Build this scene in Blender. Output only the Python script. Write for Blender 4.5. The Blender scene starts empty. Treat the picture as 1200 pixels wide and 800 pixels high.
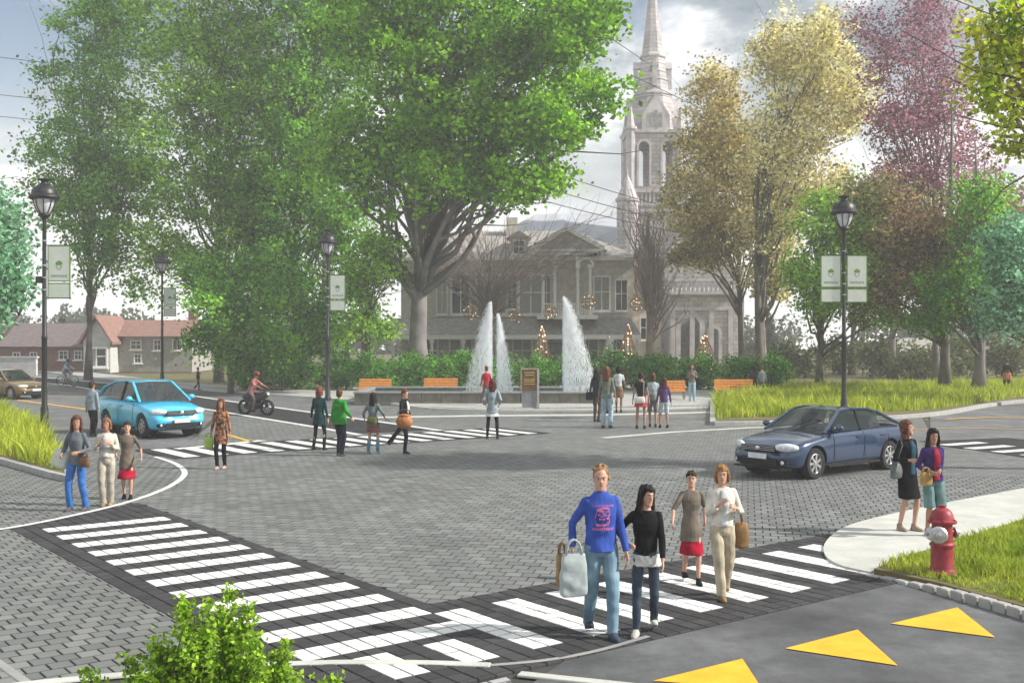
import bpy, bmesh, math, random
import numpy as np
from mathutils import Vector, Matrix
from mathutils.geometry import tessellate_polygon

R = math.radians
sc = bpy.context.scene
C = sc.collection
# ---------------------------------------------------------------- camera
F, CX, CH, HZ = 1300.0, 600.0, 3.1, 394.0      # focal (photo px), centre column, camera height, horizon row
cam_d = bpy.data.cameras.new("camera")
cam = bpy.data.objects.new("camera", cam_d)
C.objects.link(cam)
cam.location = (0, 0, CH)
cam.rotation_euler = (R(90), 0, 0)
cam_d.sensor_width = 36
cam_d.lens = F / 1200 * 36
cam_d.shift_y = -6 / 1200
cam_d.clip_start = 0.2
cam_d.clip_end = 3000
sc.camera = cam
sc.render.resolution_x = 1024
sc.render.resolution_y = 682
# ---------------------------------------------------------------- light
SUN_AZ = R(98)       # direction towards the sun, clockwise from +Y (forward) -> right
SUN_EL = R(36)
w = bpy.data.worlds.new("World")
sc.world = w
w.use_nodes = True
nt = w.node_tree
for n in list(nt.nodes):
    nt.nodes.remove(n)
def wn(t, **k):
    n = nt.nodes.new(t)
    for a, b in k.items():
        setattr(n, a, b)
    return n
sky = wn("ShaderNodeTexSky", sky_type='NISHITA', sun_disc=False, sun_elevation=SUN_EL, sun_rotation=SUN_AZ)
tc = wn("ShaderNodeTexCoord")
mp = wn("ShaderNodeMapping")
mp.inputs['Scale'].default_value = (2.0, 2.0, 4.2)
mp.inputs['Location'].default_value = (3.3, 0.4, 1.1)
nz = wn("ShaderNodeTexNoise")
nz.inputs['Scale'].default_value = 1.7
nz.inputs['Detail'].default_value = 7
nz.inputs['Roughness'].default_value = 0.55
nz.inputs['Distortion'].default_value = 0.3
nt.links.new(tc.outputs['Generated'], mp.inputs[0]); nt.links.new(mp.outputs[0], nz.inputs['Vector'])
def ramp(stops):
    r = wn("ShaderNodeValToRGB")
    e = r.color_ramp.elements
    e[0].position, e[0].color = stops[0][0], (*stops[0][1], 1)
    e[1].position, e[1].color = stops[-1][0], (*stops[-1][1], 1)
    for p, c in stops[1:-1]:
        x = e.new(p); x.color = (*c, 1)
    return r
cover = ramp([(0.38, (0, 0, 0)), (0.46, (1, 1, 1))])
nt.links.new(nz.outputs['Fac'], cover.inputs[0])
mp2 = wn("ShaderNodeMapping")
mp2.inputs['Scale'].default_value = (1.6, 1.6, 3.4)
mp2.inputs['Location'].default_value = (5.1, 2.9, 0.8)
nz2 = wn("ShaderNodeTexNoise")
nz2.inputs['Scale'].default_value = 2.6
nz2.inputs['Detail'].default_value = 8
nz2.inputs['Roughness'].default_value = 0.6
nt.links.new(tc.outputs['Generated'], mp2.inputs[0]); nt.links.new(mp2.outputs[0], nz2.inputs['Vector'])
shade = ramp([(0.37, (1.6, 2.1, 2.6)), (0.45, (3.8, 4.4, 4.9)), (0.52, (9.4, 9.5, 9.6))])
nt.links.new(nz2.outputs['Fac'], shade.inputs[0])
mix = wn("ShaderNodeMixRGB")
nt.links.new(cover.outputs[0], mix.inputs['Fac'])
nt.links.new(sky.outputs[0], mix.inputs['Color1'])
nt.links.new(shade.outputs[0], mix.inputs['Color2'])
# clouds thicken and whiten towards the horizon
sep = wn("ShaderNodeSeparateXYZ"); nt.links.new(tc.outputs['Generated'], sep.inputs[0])
hr = ramp([(0.0, (1, 1, 1)), (0.07, (0.85, 0.85, 0.85)), (0.14, (0.40, 0.40, 0.40)), (0.22, (0.08, 0.08, 0.08)), (0.28, (0, 0, 0))])
nt.links.new(sep.outputs['Z'], hr.inputs[0])
mix2 = wn("ShaderNodeMixRGB")
mix2.inputs['Color2'].default_value = (9.4, 9.4, 9.3, 1)
nt.links.new(hr.outputs[0], mix2.inputs['Fac']); nt.links.new(mix.outputs[0], mix2.inputs['Color1'])
bg = wn("ShaderNodeBackground"); bg.inputs['Strength'].default_value = 0.085
wo = wn("ShaderNodeOutputWorld")
nt.links.new(mix2.outputs[0], bg.inputs[0]); nt.links.new(bg.outputs[0], wo.inputs[0])

sl = bpy.data.lights.new("sun", 'SUN')
sl.energy = 5.0; sl.angle = R(1.0); sl.color = (1.0, 0.95, 0.87)
so = bpy.data.objects.new("sun", sl); C.objects.link(so)
sd = Vector((math.sin(SUN_AZ) * math.cos(SUN_EL), math.cos(SUN_AZ) * math.cos(SUN_EL), math.sin(SUN_EL)))
so.rotation_euler = sd.to_track_quat('Z', 'Y').to_euler()
so.location = (20, 10, 60)
sc.view_settings.view_transform = 'Standard'
sc.view_settings.look = 'None'
sc.view_settings.gamma = 1
sc.view_settings.exposure = 0.48
try:
    sc.cycles.max_bounces = 6; sc.cycles.transparent_max_bounces = 24
    sc.cycles.volume_bounces = 1; sc.cycles.volume_step_rate = 5
    sc.cycles.use_adaptive_sampling = True
except Exception:
    pass

# ---------------------------------------------------------------- geometry of the view -> places on the ground
def G(px, py, z=0.0):
    Y = F * (CH - z) / (py - HZ)
    return Vector(((px - CX) / F * Y, Y, z))
def XZ(px, py, Y):
    return Vector(((px - CX) / F * Y, Y, CH - (py - HZ) / F * Y))

# ---------------------------------------------------------------- materials
_m = {}
def mat(name, col, rough=0.7, var=0.12, scale=6.0, bump=0.0, bscale=None, metal=0.0, spec=0.4, col2=None, transl=0.0,
        island=0.0, emis=None, coat=0.0, detail=4, coords='pos', alpha=1.0, speck=0.0, sscale=90):
    if name in _m:
        return _m[name]
    m = bpy.data.materials.new(name); m.use_nodes = True
    t = m.node_tree; N = t.nodes; L = t.links
    bs = N['Principled BSDF']; out = N['Material Output']
    bs.inputs['Roughness'].default_value = rough
    bs.inputs['Metallic'].default_value = metal
    bs.inputs['Specular IOR Level'].default_value = spec
    bs.inputs['Coat Weight'].default_value = coat
    bs.inputs['Alpha'].default_value = alpha
    if emis:
        bs.inputs['Emission Color'].default_value = (*emis[:3], 1); bs.inputs['Emission Strength'].default_value = emis[3]
    if coords == 'pos':
        vec = N.new('ShaderNodeNewGeometry').outputs['Position']
    else:
        vec = N.new('ShaderNodeTexCoord').outputs['Object']
    n1 = N.new('ShaderNodeTexNoise'); n1.inputs['Scale'].default_value = scale
    n1.inputs['Detail'].default_value = detail
    L.new(vec, n1.inputs['Vector'])
    c2 = col2 if col2 else tuple(min(1, c * (1 + var)) for c in col)
    c1 = col if col2 else tuple(c * (1 - var) for c in col)
    mx = N.new('ShaderNodeMixRGB'); mx.inputs['Color1'].default_value = (*c1, 1); mx.inputs['Color2'].default_value = (*c2, 1)
    cr = N.new('ShaderNodeMapRange'); cr.inputs['From Min'].default_value = 0.34; cr.inputs['From Max'].default_value = 0.66
    L.new(n1.outputs['Fac'], cr.inputs['Value']); L.new(cr.outputs[0], mx.inputs['Fac'])
    o = mx.outputs[0]
    if island:
        g = N.new('ShaderNodeNewGeometry')
        hs = N.new('ShaderNodeHueSaturation')
        mr = N.new('ShaderNodeMapRange'); mr.inputs['To Min'].default_value = 1 - island; mr.inputs['To Max'].default_value = 1 + island
        L.new(g.outputs['Random Per Island'], mr.inputs['Value']); L.new(mr.outputs[0], hs.inputs['Value'])
        mh = N.new('ShaderNodeMapRange'); mh.inputs['To Min'].default_value = 0.5 - island * 0.05; mh.inputs['To Max'].default_value = 0.5 + island * 0.05
        L.new(n1.outputs['Fac'], mh.inputs['Value']); L.new(mh.outputs[0], hs.inputs['Hue'])
        L.new(o, hs.inputs['Color']); o = hs.outputs[0]
    if speck:
        n4 = N.new('ShaderNodeTexNoise'); n4.inputs['Scale'].default_value = sscale; n4.inputs['Detail'].default_value = 4; n4.inputs['Roughness'].default_value = 0.8; L.new(vec, n4.inputs['Vector'])
        n5 = N.new('ShaderNodeTexNoise'); n5.inputs['Scale'].default_value = 2.3; n5.inputs['Detail'].default_value = 10; n5.inputs['Roughness'].default_value = 0.75; L.new(vec, n5.inputs['Vector'])
        ad = N.new('ShaderNodeMath'); L.new(n4.outputs['Fac'], ad.inputs[0]); L.new(n5.outputs['Fac'], ad.inputs[1])
        mr4 = N.new('ShaderNodeMapRange'); mr4.inputs['From Min'].default_value = 0.75; mr4.inputs['From Max'].default_value = 1.25; mr4.inputs['To Min'].default_value = 1 - speck; mr4.inputs['To Max'].default_value = 1 + speck; L.new(ad.outputs[0], mr4.inputs['Value'])
        hs4 = N.new('ShaderNodeHueSaturation'); L.new(o, hs4.inputs['Color']); L.new(mr4.outputs[0], hs4.inputs['Value']); o = hs4.outputs[0]
    L.new(o, bs.inputs['Base Color'])
    if bump:
        n2 = N.new('ShaderNodeTexNoise'); n2.inputs['Scale'].default_value = bscale or scale * 6; n2.inputs['Detail'].default_value = 3
        L.new(vec, n2.inputs['Vector'])
        b = N.new('ShaderNodeBump'); b.inputs['Strength'].default_value = bump; b.inputs['Distance'].default_value = 0.01
        L.new(n2.outputs['Fac'], b.inputs['Height']); L.new(b.outputs[0], bs.inputs['Normal'])
    if transl:
        tr = N.new('ShaderNodeBsdfTranslucent'); L.new(o, tr.inputs['Color'])
        ms = N.new('ShaderNodeMixShader'); ms.inputs[0].default_value = transl
        L.new(bs.outputs[0], ms.inputs[1]); L.new(tr.outputs[0], ms.inputs[2]); L.new(ms.outputs[0], out.inputs['Surface'])
    _m[name] = m
    return m

def paver_mat(name, col, ang, su, sv, org=(0, 0), bond=0.5, joint=0.35, jw=0.018, var=0.16, tint=None, rough=0.8, patch=0.15, wear=0.0):
    """cells of a running bond in world space: colour varies per cell, joints drawn as darker sand"""
    if name in _m:
        return _m[name]
    m = bpy.data.materials.new(name); m.use_nodes = True
    t = m.node_tree; N = t.nodes; L = t.links
    bs = N['Principled BSDF']; bs.inputs['Roughness'].default_value = rough; bs.inputs['Specular IOR Level'].default_value = 0.25
    geo = N.new('ShaderNodeNewGeometry')
    def M(op, a, b=None, c=None):
        n = N.new('ShaderNodeMath'); n.operation = op
        for i, v in enumerate((a, b, c)):
            if v is None: continue
            if isinstance(v, (int, float)): n.inputs[i].default_value = v
            else: L.new(v, n.inputs[i])
        return n.outputs[0]
    s = N.new('ShaderNodeSeparateXYZ'); L.new(geo.outputs['Position'], s.inputs[0])
    x = M('SUBTRACT', s.outputs[0], org[0]); y = M('SUBTRACT', s.outputs[1], org[1])
    ca, sa = math.cos(ang), math.sin(ang)
    u = M('DIVIDE', M('ADD', M('MULTIPLY', x, ca), M('MULTIPLY', y, sa)), su)
    v = M('DIVIDE', M('ADD', M('MULTIPLY', x, -sa), M('MULTIPLY', y, ca)), sv)
    vi = M('FLOOR', v)
    u2 = M('ADD', u, M('MULTIPLY', M('MODULO', M('ABSOLUTE', vi), 2.0), bond))
    ui = M('FLOOR', u2)
    fu = M('FRACT', u2); fv = M('FRACT', v)
    du = M('MULTIPLY', M('MINIMUM', fu, M('SUBTRACT', 1.0, fu)), su)
    dv = M('MULTIPLY', M('MINIMUM', fv, M('SUBTRACT', 1.0, fv)), sv)
    d = M('MINIMUM', du, dv)
    jm = N.new('ShaderNodeMapRange'); jm.inputs['From Min'].default_value = jw * 0.4; jm.inputs['From Max'].default_value = jw
    jm.inputs['To Min'].default_value = joint; jm.inputs['To Max'].default_value = 1.0
    L.new(d, jm.inputs['Value'])
    cv = N.new('ShaderNodeCombineXYZ'); L.new(ui, cv.inputs[0]); L.new(vi, cv.inputs[1])
    wnz = N.new('ShaderNodeTexWhiteNoise'); wnz.noise_dimensions = '2D'; L.new(cv.outputs[0], wnz.inputs['Vector'])
    n1 = N.new('ShaderNodeTexNoise'); n1.inputs['Scale'].default_value = 0.35; n1.inputs['Detail'].default_value = 5
    n1.inputs['Roughness'].default_value = 0.65
    L.new(geo.outputs['Position'], n1.inputs['Vector'])
    n2 = N.new('ShaderNodeTexNoise'); n2.inputs['Scale'].default_value = 40; n2.inputs['Detail'].default_value = 3
    L.new(geo.outputs['Position'], n2.inputs['Vector'])
    val = M('MULTIPLY', jm.outputs[0], M('ADD', 1 - var, M('MULTIPLY', wnz.outputs['Value'], 2 * var)))
    val = M('MULTIPLY', val, M('ADD', 1 - patch, M('MULTIPLY', n1.outputs['Fac'], 2 * patch)))
    val = M('MULTIPLY', val, M('ADD', 0.82, M('MULTIPLY', n2.outputs['Fac'], 0.36)))
    mx = N.new('ShaderNodeMixRGB'); mx.inputs['Color1'].default_value = (*col, 1); mx.inputs['Color2'].default_value = (*(tint or col), 1)
    L.new(wnz.outputs['Color'], mx.inputs['Fac'])
    hs = N.new('ShaderNodeHueSaturation'); L.new(mx.outputs[0], hs.inputs['Color']); L.new(val, hs.inputs['Value'])
    L.new(hs.outputs[0], bs.inputs['Base Color'])
    if wear:
        n3 = N.new('ShaderNodeTexNoise'); n3.inputs['Scale'].default_value = 5; n3.inputs['Detail'].default_value = 9; n3.inputs['Roughness'].default_value = 0.75
        L.new(geo.outputs['Position'], n3.inputs['Vector'])
        wr_ = N.new('ShaderNodeMapRange'); wr_.inputs['From Min'].default_value = 0.52; wr_.inputs['From Max'].default_value = 0.68; wr_.inputs['To Max'].default_value = wear
        L.new(n3.outputs['Fac'], wr_.inputs['Value'])
        mw = N.new('ShaderNodeMixRGB'); mw.inputs['Color2'].default_value = (0.10, 0.10, 0.10, 1); L.new(wr_.outputs[0], mw.inputs['Fac']); L.new(hs.outputs[0], mw.inputs['Color1']); L.new(mw.outputs[0], bs.inputs['Base Color'])
    b = N.new('ShaderNodeBump'); b.inputs['Strength'].default_value = 0.25; b.inputs['Distance'].default_value = 0.006
    L.new(n2.outputs['Fac'], b.inputs['Height']); L.new(b.outputs[0], bs.inputs['Normal'])
    _m[name] = m
    return m

# ---------------------------------------------------------------- mesh builder
class MB:
    def __init__(s):
        s.v = []; s.f = []
    def add(s, vs, fs):
        o = len(s.v); s.v += [tuple(p) for p in vs]; s.f += [tuple(i + o for i in f) for f in fs]
    def box(s, c, d, rz=0, M=None, taper=1.0):
        x, y, z = d[0] / 2, d[1] / 2, d[2] / 2
        vs = [Vector((a * x * (taper if k > 0 else 1), b * y * (taper if k > 0 else 1), k * z)) for k in (-1, 1) for a, b in ((-1, -1), (1, -1), (1, 1), (-1, 1))]
        m = Matrix.Translation(c) @ Matrix.Rotation(rz, 4, 'Z')
        if M: m = m @ M
        s.add([m @ p for p in vs], [(3, 2, 1, 0), (4, 5, 6, 7), (0, 1, 5, 4), (1, 2, 6, 5), (2, 3, 7, 6), (3, 0, 4, 7)])
    def bar(s, a, b, w_, h_=None):
        a, b = Vector(a), Vector(b); h_ = h_ or w_
        d = b - a; q = d.to_track_quat('Z', 'Y').to_matrix().to_4x4()
        m = Matrix.Translation((a + b) / 2) @ q
        x, y, z = w_ / 2, h_ / 2, d.length / 2
        vs = [m @ Vector((i * x, j * y, k * z)) for k in (-1, 1) for i, j in ((-1, -1), (1, -1), (1, 1), (-1, 1))]
        s.add(vs, [(3, 2, 1, 0), (4, 5, 6, 7), (0, 1, 5, 4), (1, 2, 6, 5), (2, 3, 7, 6), (3, 0, 4, 7)])
    def rings(s, rs, cap=True, close=False):
        n = len(rs[0]); o = len(s.v)
        for r in rs: s.v += [tuple(p) for p in r]
        k = len(rs)
        for i in range(k - 1 + (1 if close else 0)):
            a = o + i * n; b = o + ((i + 1) % k) * n
            for j in range(n):
                j2 = (j + 1) % n
                s.f.append((a + j, a + j2, b + j2, b + j))
        if cap and not close:
            s.f.append(tuple(o + j for j in reversed(range(n))))
            s.f.append(tuple(o + (k - 1) * n + j for j in range(n)))
    def tube(s, pts, rad, seg=8, cap=True, close=False):
        pts = [Vector(p) for p in pts]; n = len(pts)
        if not isinstance(rad, (list, tuple)): rad = [rad] * n
        rs = []; up = None
        for i, p in enumerate(pts):
            if close: d = pts[(i + 1) % n] - pts[i - 1]
            else: d = pts[min(i + 1, n - 1)] - pts[max(i - 1, 0)]
            d = d.normalized() if d.length > 1e-9 else Vector((0, 0, 1))
            if up is None:
                up = Vector((0, 0, 1)) if abs(d.z) < 0.9 else Vector((0, 1, 0))
            x = up.cross(d)
            if x.length < 1e-5: x = Vector((1, 0, 0)).cross(d)
            x.normalize(); y = d.cross(x); up = y
            r = rad[i]; rx, ry = (r if isinstance(r, (list, tuple)) else (r, r))
            rs.append([p + x * (rx * math.cos(2 * math.pi * j / seg)) + y * (ry * math.sin(2 * math.pi * j / seg)) for j in range(seg)])
        s.rings(rs, cap, close)
    def lathe(s, prof, c=(0, 0, 0), seg=16, M=None):
        rs = []
        for r, z in prof:
            rs.append([Vector((r * math.cos(2 * math.pi * j / seg), r * math.sin(2 * math.pi * j / seg), z)) for j in range(seg)])
        m = Matrix.Translation(c) @ (M or Matrix.Identity(4))
        s.rings([[m @ p for p in r] for r in rs])
    def ell(s, c, r, M=None, seg=12, k=8):
        m = Matrix.Translation(c)
        if M: m = m @ M.to_4x4()
        rs = []
        for i in range(k + 1):
            t = math.pi * (i + (0.15 if i == 0 else (-0.15 if i == k else 0))) / k
            rs.append([m @ Vector((r[0] * math.sin(t) * math.cos(2 * math.pi * j / seg), r[1] * math.sin(t) * math.sin(2 * math.pi * j / seg), -r[2] * math.cos(t))) for j in range(seg)])
        s.rings(rs)
    def erings(s, rings, seg=16, M=None, p=2.0):
        """horizontal elliptical rings (z, rx, ry, yoff, xoff)"""
        rs = []
        for q in rings:
            z, rx, ry = q[:3]; yo = q[3] if len(q) > 3 else 0; xo = q[4] if len(q) > 4 else 0
            r = []
            for j in range(seg):
                a = 2 * math.pi * j / seg; c_, s_ = math.cos(a), math.sin(a)
                r.append(Vector((xo + rx * math.copysign(abs(c_) ** (2 / p), c_), yo + ry * math.copysign(abs(s_) ** (2 / p), s_), z)))
            rs.append([M @ q_ for q_ in r] if M else r)
        s.rings(rs)
    def prism(s, poly, z0, z1):
        n = len(poly)
        s.add([(p[0], p[1], z0) for p in poly] + [(p[0], p[1], z1) for p in poly],
              [tuple(reversed(range(n))), tuple(range(n, 2 * n))] + [(i, (i + 1) % n, n + (i + 1) % n, n + i) for i in range(n)])
    def mesh(s, name="m"):
        me = bpy.data.meshes.new(name); me.from_pydata(s.v, [], s.f); me.validate(); me.update()
        bm = bmesh.new(); bm.from_mesh(me); bmesh.ops.recalc_face_normals(bm, faces=bm.faces); bm.to_mesh(me); bm.free()
        return me
    def build(s, name, m, parent=None, smooth=False, bevel=0, sub=0, auto=None):
        me = s.mesh(name)
        return link(name, me, m, parent, smooth, bevel, sub, auto)
def link(name, me, m, parent=None, smooth=False, bevel=0, sub=0, auto=None):
    me.name = name
    me.materials.clear()
    if m: me.materials.append(m)
    o = bpy.data.objects.new(name, me); C.objects.link(o)
    if parent: o.parent = parent
    if smooth:
        me.polygons.foreach_set('use_smooth', [True] * len(me.polygons))
        if auto:
            try: me.set_sharp_from_angle(angle=R(auto))
            except Exception: pass
    if bevel:
        b = o.modifiers.new('bevel', 'BEVEL'); b.width = bevel; b.segments = 2; b.limit_method = 'ANGLE'
    if sub:
        b = o.modifiers.new('sub', 'SUBSURF'); b.levels = sub; b.render_levels = sub
    return o
def tag(o, label=None, cat=None, group=None, kind=None):
    if label: o['label'] = label
    if cat: o['category'] = cat
    if group: o['group'] = group
    if kind: o['kind'] = kind
    return o
def empty(name, loc=(0, 0, 0), rz=0, label=None, cat=None, group=None, kind=None, scale=1.0):
    o = bpy.data.objects.new(name, None); C.objects.link(o)
    o.location = loc; o.rotation_euler = (0, 0, rz); o.scale = (scale,) * 3
    o.empty_display_size = 0.1
    return tag(o, label, cat, group, kind)
def kids(o):
    return [c for c in bpy.data.objects if c.parent == o]
def copy_tree(o, label=None):
    def rec(s, par):
        c = s.copy(); C.objects.link(c)
        if par: c.parent = par
        for k in CH_[s.name]: rec(k, c)
        return c
    CH_ = {}
    def scan(s):
        CH_[s.name] = list(s.children)
        for k in s.children: scan(k)
    scan(o)
    c = rec(o, None)
    if label: c['label'] = label
    return c
def struct(o, label=None):
    o['kind'] = 'structure'
    if label: o['label'] = label
    return o
def sheet(name, pts, z, m, parent=None, kind='structure'):
    """flat polygon with triangulated fill"""
    pv = [Vector((p[0], p[1], z)) for p in pts]
    tr = tessellate_polygon([pv]); fs = []
    for t in tr:
        A, B, D = (pv[i] for i in t)
        fs.append(tuple(t) if (B - A).cross(D - A).z > 0 else tuple(reversed(t)))
    me = bpy.data.meshes.new(name); me.from_pydata([tuple(p) for p in pv], [], fs); me.update()
    o = link(name, me, m, parent)
    if kind: o['kind'] = kind
    return o
def slab(name, pts, z0, z1, m, parent=None, kind='structure', bevel=0):
    pv = [Vector((p[0], p[1], 0)) for p in pts]; n = len(pv); tr = tessellate_polygon([pv]); mb = MB()
    mb.add([(p.x, p.y, z0) for p in pv] + [(p.x, p.y, z1) for p in pv], [tuple(reversed(t)) for t in tr] + [tuple(i + n for i in t) for t in tr] + [(i, (i + 1) % n, n + (i + 1) % n, n + i) for i in range(n)])
    o = mb.build(name, m, parent, bevel=bevel)
    if kind: o['kind'] = kind
    return o
def strip(name, pts, wd, z, m, parent=None, h=0.0, kind='structure'):
    """band of width wd along ground points; h>0 makes it a kerb with height"""
    P = [Vector((p[0], p[1])) for p in pts]; L_, R_ = [], []
    for i, p in enumerate(P):
        d = (P[min(i + 1, len(P) - 1)] - P[max(i - 1, 0)]).normalized(); n = Vector((-d.y, d.x))
        L_.append(p + n * wd / 2); R_.append(p - n * wd / 2)
    mb = MB(); n = len(P)
    if h == 0:
        mb.add([(p.x, p.y, z) for p in L_] + [(p.x, p.y, z) for p in R_], [(i, n + i, n + i + 1, i + 1) for i in range(n - 1)])
        o = mb.build(name, m, parent)
    else:
        for i in range(n - 1):
            pass
        vs = [(p.x, p.y, z) for p in L_] + [(p.x, p.y, z) for p in R_] + [(p.x, p.y, z + h) for p in L_] + [(p.x, p.y, z + h) for p in R_]
        fs = []
        for i in range(n - 1):
            fs += [(2 * n + i, 3 * n + i, 3 * n + i + 1, 2 * n + i + 1), (i, 2 * n + i, 2 * n + i + 1, i + 1), (n + i, n + i + 1, 3 * n + i + 1, 3 * n + i)]
        fs += [(0, n, 3 * n, 2 * n), (n - 1, 3 * n - 1, 4 * n - 1, 2 * n - 1)]
        mb.add(vs, fs); o = mb.build(name, m, parent, bevel=0.012)
    if kind: o['kind'] = kind
    return o
def arc(pts, n=8):
    """smooth (Catmull-Rom) line through points"""
    P = [Vector((p[0], p[1])) for p in pts]; out = []
    for i in range(len(P) - 1):
        p0, p1, p2, p3 = P[max(i - 1, 0)], P[i], P[i + 1], P[min(i + 2, len(P) - 1)]
        for k in range(n):
            t = k / n
            out.append(0.5 * ((2 * p1) + (p2 - p0) * t + (2 * p0 - 5 * p1 + 4 * p2 - p3) * t * t + (3 * p1 - p0 - 3 * p2 + p3) * t ** 3))
    out.append(P[-1])
    return out
def clip_half(poly, n, d):
    """keep the side where p.n >= d"""
    out = []
    for i in range(len(poly)):
        a, b = poly[i], poly[(i + 1) % len(poly)]
        da, db = a[0] * n[0] + a[1] * n[1] - d, b[0] * n[0] + b[1] * n[1] - d
        if da >= 0: out.append(a)
        if (da >= 0) != (db >= 0):
            t = da / (da - db); out.append((a[0] + (b[0] - a[0]) * t, a[1] + (b[1] - a[1]) * t))
    return out
def area(p):
    return 0.5 * sum(p[i][0] * p[(i + 1) % len(p)][1] - p[(i + 1) % len(p)][0] * p[i][1] for i in range(len(p)))
def paver_prism(mb, poly, z):
    c = (sum(p[0] for p in poly) / len(poly), sum(p[1] for p in poly) / len(poly)); n = len(poly)
    def ins(k):
        o = []
        for p in poly:
            dx, dy = c[0] - p[0], c[1] - p[1]; l = math.hypot(dx, dy) or 1
            o.append((p[0] + dx / l * k, p[1] + dy / l * k))
        return o
    mb.add([(p[0], p[1], z - 0.03) for p in poly] + [(p[0], p[1], z - 0.006) for p in poly] + [(p[0], p[1], z) for p in ins(0.011)],
           [tuple(range(2 * n, 3 * n))] + [(i, (i + 1) % n, n + (i + 1) % n, n + i) for i in range(n)] +
           [(n + i, n + (i + 1) % n, 2 * n + (i + 1) % n, 2 * n + i) for i in range(n)])
def pave(root, poly, ang, su, sv, org, bond, gap, matf, nmax, z=0.0, seed=1, stuffname='paving_field'):
    """real pavers on a polygon: the nmax nearest ones in view are single objects, the rest one part per colour"""
    rng = random.Random(seed)
    ca, sa = math.cos(ang), math.sin(ang)
    def tl(p): x, y = p[0] - org[0], p[1] - org[1]; return ((x * ca + y * sa), (-x * sa + y * ca))
    def tw(u, v): return (org[0] + u * ca - v * sa, org[1] + u * sa + v * ca)
    lp = [tl(p) for p in poly]
    if area(lp) < 0: lp.reverse()
    u0, u1 = min(p[0] for p in lp), max(p[0] for p in lp); v0, v1 = min(p[1] for p in lp), max(p[1] for p in lp)
    cells = []
    for j in range(math.floor(v0 / sv), math.ceil(v1 / sv)):
        row = clip_half(clip_half(lp, (0, 1), j * sv + gap / 2), (0, -1), -((j + 1) * sv - gap / 2))
        if len(row) < 3: continue
        ru0, ru1 = min(p[0] for p in row), max(p[0] for p in row)
        off = (abs(j) % 2) * bond * su
        for i in range(math.floor((ru0 + off) / su), math.ceil((ru1 + off) / su)):
            a, b = i * su - off + gap / 2, (i + 1) * su - off - gap / 2
            cc = clip_half(clip_half(row, (1, 0), a), (-1, 0), -b)
            if len(cc) < 3: continue
            ar = abs(area(cc))
            if ar < 0.12 * su * sv: continue
            full = ar > 0.985 * (su - gap) * (sv - gap)
            cx, cy = tw((a + b) / 2, (j + 0.5) * sv)
            cells.append((cy, cx, full, [tw(*p) for p in cc], matf(((a + b) / 2), (j + 0.5) * sv, rng)))
    cells.sort(key=lambda c: c[0])
    base = {}
    rest = {}
    cnt = 0
    for cy, cx, full, pl, m in cells:
        zz = z + rng.uniform(-0.0022, 0.0022)
        inview = cy > 9.3 and abs(cx) < cy * 0.462 + 0.1
        if full and inview and cnt < nmax:
            cnt += 1
            if m.name not in base:
                mb = MB(); a, b = (su - gap) / 2, (sv - gap) / 2
                paver_prism(mb, [(-a, -b), (a, -b), (a, b), (-a, b)], 0)
                base[m.name] = mb.mesh('paver'); base[m.name].materials.append(m)
            o = bpy.data.objects.new('paver', base[m.name]); C.objects.link(o)
            o.location = (cx, cy, zz); o.rotation_euler = (0, 0, ang); o.parent = root
        else:
            rest.setdefault(m.name, (MB(), m))
            paver_prism(rest[m.name][0], pl, zz)
    for k, (mb, m) in rest.items():
        me = bpy.data.meshes.new(stuffname); me.from_pydata(mb.v, [], mb.f); me.update()
        bm = bmesh.new(); bm.from_mesh(me); bmesh.ops.recalc_face_normals(bm, faces=bm.faces); bm.to_mesh(me); bm.free()
        o = link(stuffname, me, m, root); o['kind'] = 'stuff'
    return len(cells)
# ================================================================ THE GROUND
A37 = R(37.5)
av = Vector((math.cos(A37), math.sin(A37))); bv = Vector((math.sin(A37), -math.cos(A37)))
O_ = G(502, 707)
def AB(s, t):            # s along the stripes of the left crossing, t towards the viewer
    return (O_.x + av.x * s + bv.x * t, O_.y + av.y * s + bv.y * t)
def P(*pts):
    return [tuple(G(x, y)[:2]) for x, y in pts]
UP = R(-12)
M_lawn = mat('lawn', (0.10, 0.105, 0.035), 0.95, scale=0.5, col2=(0.15, 0.12, 0.055), bump=0.5, bscale=20)
M_asph = mat('asphalt', (0.105, 0.107, 0.112), 0.85, scale=0.6, col2=(0.16, 0.162, 0.165), bump=0.4, bscale=120, speck=0.45, detail=10)
M_asphd = mat('asphalt_dark', (0.028, 0.029, 0.031), 0.9, scale=1.2, col2=(0.045, 0.045, 0.048), spec=.15, bump=0.4, bscale=120, speck=0.45, detail=8)
M_asphn = mat('asphalt_hump', (0.05, 0.052, 0.055), 0.8, scale=0.5, col2=(0.135, 0.14, 0.145), bump=0.5, bscale=160, speck=0.45, detail=10)
M_sand = mat('joint_sand', (0.05, 0.05, 0.047), 0.95, bump=0.3, bscale=60)
M_conc = mat('concrete', (0.44, 0.44, 0.41), 0.85, scale=1.3, col2=(0.52, 0.52, 0.48), bump=0.25, bscale=90, speck=0.16, sscale=40, detail=8)
M_conc2 = mat('concrete_grey', (0.24, 0.24, 0.235), 0.85, scale=1.3, col2=(0.32, 0.32, 0.31), bump=0.3, bscale=70, speck=0.16, sscale=40, detail=8)
M_kerb = mat('kerb_stone', (0.30, 0.30, 0.29), 0.85, scale=5, col2=(0.40, 0.40, 0.38), bump=0.4, bscale=60)
M_white = mat('road_white', (0.50, 0.50, 0.48), 0.6, scale=9, col2=(0.82, 0.82, 0.80), speck=.2, detail=9, bump=0.1)
M_yellow = mat('road_yellow', (0.74, 0.38, 0.015), 0.6, scale=3, col2=(0.84, 0.46, 0.03), bump=0.3, bscale=90, speck=0.18, sscale=60)
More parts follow.
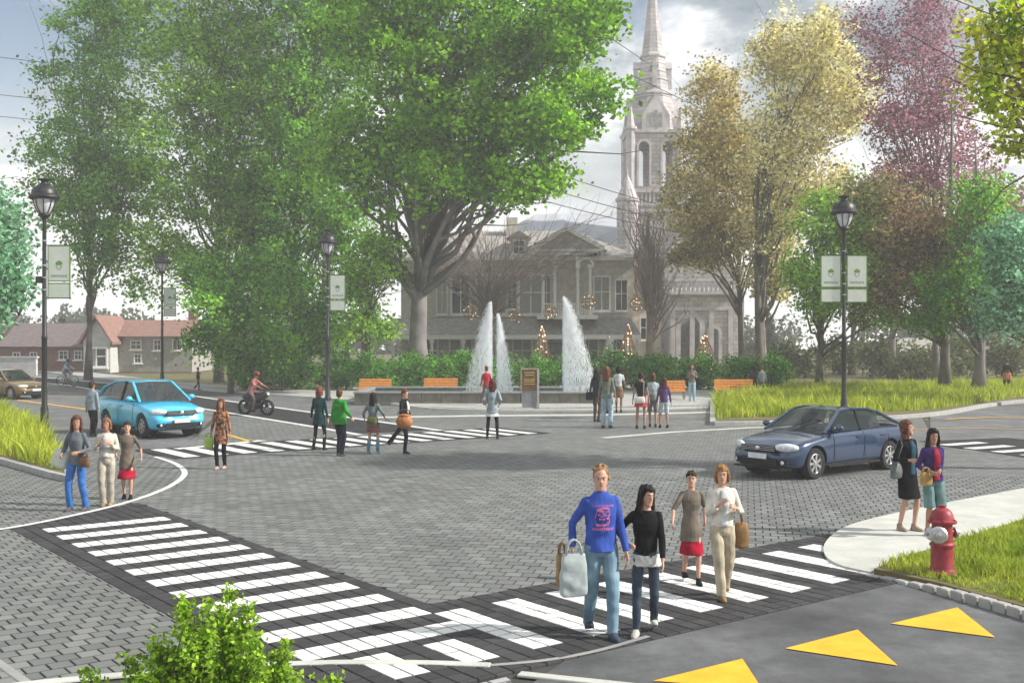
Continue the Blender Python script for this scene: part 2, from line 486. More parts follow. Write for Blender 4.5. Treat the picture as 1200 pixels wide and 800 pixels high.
M_pavC = paver_mat(rough=0.58, name='paver_grey', col=(0.15, 0.157, 0.155), ang=UP, su=0.23, sv=0.23, tint=(0.19, 0.195, 0.188), joint=0.42, patch=0.3)
M_pavL = paver_mat(rough=0.58, name='paver_plaza', col=(0.145, 0.152, 0.148), ang=A37, su=0.22, sv=0.22, org=tuple(O_[:2]), tint=(0.18, 0.185, 0.175), patch=0.3)
M_dark = paver_mat('paver_dark', (0.040, 0.040, 0.043), A37, 0.2, 0.2, org=tuple(O_[:2]), bond=0, joint=0.6, tint=(0.052, 0.050, 0.052), var=0.22)
M_wp = paver_mat('paver_white', (0.74, 0.74, 0.72), A37, 0.2, 0.2, org=tuple(O_[:2]), bond=0, joint=0.35, jw=0.016, tint=(0.82, 0.82, 0.80), var=0.07, wear=0.6, patch=.1)
M_pavF = paver_mat('paver_concrete_far', (0.36, 0.36, 0.345), UP, 0.6, 0.6, tint=(0.40, 0.40, 0.38), joint=0.6, var=0.08)

sheet('ground', [(-260, 3), (260, 3), (260, 262), (-260, 262)], -0.06, M_lawn)
sheet('ground', [(-260, -20), (260, -20), (260, 2.99), (-260, 2.99)], -0.06, M_asph)
# --- asphalt
asph_left = P((-260, 425), (0, 432), (100, 441), (215, 454), (300, 461), (440, 471), (520, 482), (470, 508), (330, 492), (250, 488), (218, 520), (214, 548), (150, 540), (90, 545), (60, 520), (0, 484), (-260, 478))
sheet('street', asph_left, -0.020, M_asph)
sheet('street', P((1090, 486), (1200, 470), (1320, 458), (1500, 452), (1500, 520), (1200, 546), (1090, 534)), -0.016, M_asph)
lower = [AB(-0.2, 2.67), AB(5.6, 2.67)] + P((1020, 675), (1050, 681), (1200, 725), (1420, 785)) + [(8.5, 5.5), (2, 4.5), (-1.5, 6.5), AB(-1.6, 3.4)]
sheet('road', lower, -0.010, M_asphn)
sheet('pavement_bed', P((-1200, 640), (0, 512), (150, 530), (205, 500), (330, 478), (480, 474), (860, 474), (1100, 492), (1300, 500), (1300, 556), (965, 622)) + [AB(8.2, 2.7), AB(-1.8, 3.5), AB(-1.8, 6.5), (-5, 4.5), (-12, 6)], -0.028, M_sand)

# --- pavers in the middle of the crossing
centre = [AB(0, 0), AB(8.2, 0)] + P((975, 622), (1010, 613), (1200, 574), (1330, 548), (1330, 520), (1100, 527), (1080, 488), (840, 498), (835, 476), (440, 476), (470, 507), (330, 491), (262, 487), (219, 519), (188, 535), (212, 545), (217, 556), (206, 569)) + [AB(0, -9.9)]
YC = 24.5
near = clip_half(centre, (0, -1), -YC); far = clip_half(centre, (0, 1), YC)
cp = struct(empty('crossing_paving'), 'grey pavers of the raised crossing between the crosswalks')
n1 = pave(cp, near, UP, 0.23, 0.23, (0, 0), 0.5, 0.009, lambda u, v, r: M_pavC, 300, z=0.0, seed=3)
sheet('paving', far, 0.0, M_pavC)
# --- plaza pavers on the left
cw1_t0 = -9.4
plaza = P((-700, 800), (-60, 628), (5, 619)) + [AB(-2.6, -8.3), AB(-2.6, 1.0)] + P((300, 781), (60, 797), (-20, 812)) + [(-5.6, 8.2), (-9.4, 8.2)]
pp = struct(empty('plaza_paving'), 'grey square pavers of the plaza left of the crosswalk')
n2 = pave(pp, plaza, A37, 0.22, 0.22, tuple(O_[:2]), 0.5, 0.009, lambda u, v, r: M_pavL, 300, z=0.0, seed=4)
corner = P((-500, 560), (-60, 527), (0, 543), (60, 558), (84, 545), (70, 520), (150, 527), (188, 535), (210, 545), (216, 556), (206, 569), (175, 585), (90, 602), (0, 619), (-60, 628), (-500, 700))
pc = struct(empty('corner_paving'), 'grey pavers of the street corner by the planted bed')
n3 = pave(pc, corner, A37, 0.22, 0.22, tuple(O_[:2]), 0.5, 0.009, lambda u, v, r: M_pavL, 150, z=0.0, seed=5)
# --- crosswalks built of small dark and white pavers
def cw1_col(u, v, r):
    s, t = u, -v
    if -2.2 < s < -0.2 and -8.0 < t < 1.2 and math.floor((t + 8.0) / 0.2 + 1e-6) % 4 < 2: return M_wp
    if 1.4 < t < 2.2 and (-1.0 < s < -0.6 or -1.8 < s < -1.4): return M_wp
    if s > -0.2 and s < 0 and 0.4 < t < 2.2: return M_wp
    return M_dark
def cw2_col(u, v, r):
    s, t = u, -v
    if 0.4 < t < 2.2 and math.floor((s + 0.2) / 0.2 + 1e-6) % 4 < 2: return M_wp
    return M_dark
cw1 = [AB(0, -9.9), AB(0, 2.66), AB(-1.72, 2.66), AB(-2.6, 2.0), AB(-2.6, -8.3), tuple(G(80, 605)[:2])]
k1 = struct(empty('crosswalk_paving'), 'dark pavers with white pavers laid as stripes, left crosswalk')
pave(k1, cw1, A37, 0.2, 0.2, tuple(O_[:2]), 0, 0.009, cw1_col, 300, z=0.002, seed=6)
cw2 = [AB(0, 0), AB(7.3, 0), AB(7.3, 1.2), AB(6.4, 2.66), AB(0, 2.66)]
k2 = struct(empty('crosswalk_paving'), 'dark pavers with white pavers laid as stripes, front crosswalk')
pave(k2, cw2, A37, 0.2, 0.2, tuple(O_[:2]), 0, 0.009, cw2_col, 300, z=0.002, seed=7)
# --- light pavers below the front crossing (bottom edge of the view)
fr = [AB(-1.75, 2.75), AB(-0.95, 2.75), AB(-1.5, 5.2), AB(-3.4, 3.6), AB(-2.62, 2.05)]
pf = struct(empty('front_paving'), 'light grey pavers in front of the crosswalk corner')
M_pavW = paver_mat('paver_light', (0.34, 0.34, 0.345), A37, 0.26, 0.26, org=tuple(O_[:2]), tint=(0.38, 0.38, 0.38))
pave(pf, fr, A37, 0.26, 0.26, tuple(O_[:2]), 0.5, 0.009, lambda u, v, r: M_pavW, 100, z=0.0, seed=8)
# --- kerb stones and lines at the front
strip('kerb', arc(P((-30, 808), (60, 798), (160, 789), (350, 777), (480, 776), (575, 779))), 0.13, -0.01, M_conc, h=0.022)
strip('kerb', arc(P((575, 779), (640, 773), (700, 762), (760, 745))), 0.07, 0.0035, M_conc2, h=0.0)
strip('kerb', P((608, 789), (740, 803), (860, 818)), 0.13, -0.01, M_conc, h=0.022)
strip('kerb', P((-8, 772), (40, 806), (90, 850)), 0.10, -0.01, M_conc2, h=0.02)
strip('road_marking', arc(P((-120, 634), (0, 620), (80, 605), (150, 588), (192, 573), (212, 561), (216, 552), (205, 543), (182, 535))), 0.13, 0.006, M_white)
# crosswalk 3 (far left) and its stop line, yellow line
for i in range(15):
    s0 = G(216, 536); k = i * 0.8
    c0 = Vector((s0.x + av.x * k, s0.y + av.y * k))
    q = [c0, c0 + Vector((av.x, av.y)) * 0.42, c0 + Vector((av.x, av.y)) * 0.42 - Vector((bv.x, bv.y)) * 2.5, c0 - Vector((bv.x, bv.y)) * 2.5]
    if i == 0: dk = [tuple(c0 - av * 0.35 + bv * 0.25)]
    sheet('crosswalk_stripe', [tuple(p) for p in q], 0.008, M_white)
dk += [tuple(c0 + av * 0.8 + bv * 0.25), tuple(c0 + av * 0.8 - bv * 2.75), tuple(G(216, 536).xy - av * 0.35 - bv * 2.75)]
sheet('crosswalk_surface', dk, 0.004, M_asphd)
strip('stop_line', P((206, 526), (262, 521), (308, 516)), 0.34, 0.0085, M_white)
strip('road_marking', P((262, 508), (296, 518)), 0.14, 0.0085, M_yellow)
strip('road_marking', P((40, 458), (120, 462)), 0.2, -0.014, M_yellow)
strip('road_marking', P((20, 468), (110, 480)), 0.2, -0.014, M_yellow)
# crosswalk 4 (right)
for i, (x, y) in enumerate(((1098, 521), (1128, 525), (1160, 529), (1194, 533), (1232, 538), (1270, 543))):
    c0 = G(x, y).xy; d1 = (G(x + 58, y - 4).xy - c0).normalized(); d2 = Vector((d1.y, -d1.x))
    q = [c0, c0 + d1 * 1.7, c0 + d1 * 1.7 + d2 * 0.42, c0 + d2 * 0.42]
    sheet('crosswalk_stripe', [tuple(p) for p in q], 0.012, M_white)
sheet('crosswalk_surface', P((1075, 517), (1180, 513), (1420, 536), (1420, 560), (1290, 550)), 0.0082, M_asphd)
strip('road_marking', P((1060, 503), (1130, 501), (1200, 503)), 0.10, 0.006, M_yellow)
strip('road_marking', P((1110, 491), (1160, 489), (1240, 490)), 0.2, 0.006, M_yellow)
strip('road_marking', P((706, 513), (790, 506), (880, 501), (1000, 498)), 0.35, 0.006, M_conc)
# cycle lane: dark strip between white lines, running off to the left
M_lane = M_asphd
strip('cycle_lane', P((-200, 425), (0, 440), (110, 451), (225, 470), (320, 484), (420, 499), (466, 506)), 2.5, 0.004, M_lane)
for dy in (-5, 5):
    pts = [(0, 440), (110, 451), (225, 470), (320, 484), (420, 499), (470, 507)]
    W = [G(*p).xy for p in pts]
    off = 1.45 if dy < 0 else -1.45
    L2 = []
    for i, p in enumerate(W):
        d = (W[min(i + 1, len(W) - 1)] - W[max(i - 1, 0)]).normalized(); L2.append(tuple(p + Vector((-d.y, d.x)) * off))
    strip('road_marking', L2, 0.26, 0.0105, M_white)
# far pavement along the street and around the fountain
far_pave = P((-260, 418), (0, 426), (100, 436), (215, 449), (300, 455), (420, 455), (640, 452), (930, 452), (835, 476), (560, 480), (500, 478), (440, 471), (300, 461), (215, 454), (100, 441), (0, 432), (-260, 424))
slab('pavement', far_pave, -0.05, 0.06, M_pavF)
strip('kerb', arc(P((-260, 424.5), (0, 432.4), (100, 441.5), (215, 454.5), (300, 461.5), (440, 472), (500, 479), (560, 481.5), (700, 481), (835, 478))), 0.22, -0.03, M_conc, h=0.11)
strip('paving_band', P((440, 489), (560, 487), (700, 486), (835, 483)), 0.8, 0.0045, M_conc)
# right-hand pavement tip, lawn and kerb
tip = [tuple(p) for p in arc(P((1330, 548), (1200, 573), (1100, 592), (1030, 607), (990, 619), (968, 636), (967, 652), (985, 664), (1020, 672)))] + P((1060, 657), (1130, 635), (1200, 612), (1330, 578))
slab('pavement', tip, -0.03, 0.030, M_conc, bevel=0.01)
lawn_r = P((1024, 673), (1062, 658), (1130, 636), (1200, 613), (1330, 579), (1600, 560), (1600, 860), (1420, 785), (1200, 718), (1100, 690))
slab('lawn', lawn_r, -0.03, 0.08, M_lawn)
# kerb stones along the lawn: one object each
kr = struct(empty('kerb'), 'ribbed grey kerb between the lawn and the road')
kl = [G(x, y) for x, y in ((1016, 673), (1050, 680), (1100, 693), (1150, 708), (1200, 723), (1260, 741), (1420, 788))]
seg = []
for a, b in zip(kl[:-1], kl[1:]):
    n = max(1, round((b - a).length / 0.20))
    for i in range(n): seg.append((a.lerp(b, i / n), a.lerp(b, (i + 1) / n)))
mbk = MB(); mbk.box((0, 0, 0.015), (0.188, 0.13, 0.16)); km = mbk.mesh('kerb_stone'); km.materials.append(M_kerb)
rk = random.Random(2)
for ki, (a, b) in enumerate(seg):
    o = bpy.data.objects.new('kerb_stone', km); C.objects.link(o); o.parent = kr
    d = b - a; o.location = (a + b) / 2 + Vector((0, 0, rk.uniform(-0.004, 0.004) - 0.085 * max(0, 1 - ki / 7))); o.rotation_euler = (0, 0, math.atan2(d.y, d.x))
    bb = o.modifiers.new('b', 'BEVEL'); bb.width = 0.015; bb.segments = 1
# yellow warning triangles on the road hump
for t in (((1044, 730), (1122, 711), (1166, 746)), ((920, 759), (1005, 737), (1052, 779)), ((765, 797), (870, 771), (893, 806))):
    sheet('road_marking', P(*t), 0.0, M_yellow)
# left planted bed
bedp = P((-300, 470), (0, 484), (40, 500), (62, 522), (80, 560), (60, 558), (0, 541), (-300, 505))
slab('planting_bed', bedp, -0.03, 0.10, M_lawn)
strip('kerb', P((-300, 506), (0, 542), (60, 559), (82, 564)), 0.16, -0.02, M_kerb, h=0.15)
strip('kerb', P((82, 563), (63, 522), (42, 500), (0, 483), (-300, 469)), 0.16, -0.02, M_conc2, h=0.135)
# right far planted strip
strp = P((836, 497), (836, 470), (900, 452), (1400, 440), (1400, 457), (1200, 470), (1100, 485), (1000, 492))
slab('planting_bed', strp, -0.03, 0.12, M_lawn)
strip('kerb', arc(P((1400, 459), (1200, 471), (1100, 486), (1000, 493), (900, 497), (836, 498))), 0.25, -0.02, M_kerb, h=0.15)
strip('kerb', P((835, 498), (835, 472)), 0.2, -0.02, M_kerb, h=0.15)
print('PAVERS', n1, n2, n3)
# ================================================================ FOLIAGE
def leafmat(name, c1, c2, transl=0.5, isl=0.65, scale=0.5):
    return mat(name, c1, 0.55, scale=scale, col2=c2, transl=transl, island=isl, spec=0.1, detail=3)
def leaf_mesh(name, cen, L_, W_, rng, flat=0.0, down=0.0):
    """cen (N,3); one folded rhombus per leaf"""
    n = len(cen)
    d = rng.normal(size=(n, 3)); d[:, 2] = d[:, 2] * (1 - flat) - down; d /= np.linalg.norm(d, axis=1)[:, None]
    q = rng.normal(size=(n, 3)); q[:, 2] *= (1 - flat * 0.7)
    s_ = np.cross(d, q); s_ /= np.linalg.norm(s_, axis=1)[:, None]
    nn = np.cross(d, s_)
    sz = rng.uniform(0.65, 1.25, n)[:, None]
    a = cen - d * L_ / 2 * sz; b = cen + s_ * W_ / 2 * sz + nn * W_ * 0.16 * sz; c = cen + d * L_ / 2 * sz; e = cen - s_ * W_ / 2 * sz + nn * W_ * 0.16 * sz
    v = np.stack([a, b, c, e], axis=1).reshape(-1, 3).astype(np.float32)
    me = bpy.data.meshes.new(name)
    me.vertices.add(4 * n); me.vertices.foreach_set('co', v.ravel())
    me.loops.add(6 * n); me.polygons.add(2 * n)
    k = np.arange(n, dtype=np.int32)[:, None] * 4
    idx = (k + np.array([[0, 1, 2, 0, 2, 3]], dtype=np.int32)).ravel()
    me.loops.foreach_set('vertex_index', idx)
    me.polygons.foreach_set('loop_start', np.arange(2 * n, dtype=np.int32) * 3)
    try: me.polygons.foreach_set('loop_total', np.full(2 * n, 3, dtype=np.int32))
    except Exception: pass
    me.update(calc_edges=True)
    return me
def lobe_points(lobes, n, rng, shell=0.45):
    vol = np.array([l[3] * l[4] * l[5] * (l[6] if len(l) > 6 else 1) for l in lobes]) ** 0.8
    cnt = rng.multinomial(n, vol / vol.sum()); out = []
    for l, k in zip(lobes, cnt):
        if k == 0: continue
        d = rng.normal(size=(k, 3)); d /= np.linalg.norm(d, axis=1)[:, None]
        ph = rng.uniform(0, 6.28, 6)
        bump = 1 + 0.13 * np.sin(4 * d[:, 0] + ph[0]) * np.cos(3.5 * d[:, 2] + ph[1]) + 0.10 * np.sin(8 * d[:, 1] + ph[2] + 4 * d[:, 2]) + 0.09 * np.sin(11 * d[:, 2] + ph[3] + 6 * d[:, 0])
        r = rng.uniform(0, 1, k) ** shell * bump
        out.append(np.array(l[:3]) + d * r[:, None] * np.array(l[3:6]))
    return np.concatenate(out)
def limb(mb, a, b, r0, r1, rng, sag=0.12, seg=6, steps=5):
    a, b = np.array(a, float), np.array(b, float); L_ = np.linalg.norm(b - a); pts = []; rr = []
    j1 = rng.normal(size=3) * L_ * 0.05; j2 = rng.normal(size=3) * L_ * 0.05
    for i in range(steps + 1):
        t = i / steps
        p = a + (b - a) * t + np.array([0, 0, -sag * L_]) * math.sin(math.pi * t) + j1 * math.sin(math.pi * t) + j2 * math.sin(2 * math.pi * t)
        pts.append(p); rr.append(r0 + (r1 - r0) * t ** 0.8)
    mb.tube(pts, rr, seg)
    return pts
def px_lobes(spec):
    """(px, py, Y, rx_px, rz_px, ry_m, weight) read off the photograph -> lobes in metres"""
    out = []
    for q in spec:
        p = XZ(q[0], q[1], q[2]); k = q[2] / F
        out.append((p.x, p.y, p.z, q[3] * k, q[5], q[4] * k, q[6] if len(q) > 6 else 1))
    return out
def tree(name, label, base, top, r0, lobes, n_clump, per, clump_r, leaf, lm, bm_, seed, group=None, nlimb=30, lean=(0, 0), shell=0.45, flat=0.3, fork=None, cat='tree', kr=0.5):
    rng = np.random.default_rng(seed)
    root = empty(name, (base[0], base[1], 0), 0, label, cat, group)
    off = np.array([base[0], base[1], 0.0])
    cl = lobe_points(lobes, n_clump, rng, shell) - off
    cl[:, 2] = np.maximum(cl[:, 2], 0.3)
    # leaves hang in sprays round every clump, stretched sideways
    kk = rng.poisson(per, len(cl)).clip(2)
    cen = np.repeat(cl, kk, axis=0)
    rr = np.repeat(rng.uniform(0.6, 1.3, len(cl)) * clump_r, kk)[:, None]
    cen = cen + rng.normal(size=cen.shape) * rr * np.array([[kr, kr, kr * 0.7]])
    # trunk and limbs
    mb = MB(); h = top
    tp = []
    for i in range(9):
        t = i / 8
        tp.append((lean[0] * t + r0 * 0.7 * math.sin(3 * t + seed), lean[1] * t + r0 * 0.7 * math.cos(2.3 * t + seed) - r0 * 0.7, h * t - 0.05))
    mb.tube(tp, [r0 * (1.45 if i == 0 else (1 - 0.88 * (i / 8) ** 0.9)) for i in range(9)], 10)
    order = rng.permutation(len(cl))[:nlimb]
    for i in order:
        c = cl[i]; t = float(np.clip((c[2] / h) * 0.62 - 0.02 - rng.uniform(0, 0.12), 0.16, 0.97)) if fork is None else rng.uniform(fork[0], fork[1])
        k = t * 8; a = np.array(tp[int(k)]) * (1 - k % 1) + np.array(tp[min(8, int(k) + 1)]) * (k % 1)
        rb = min(0.30, r0 * max(0.12, (1 - 0.8 * t)) * 0.48)
        pts = limb(mb, a, c, rb, 0.02, rng, sag=-0.08)
        # side twigs
        for q in range(2):
            s0 = pts[3]; e0 = s0 + (c - s0) * 0.8 + rng.normal(size=3) * np.linalg.norm(c - a) * 0.16
            limb(mb, s0, e0, rb * 0.35, 0.012, rng, sag=-0.05, seg=4, steps=3)
    link('trunk', mb.mesh(), bm_, root, smooth=True)
    if per > 0:
        link('crown', leaf_mesh('crown', cen, leaf[0], leaf[1], rng, flat), lm, root)
    return root
M_bark = mat('bark', (0.10, 0.085, 0.07), 0.9, scale=1.6, col2=(0.17, 0.15, 0.13), bump=0.9, bscale=9)
M_barkg = mat('bark_grey', (0.13, 0.12, 0.115), 0.9, scale=1.2, col2=(0.22, 0.20, 0.19), bump=0.8, bscale=9)
L_bright = leafmat('leaf_bright', (0.07, 0.24, 0.01), (0.36, 0.62, 0.03))
L_mid = leafmat('leaf_mid', (0.07, 0.24, 0.03), (0.32, 0.58, 0.07))
L_pale = leafmat('leaf_pale', (0.11, 0.30, 0.02), (0.44, 0.66, 0.08))
L_teal = leafmat('leaf_teal', (0.11, 0.30, 0.16), (0.30, 0.54, 0.32))
L_olive = leafmat('leaf_olive', (0.34, 0.30, 0.10), (0.70, 0.58, 0.24))
L_cream = leafmat('leaf_cream', (0.62, 0.58, 0.26), (0.88, 0.82, 0.48))
L_pink = leafmat('leaf_pink', (0.26, 0.11, 0.16), (0.50, 0.26, 0.31))
L_brown = leafmat('leaf_brown', (0.16, 0.20, 0.06), (0.42, 0.24, 0.15))
L_hedge = leafmat('leaf_hedge', (0.06, 0.22, 0.02), (0.20, 0.44, 0.05), scale=1.5)
L_near = leafmat('leaf_young', (0.20, 0.40, 0.02), (0.45, 0.62, 0.08), scale=6)

def T(px, Y):
    return ((px - CX) / F * Y, Y)
# the great maple: trunk behind the hedge, crown reaching out over the square
tree('maple_tree', 'big bright green maple with a thick grey trunk left of the fountain', T(498, 67), 22, 0.62,
     px_lobes([(600, 60, 62, 110, 90, 5), (520, 150, 62, 110, 90, 5), (620, 150, 60, 70, 55, 4), (670, 40, 59, 62, 45, 3.5), (700, 110, 58, 36, 22, 2), (655, 150, 58, 45, 38, 3),
               (560, 210, 60, 95, 32, 4), (630, 215, 58, 50, 14, 2), (470, 40, 62, 110, 90, 5), (425, 190, 64, 80, 70, 4), (728, 102, 57, 22, 7, .8), (690, 20, 59, 40, 30, 3), (540, -60, 62, 170, 70, 5)]),
     960, 58, 1.0, (0.33, 0.22), L_bright, M_barkg, 11, nlimb=70, shell=0.55)
# the row of trees on the left
G1 = 'green street trees massed on the left'
tree('poplar_tree', 'tall pale green tree at the left end of the green mass, under the sky gap', T(105, 80), 22, 0.24,
     px_lobes([(110, 110, 78, 62, 100, 4), (130, 10, 78, 60, 60, 4), (85, 190, 77, 55, 60, 3), (70, 235, 76, 36, 40, 3), (150, 220, 78, 60, 70, 4), (120, 290, 78, 50, 45, 3), (160, 340, 79, 40, 28, 2)]),
     500, 60, 1.05, (0.29, 0.19), L_mid, M_bark, 12, G1, nlimb=40)
tree('maple_tree', 'broad yellow green tree between the two left street lamps', T(255, 76), 24, 0.28,
     px_lobes([(235, 60, 75, 90, 90, 5), (220, 170, 74, 80, 80, 5), (190, 290, 74, 60, 50, 3), (275, 240, 74, 70, 60, 4), (300, 120, 75, 70, 90, 5), (250, 320, 74, 45, 35, 2.5), (240, -50, 75, 120, 60, 5)]),
     720, 60, 1.05, (0.29, 0.19), L_pale, M_bark, 13, G1, nlimb=50)
tree('maple_tree', 'deep green tree with slender trunks behind the middle street lamp', T(345, 74), 22, 0.24,
     px_lobes([(370, 90, 73, 80, 100, 5), (350, 210, 72, 75, 70, 4), (400, 270, 72, 60, 45, 3), (330, 300, 72, 55, 45, 3), (420, 350, 73, 32, 26, 2), (360, -20, 73, 110, 60, 5), (300, 200, 72, 50, 60, 3)]),
     640, 60, 1.0, (0.29, 0.19), L_mid, M_bark, 14, G1, nlimb=60)
tree('young_tree', 'small bushy green tree reaching down to the hedge by the lane', T(270, 61), 7.6, 0.14,
     px_lobes([(262, 360, 60, 38, 34, 2), (280, 395, 60, 45, 34, 2), (300, 420, 60, 34, 18, 1.5), (245, 400, 60, 26, 24, 1.5), (312, 370, 60, 26, 26, 1.5), (285, 320, 62, 36, 36, 2), (240, 325, 62, 30, 30, 2), (325, 400, 61, 26, 26, 1.5)]),
     290, 44, 0.9, (0.24, 0.16), L_mid, M_bark, 15, G1, nlimb=26)
tree('young_tree', 'slim light green tree between the maple trunk and the middle lamp', T(432, 66), 9, 0.16,
     px_lobes([(425, 330, 65, 30, 36, 2), (450, 300, 65, 28, 30, 2), (415, 385, 65, 26, 22, 1.6), (445, 385, 65, 18, 22, 1.4)]),
     130, 46, 0.85, (0.25, 0.17), L_pale, M_bark, 16, G1, nlimb=20)
tree('young_tree', 'leafy green tree low behind the hedge, left of the middle lamp', T(352, 69), 8, 0.14,
     px_lobes([(350, 350, 69, 40, 36, 2), (365, 395, 68, 34, 26, 2), (330, 405, 68, 30, 22, 1.6), (385, 385, 69, 24, 26, 1.6)]),
     200, 46, 0.9, (0.25, 0.17), L_mid, M_bark, 18, G1, nlimb=24)
for i, (px, Y, s) in enumerate(((300, 74, 3), (322, 76, 5), (385, 78, 8))):
    tree('young_tree', ('thin bare-stemmed tree behind the small bushy tree', 'thin grey stem rising behind the slender trunks', 'thin leaning stem left of the maple trunk')[i], T(px, Y), 14, 0.16,
         px_lobes([(px, 260, Y, 40, 50, 3), (px + 10, 330, Y, 24, 26, 2)]), 60, 40, 1.0, (0.3, 0.2), L_mid, M_barkg, 40 + s, G1, nlimb=14, lean=(0.5 - i * 0.5, 0))
tree('teal_tree', 'blue green tree at the left edge of the view', T(-30, 44), 12, 0.25,
     px_lobes([(-10, 260, 43, 32, 46, 2.5), (12, 310, 42, 22, 30, 1.6), (8, 355, 42, 20, 26, 1.5), (-60, 240, 43, 50, 60, 2.5), (-30, 350, 43, 40, 36, 2)]),
     240, 40, 0.7, (0.24, 0.16), L_teal, M_bark, 17, None, nlimb=26)
# the autumn trees on the right
G2 = 'trees behind the grass strip on the right'
tree('poplar_tree', 'olive gold tree right in front of the church tower', T(866, 84), 16, 0.26,
     px_lobes([(842, 110, 82, 30, 42, 3), (830, 175, 82, 44, 52, 4), (815, 245, 80, 44, 46, 4), (850, 270, 81, 44, 38, 4), (820, 300, 81, 34, 20, 2.5), (870, 200, 82, 40, 60, 4)]),
     430, 58, 1.0, (0.28, 0.19), L_olive, M_bark, 21, G2, nlimb=36)
tree('poplar_tree', 'tall cream yellow tree rising above the gold tree', T(890, 76), 17, 0.34,
     px_lobes([(935, 70, 74, 55, 56, 4), (910, 60, 74, 30, 42, 3), (965, 40, 74, 34, 36, 3), (975, 130, 74, 46, 56, 4), (915, 170, 74, 46, 70, 4), (960, 220, 74, 40, 40, 3), (905, 270, 75, 40, 40, 3), (1000, 110, 75, 24, 40, 3)]),
     430, 54, 1.0, (0.28, 0.19), L_cream, M_bark, 22, G2, nlimb=40)
tree('ornamental_tree', 'airy pink red tree, its top against the blue sky', T(1098, 70), 19, 0.24,
     px_lobes([(1085, 40, 68, 34, 60, 3), (1100, 120, 68, 40, 60, 3), (1050, 140, 68, 40, 50, 3), (1030, 70, 69, 26, 36, 2.5), (1015, 30, 70, 20, 26, 2), (1115, 200, 68, 42, 50, 3), (1060, 210, 68, 40, 40, 3), (1095, -30, 68, 36, 40, 3)]),
     540, 36, 1.1, (0.22, 0.14), L_pink, M_barkg, 23, G2, nlimb=44)
tree('ornamental_tree', 'brown green tree with a dark straight trunk behind the grass', T(1110, 60), 16, 0.30,
     px_lobes([(1060, 270, 60, 60, 50, 3.5), (1110, 300, 59, 56, 50, 3), (1020, 240, 60, 40, 40, 3), (1150, 260, 60, 40, 40, 3), (1080, 350, 59, 60, 34, 2.5), (1030, 340, 59, 40, 36, 2.5)]),
     330, 46, 1.0, (0.23, 0.15), L_brown, M_bark, 24, G2, nlimb=40)
tree('maple_tree', 'fresh green tree behind the two-banner street lamp', T(960, 62), 12, 0.22,
     px_lobes([(965, 260, 61, 34, 36, 2.5), (945, 320, 60, 34, 34, 2.5), (990, 330, 60, 40, 40, 2.5), (1000, 270, 61, 34, 40, 2.5), (960, 360, 60, 34, 22, 2), (1030, 370, 60, 30, 20, 2)]),
     260, 48, 0.9, (0.22, 0.15), L_pale, M_bark, 25, G2, nlimb=30)
tree('maple_tree', 'dark green tree with low fork behind the right grass strip', T(1142, 57), 13, 0.32,
     px_lobes([(1140, 300, 56, 34, 40, 2.5), (1165, 340, 56, 34, 30, 2.5), (1110, 345, 56, 34, 34, 2.5), (1090, 380, 57, 30, 14, 1.6), (1150, 240, 56, 30, 40, 2.5)]),
     220, 44, 0.9, (0.22, 0.14), L_mid, M_barkg, 26, G2, nlimb=30)
tree('teal_tree', 'blue green tree at the right edge of the view', T(1215, 50), 12, 0.25,
     px_lobes([(1180, 340, 48, 28, 50, 2), (1190, 280, 48, 24, 30, 2), (1215, 330, 49, 40, 60, 2.5), (1165, 370, 48, 18, 24, 1.4)]),
     240, 44, 0.75, (0.22, 0.15), L_teal, M_bark, 27, None, nlimb=26)
tree('maple_tree', 'sunlit yellow green branch of a near tree, top right corner', T(1330, 26), 13, 0.25,
     px_lobes([(1160, 60, 25, 22, 22, .6), (1150, 105, 25, 16, 16, .5), (1185, 20, 25, 45, 36, 1.0), (1180, 70, 25, 42, 36, .9), (1165, 110, 25, 34, 26, .8), (1190, 130, 25, 34, 34, .8), (1195, 165, 25, 16, 18, .5), (1230, 60, 25.5, 50, 90, 1.3), (1290, 40, 26, 90, 110, 2), (1150, 30, 25, 14, 20, .5)]),
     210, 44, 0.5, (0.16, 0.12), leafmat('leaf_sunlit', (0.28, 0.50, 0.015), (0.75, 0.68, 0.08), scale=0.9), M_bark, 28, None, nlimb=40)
for i, (px, Y, r, kk, lab) in enumerate(((895, 80, .30, L_cream, 'slim trunked cream tree beside the bright gap of sky'), (1048, 84, .30, L_brown, 'brownish tree half lost behind the green ones'),
                               (1000, 90, .26, L_mid, 'thin dim tree far behind the two-banner lamp'), (1170, 92, .26, L_brown, 'thin dim tree far behind at the right edge'))):
    tree('woodland_tree', lab, T(px, Y), 14, r, px_lobes([(px, 250, Y, 40, 50, 3), (px + 12, 320, Y, 34, 30, 3)]), 130, 46, 1.1, (0.34, 0.22), kk, M_barkg, 60 + i, G2, nlimb=22)
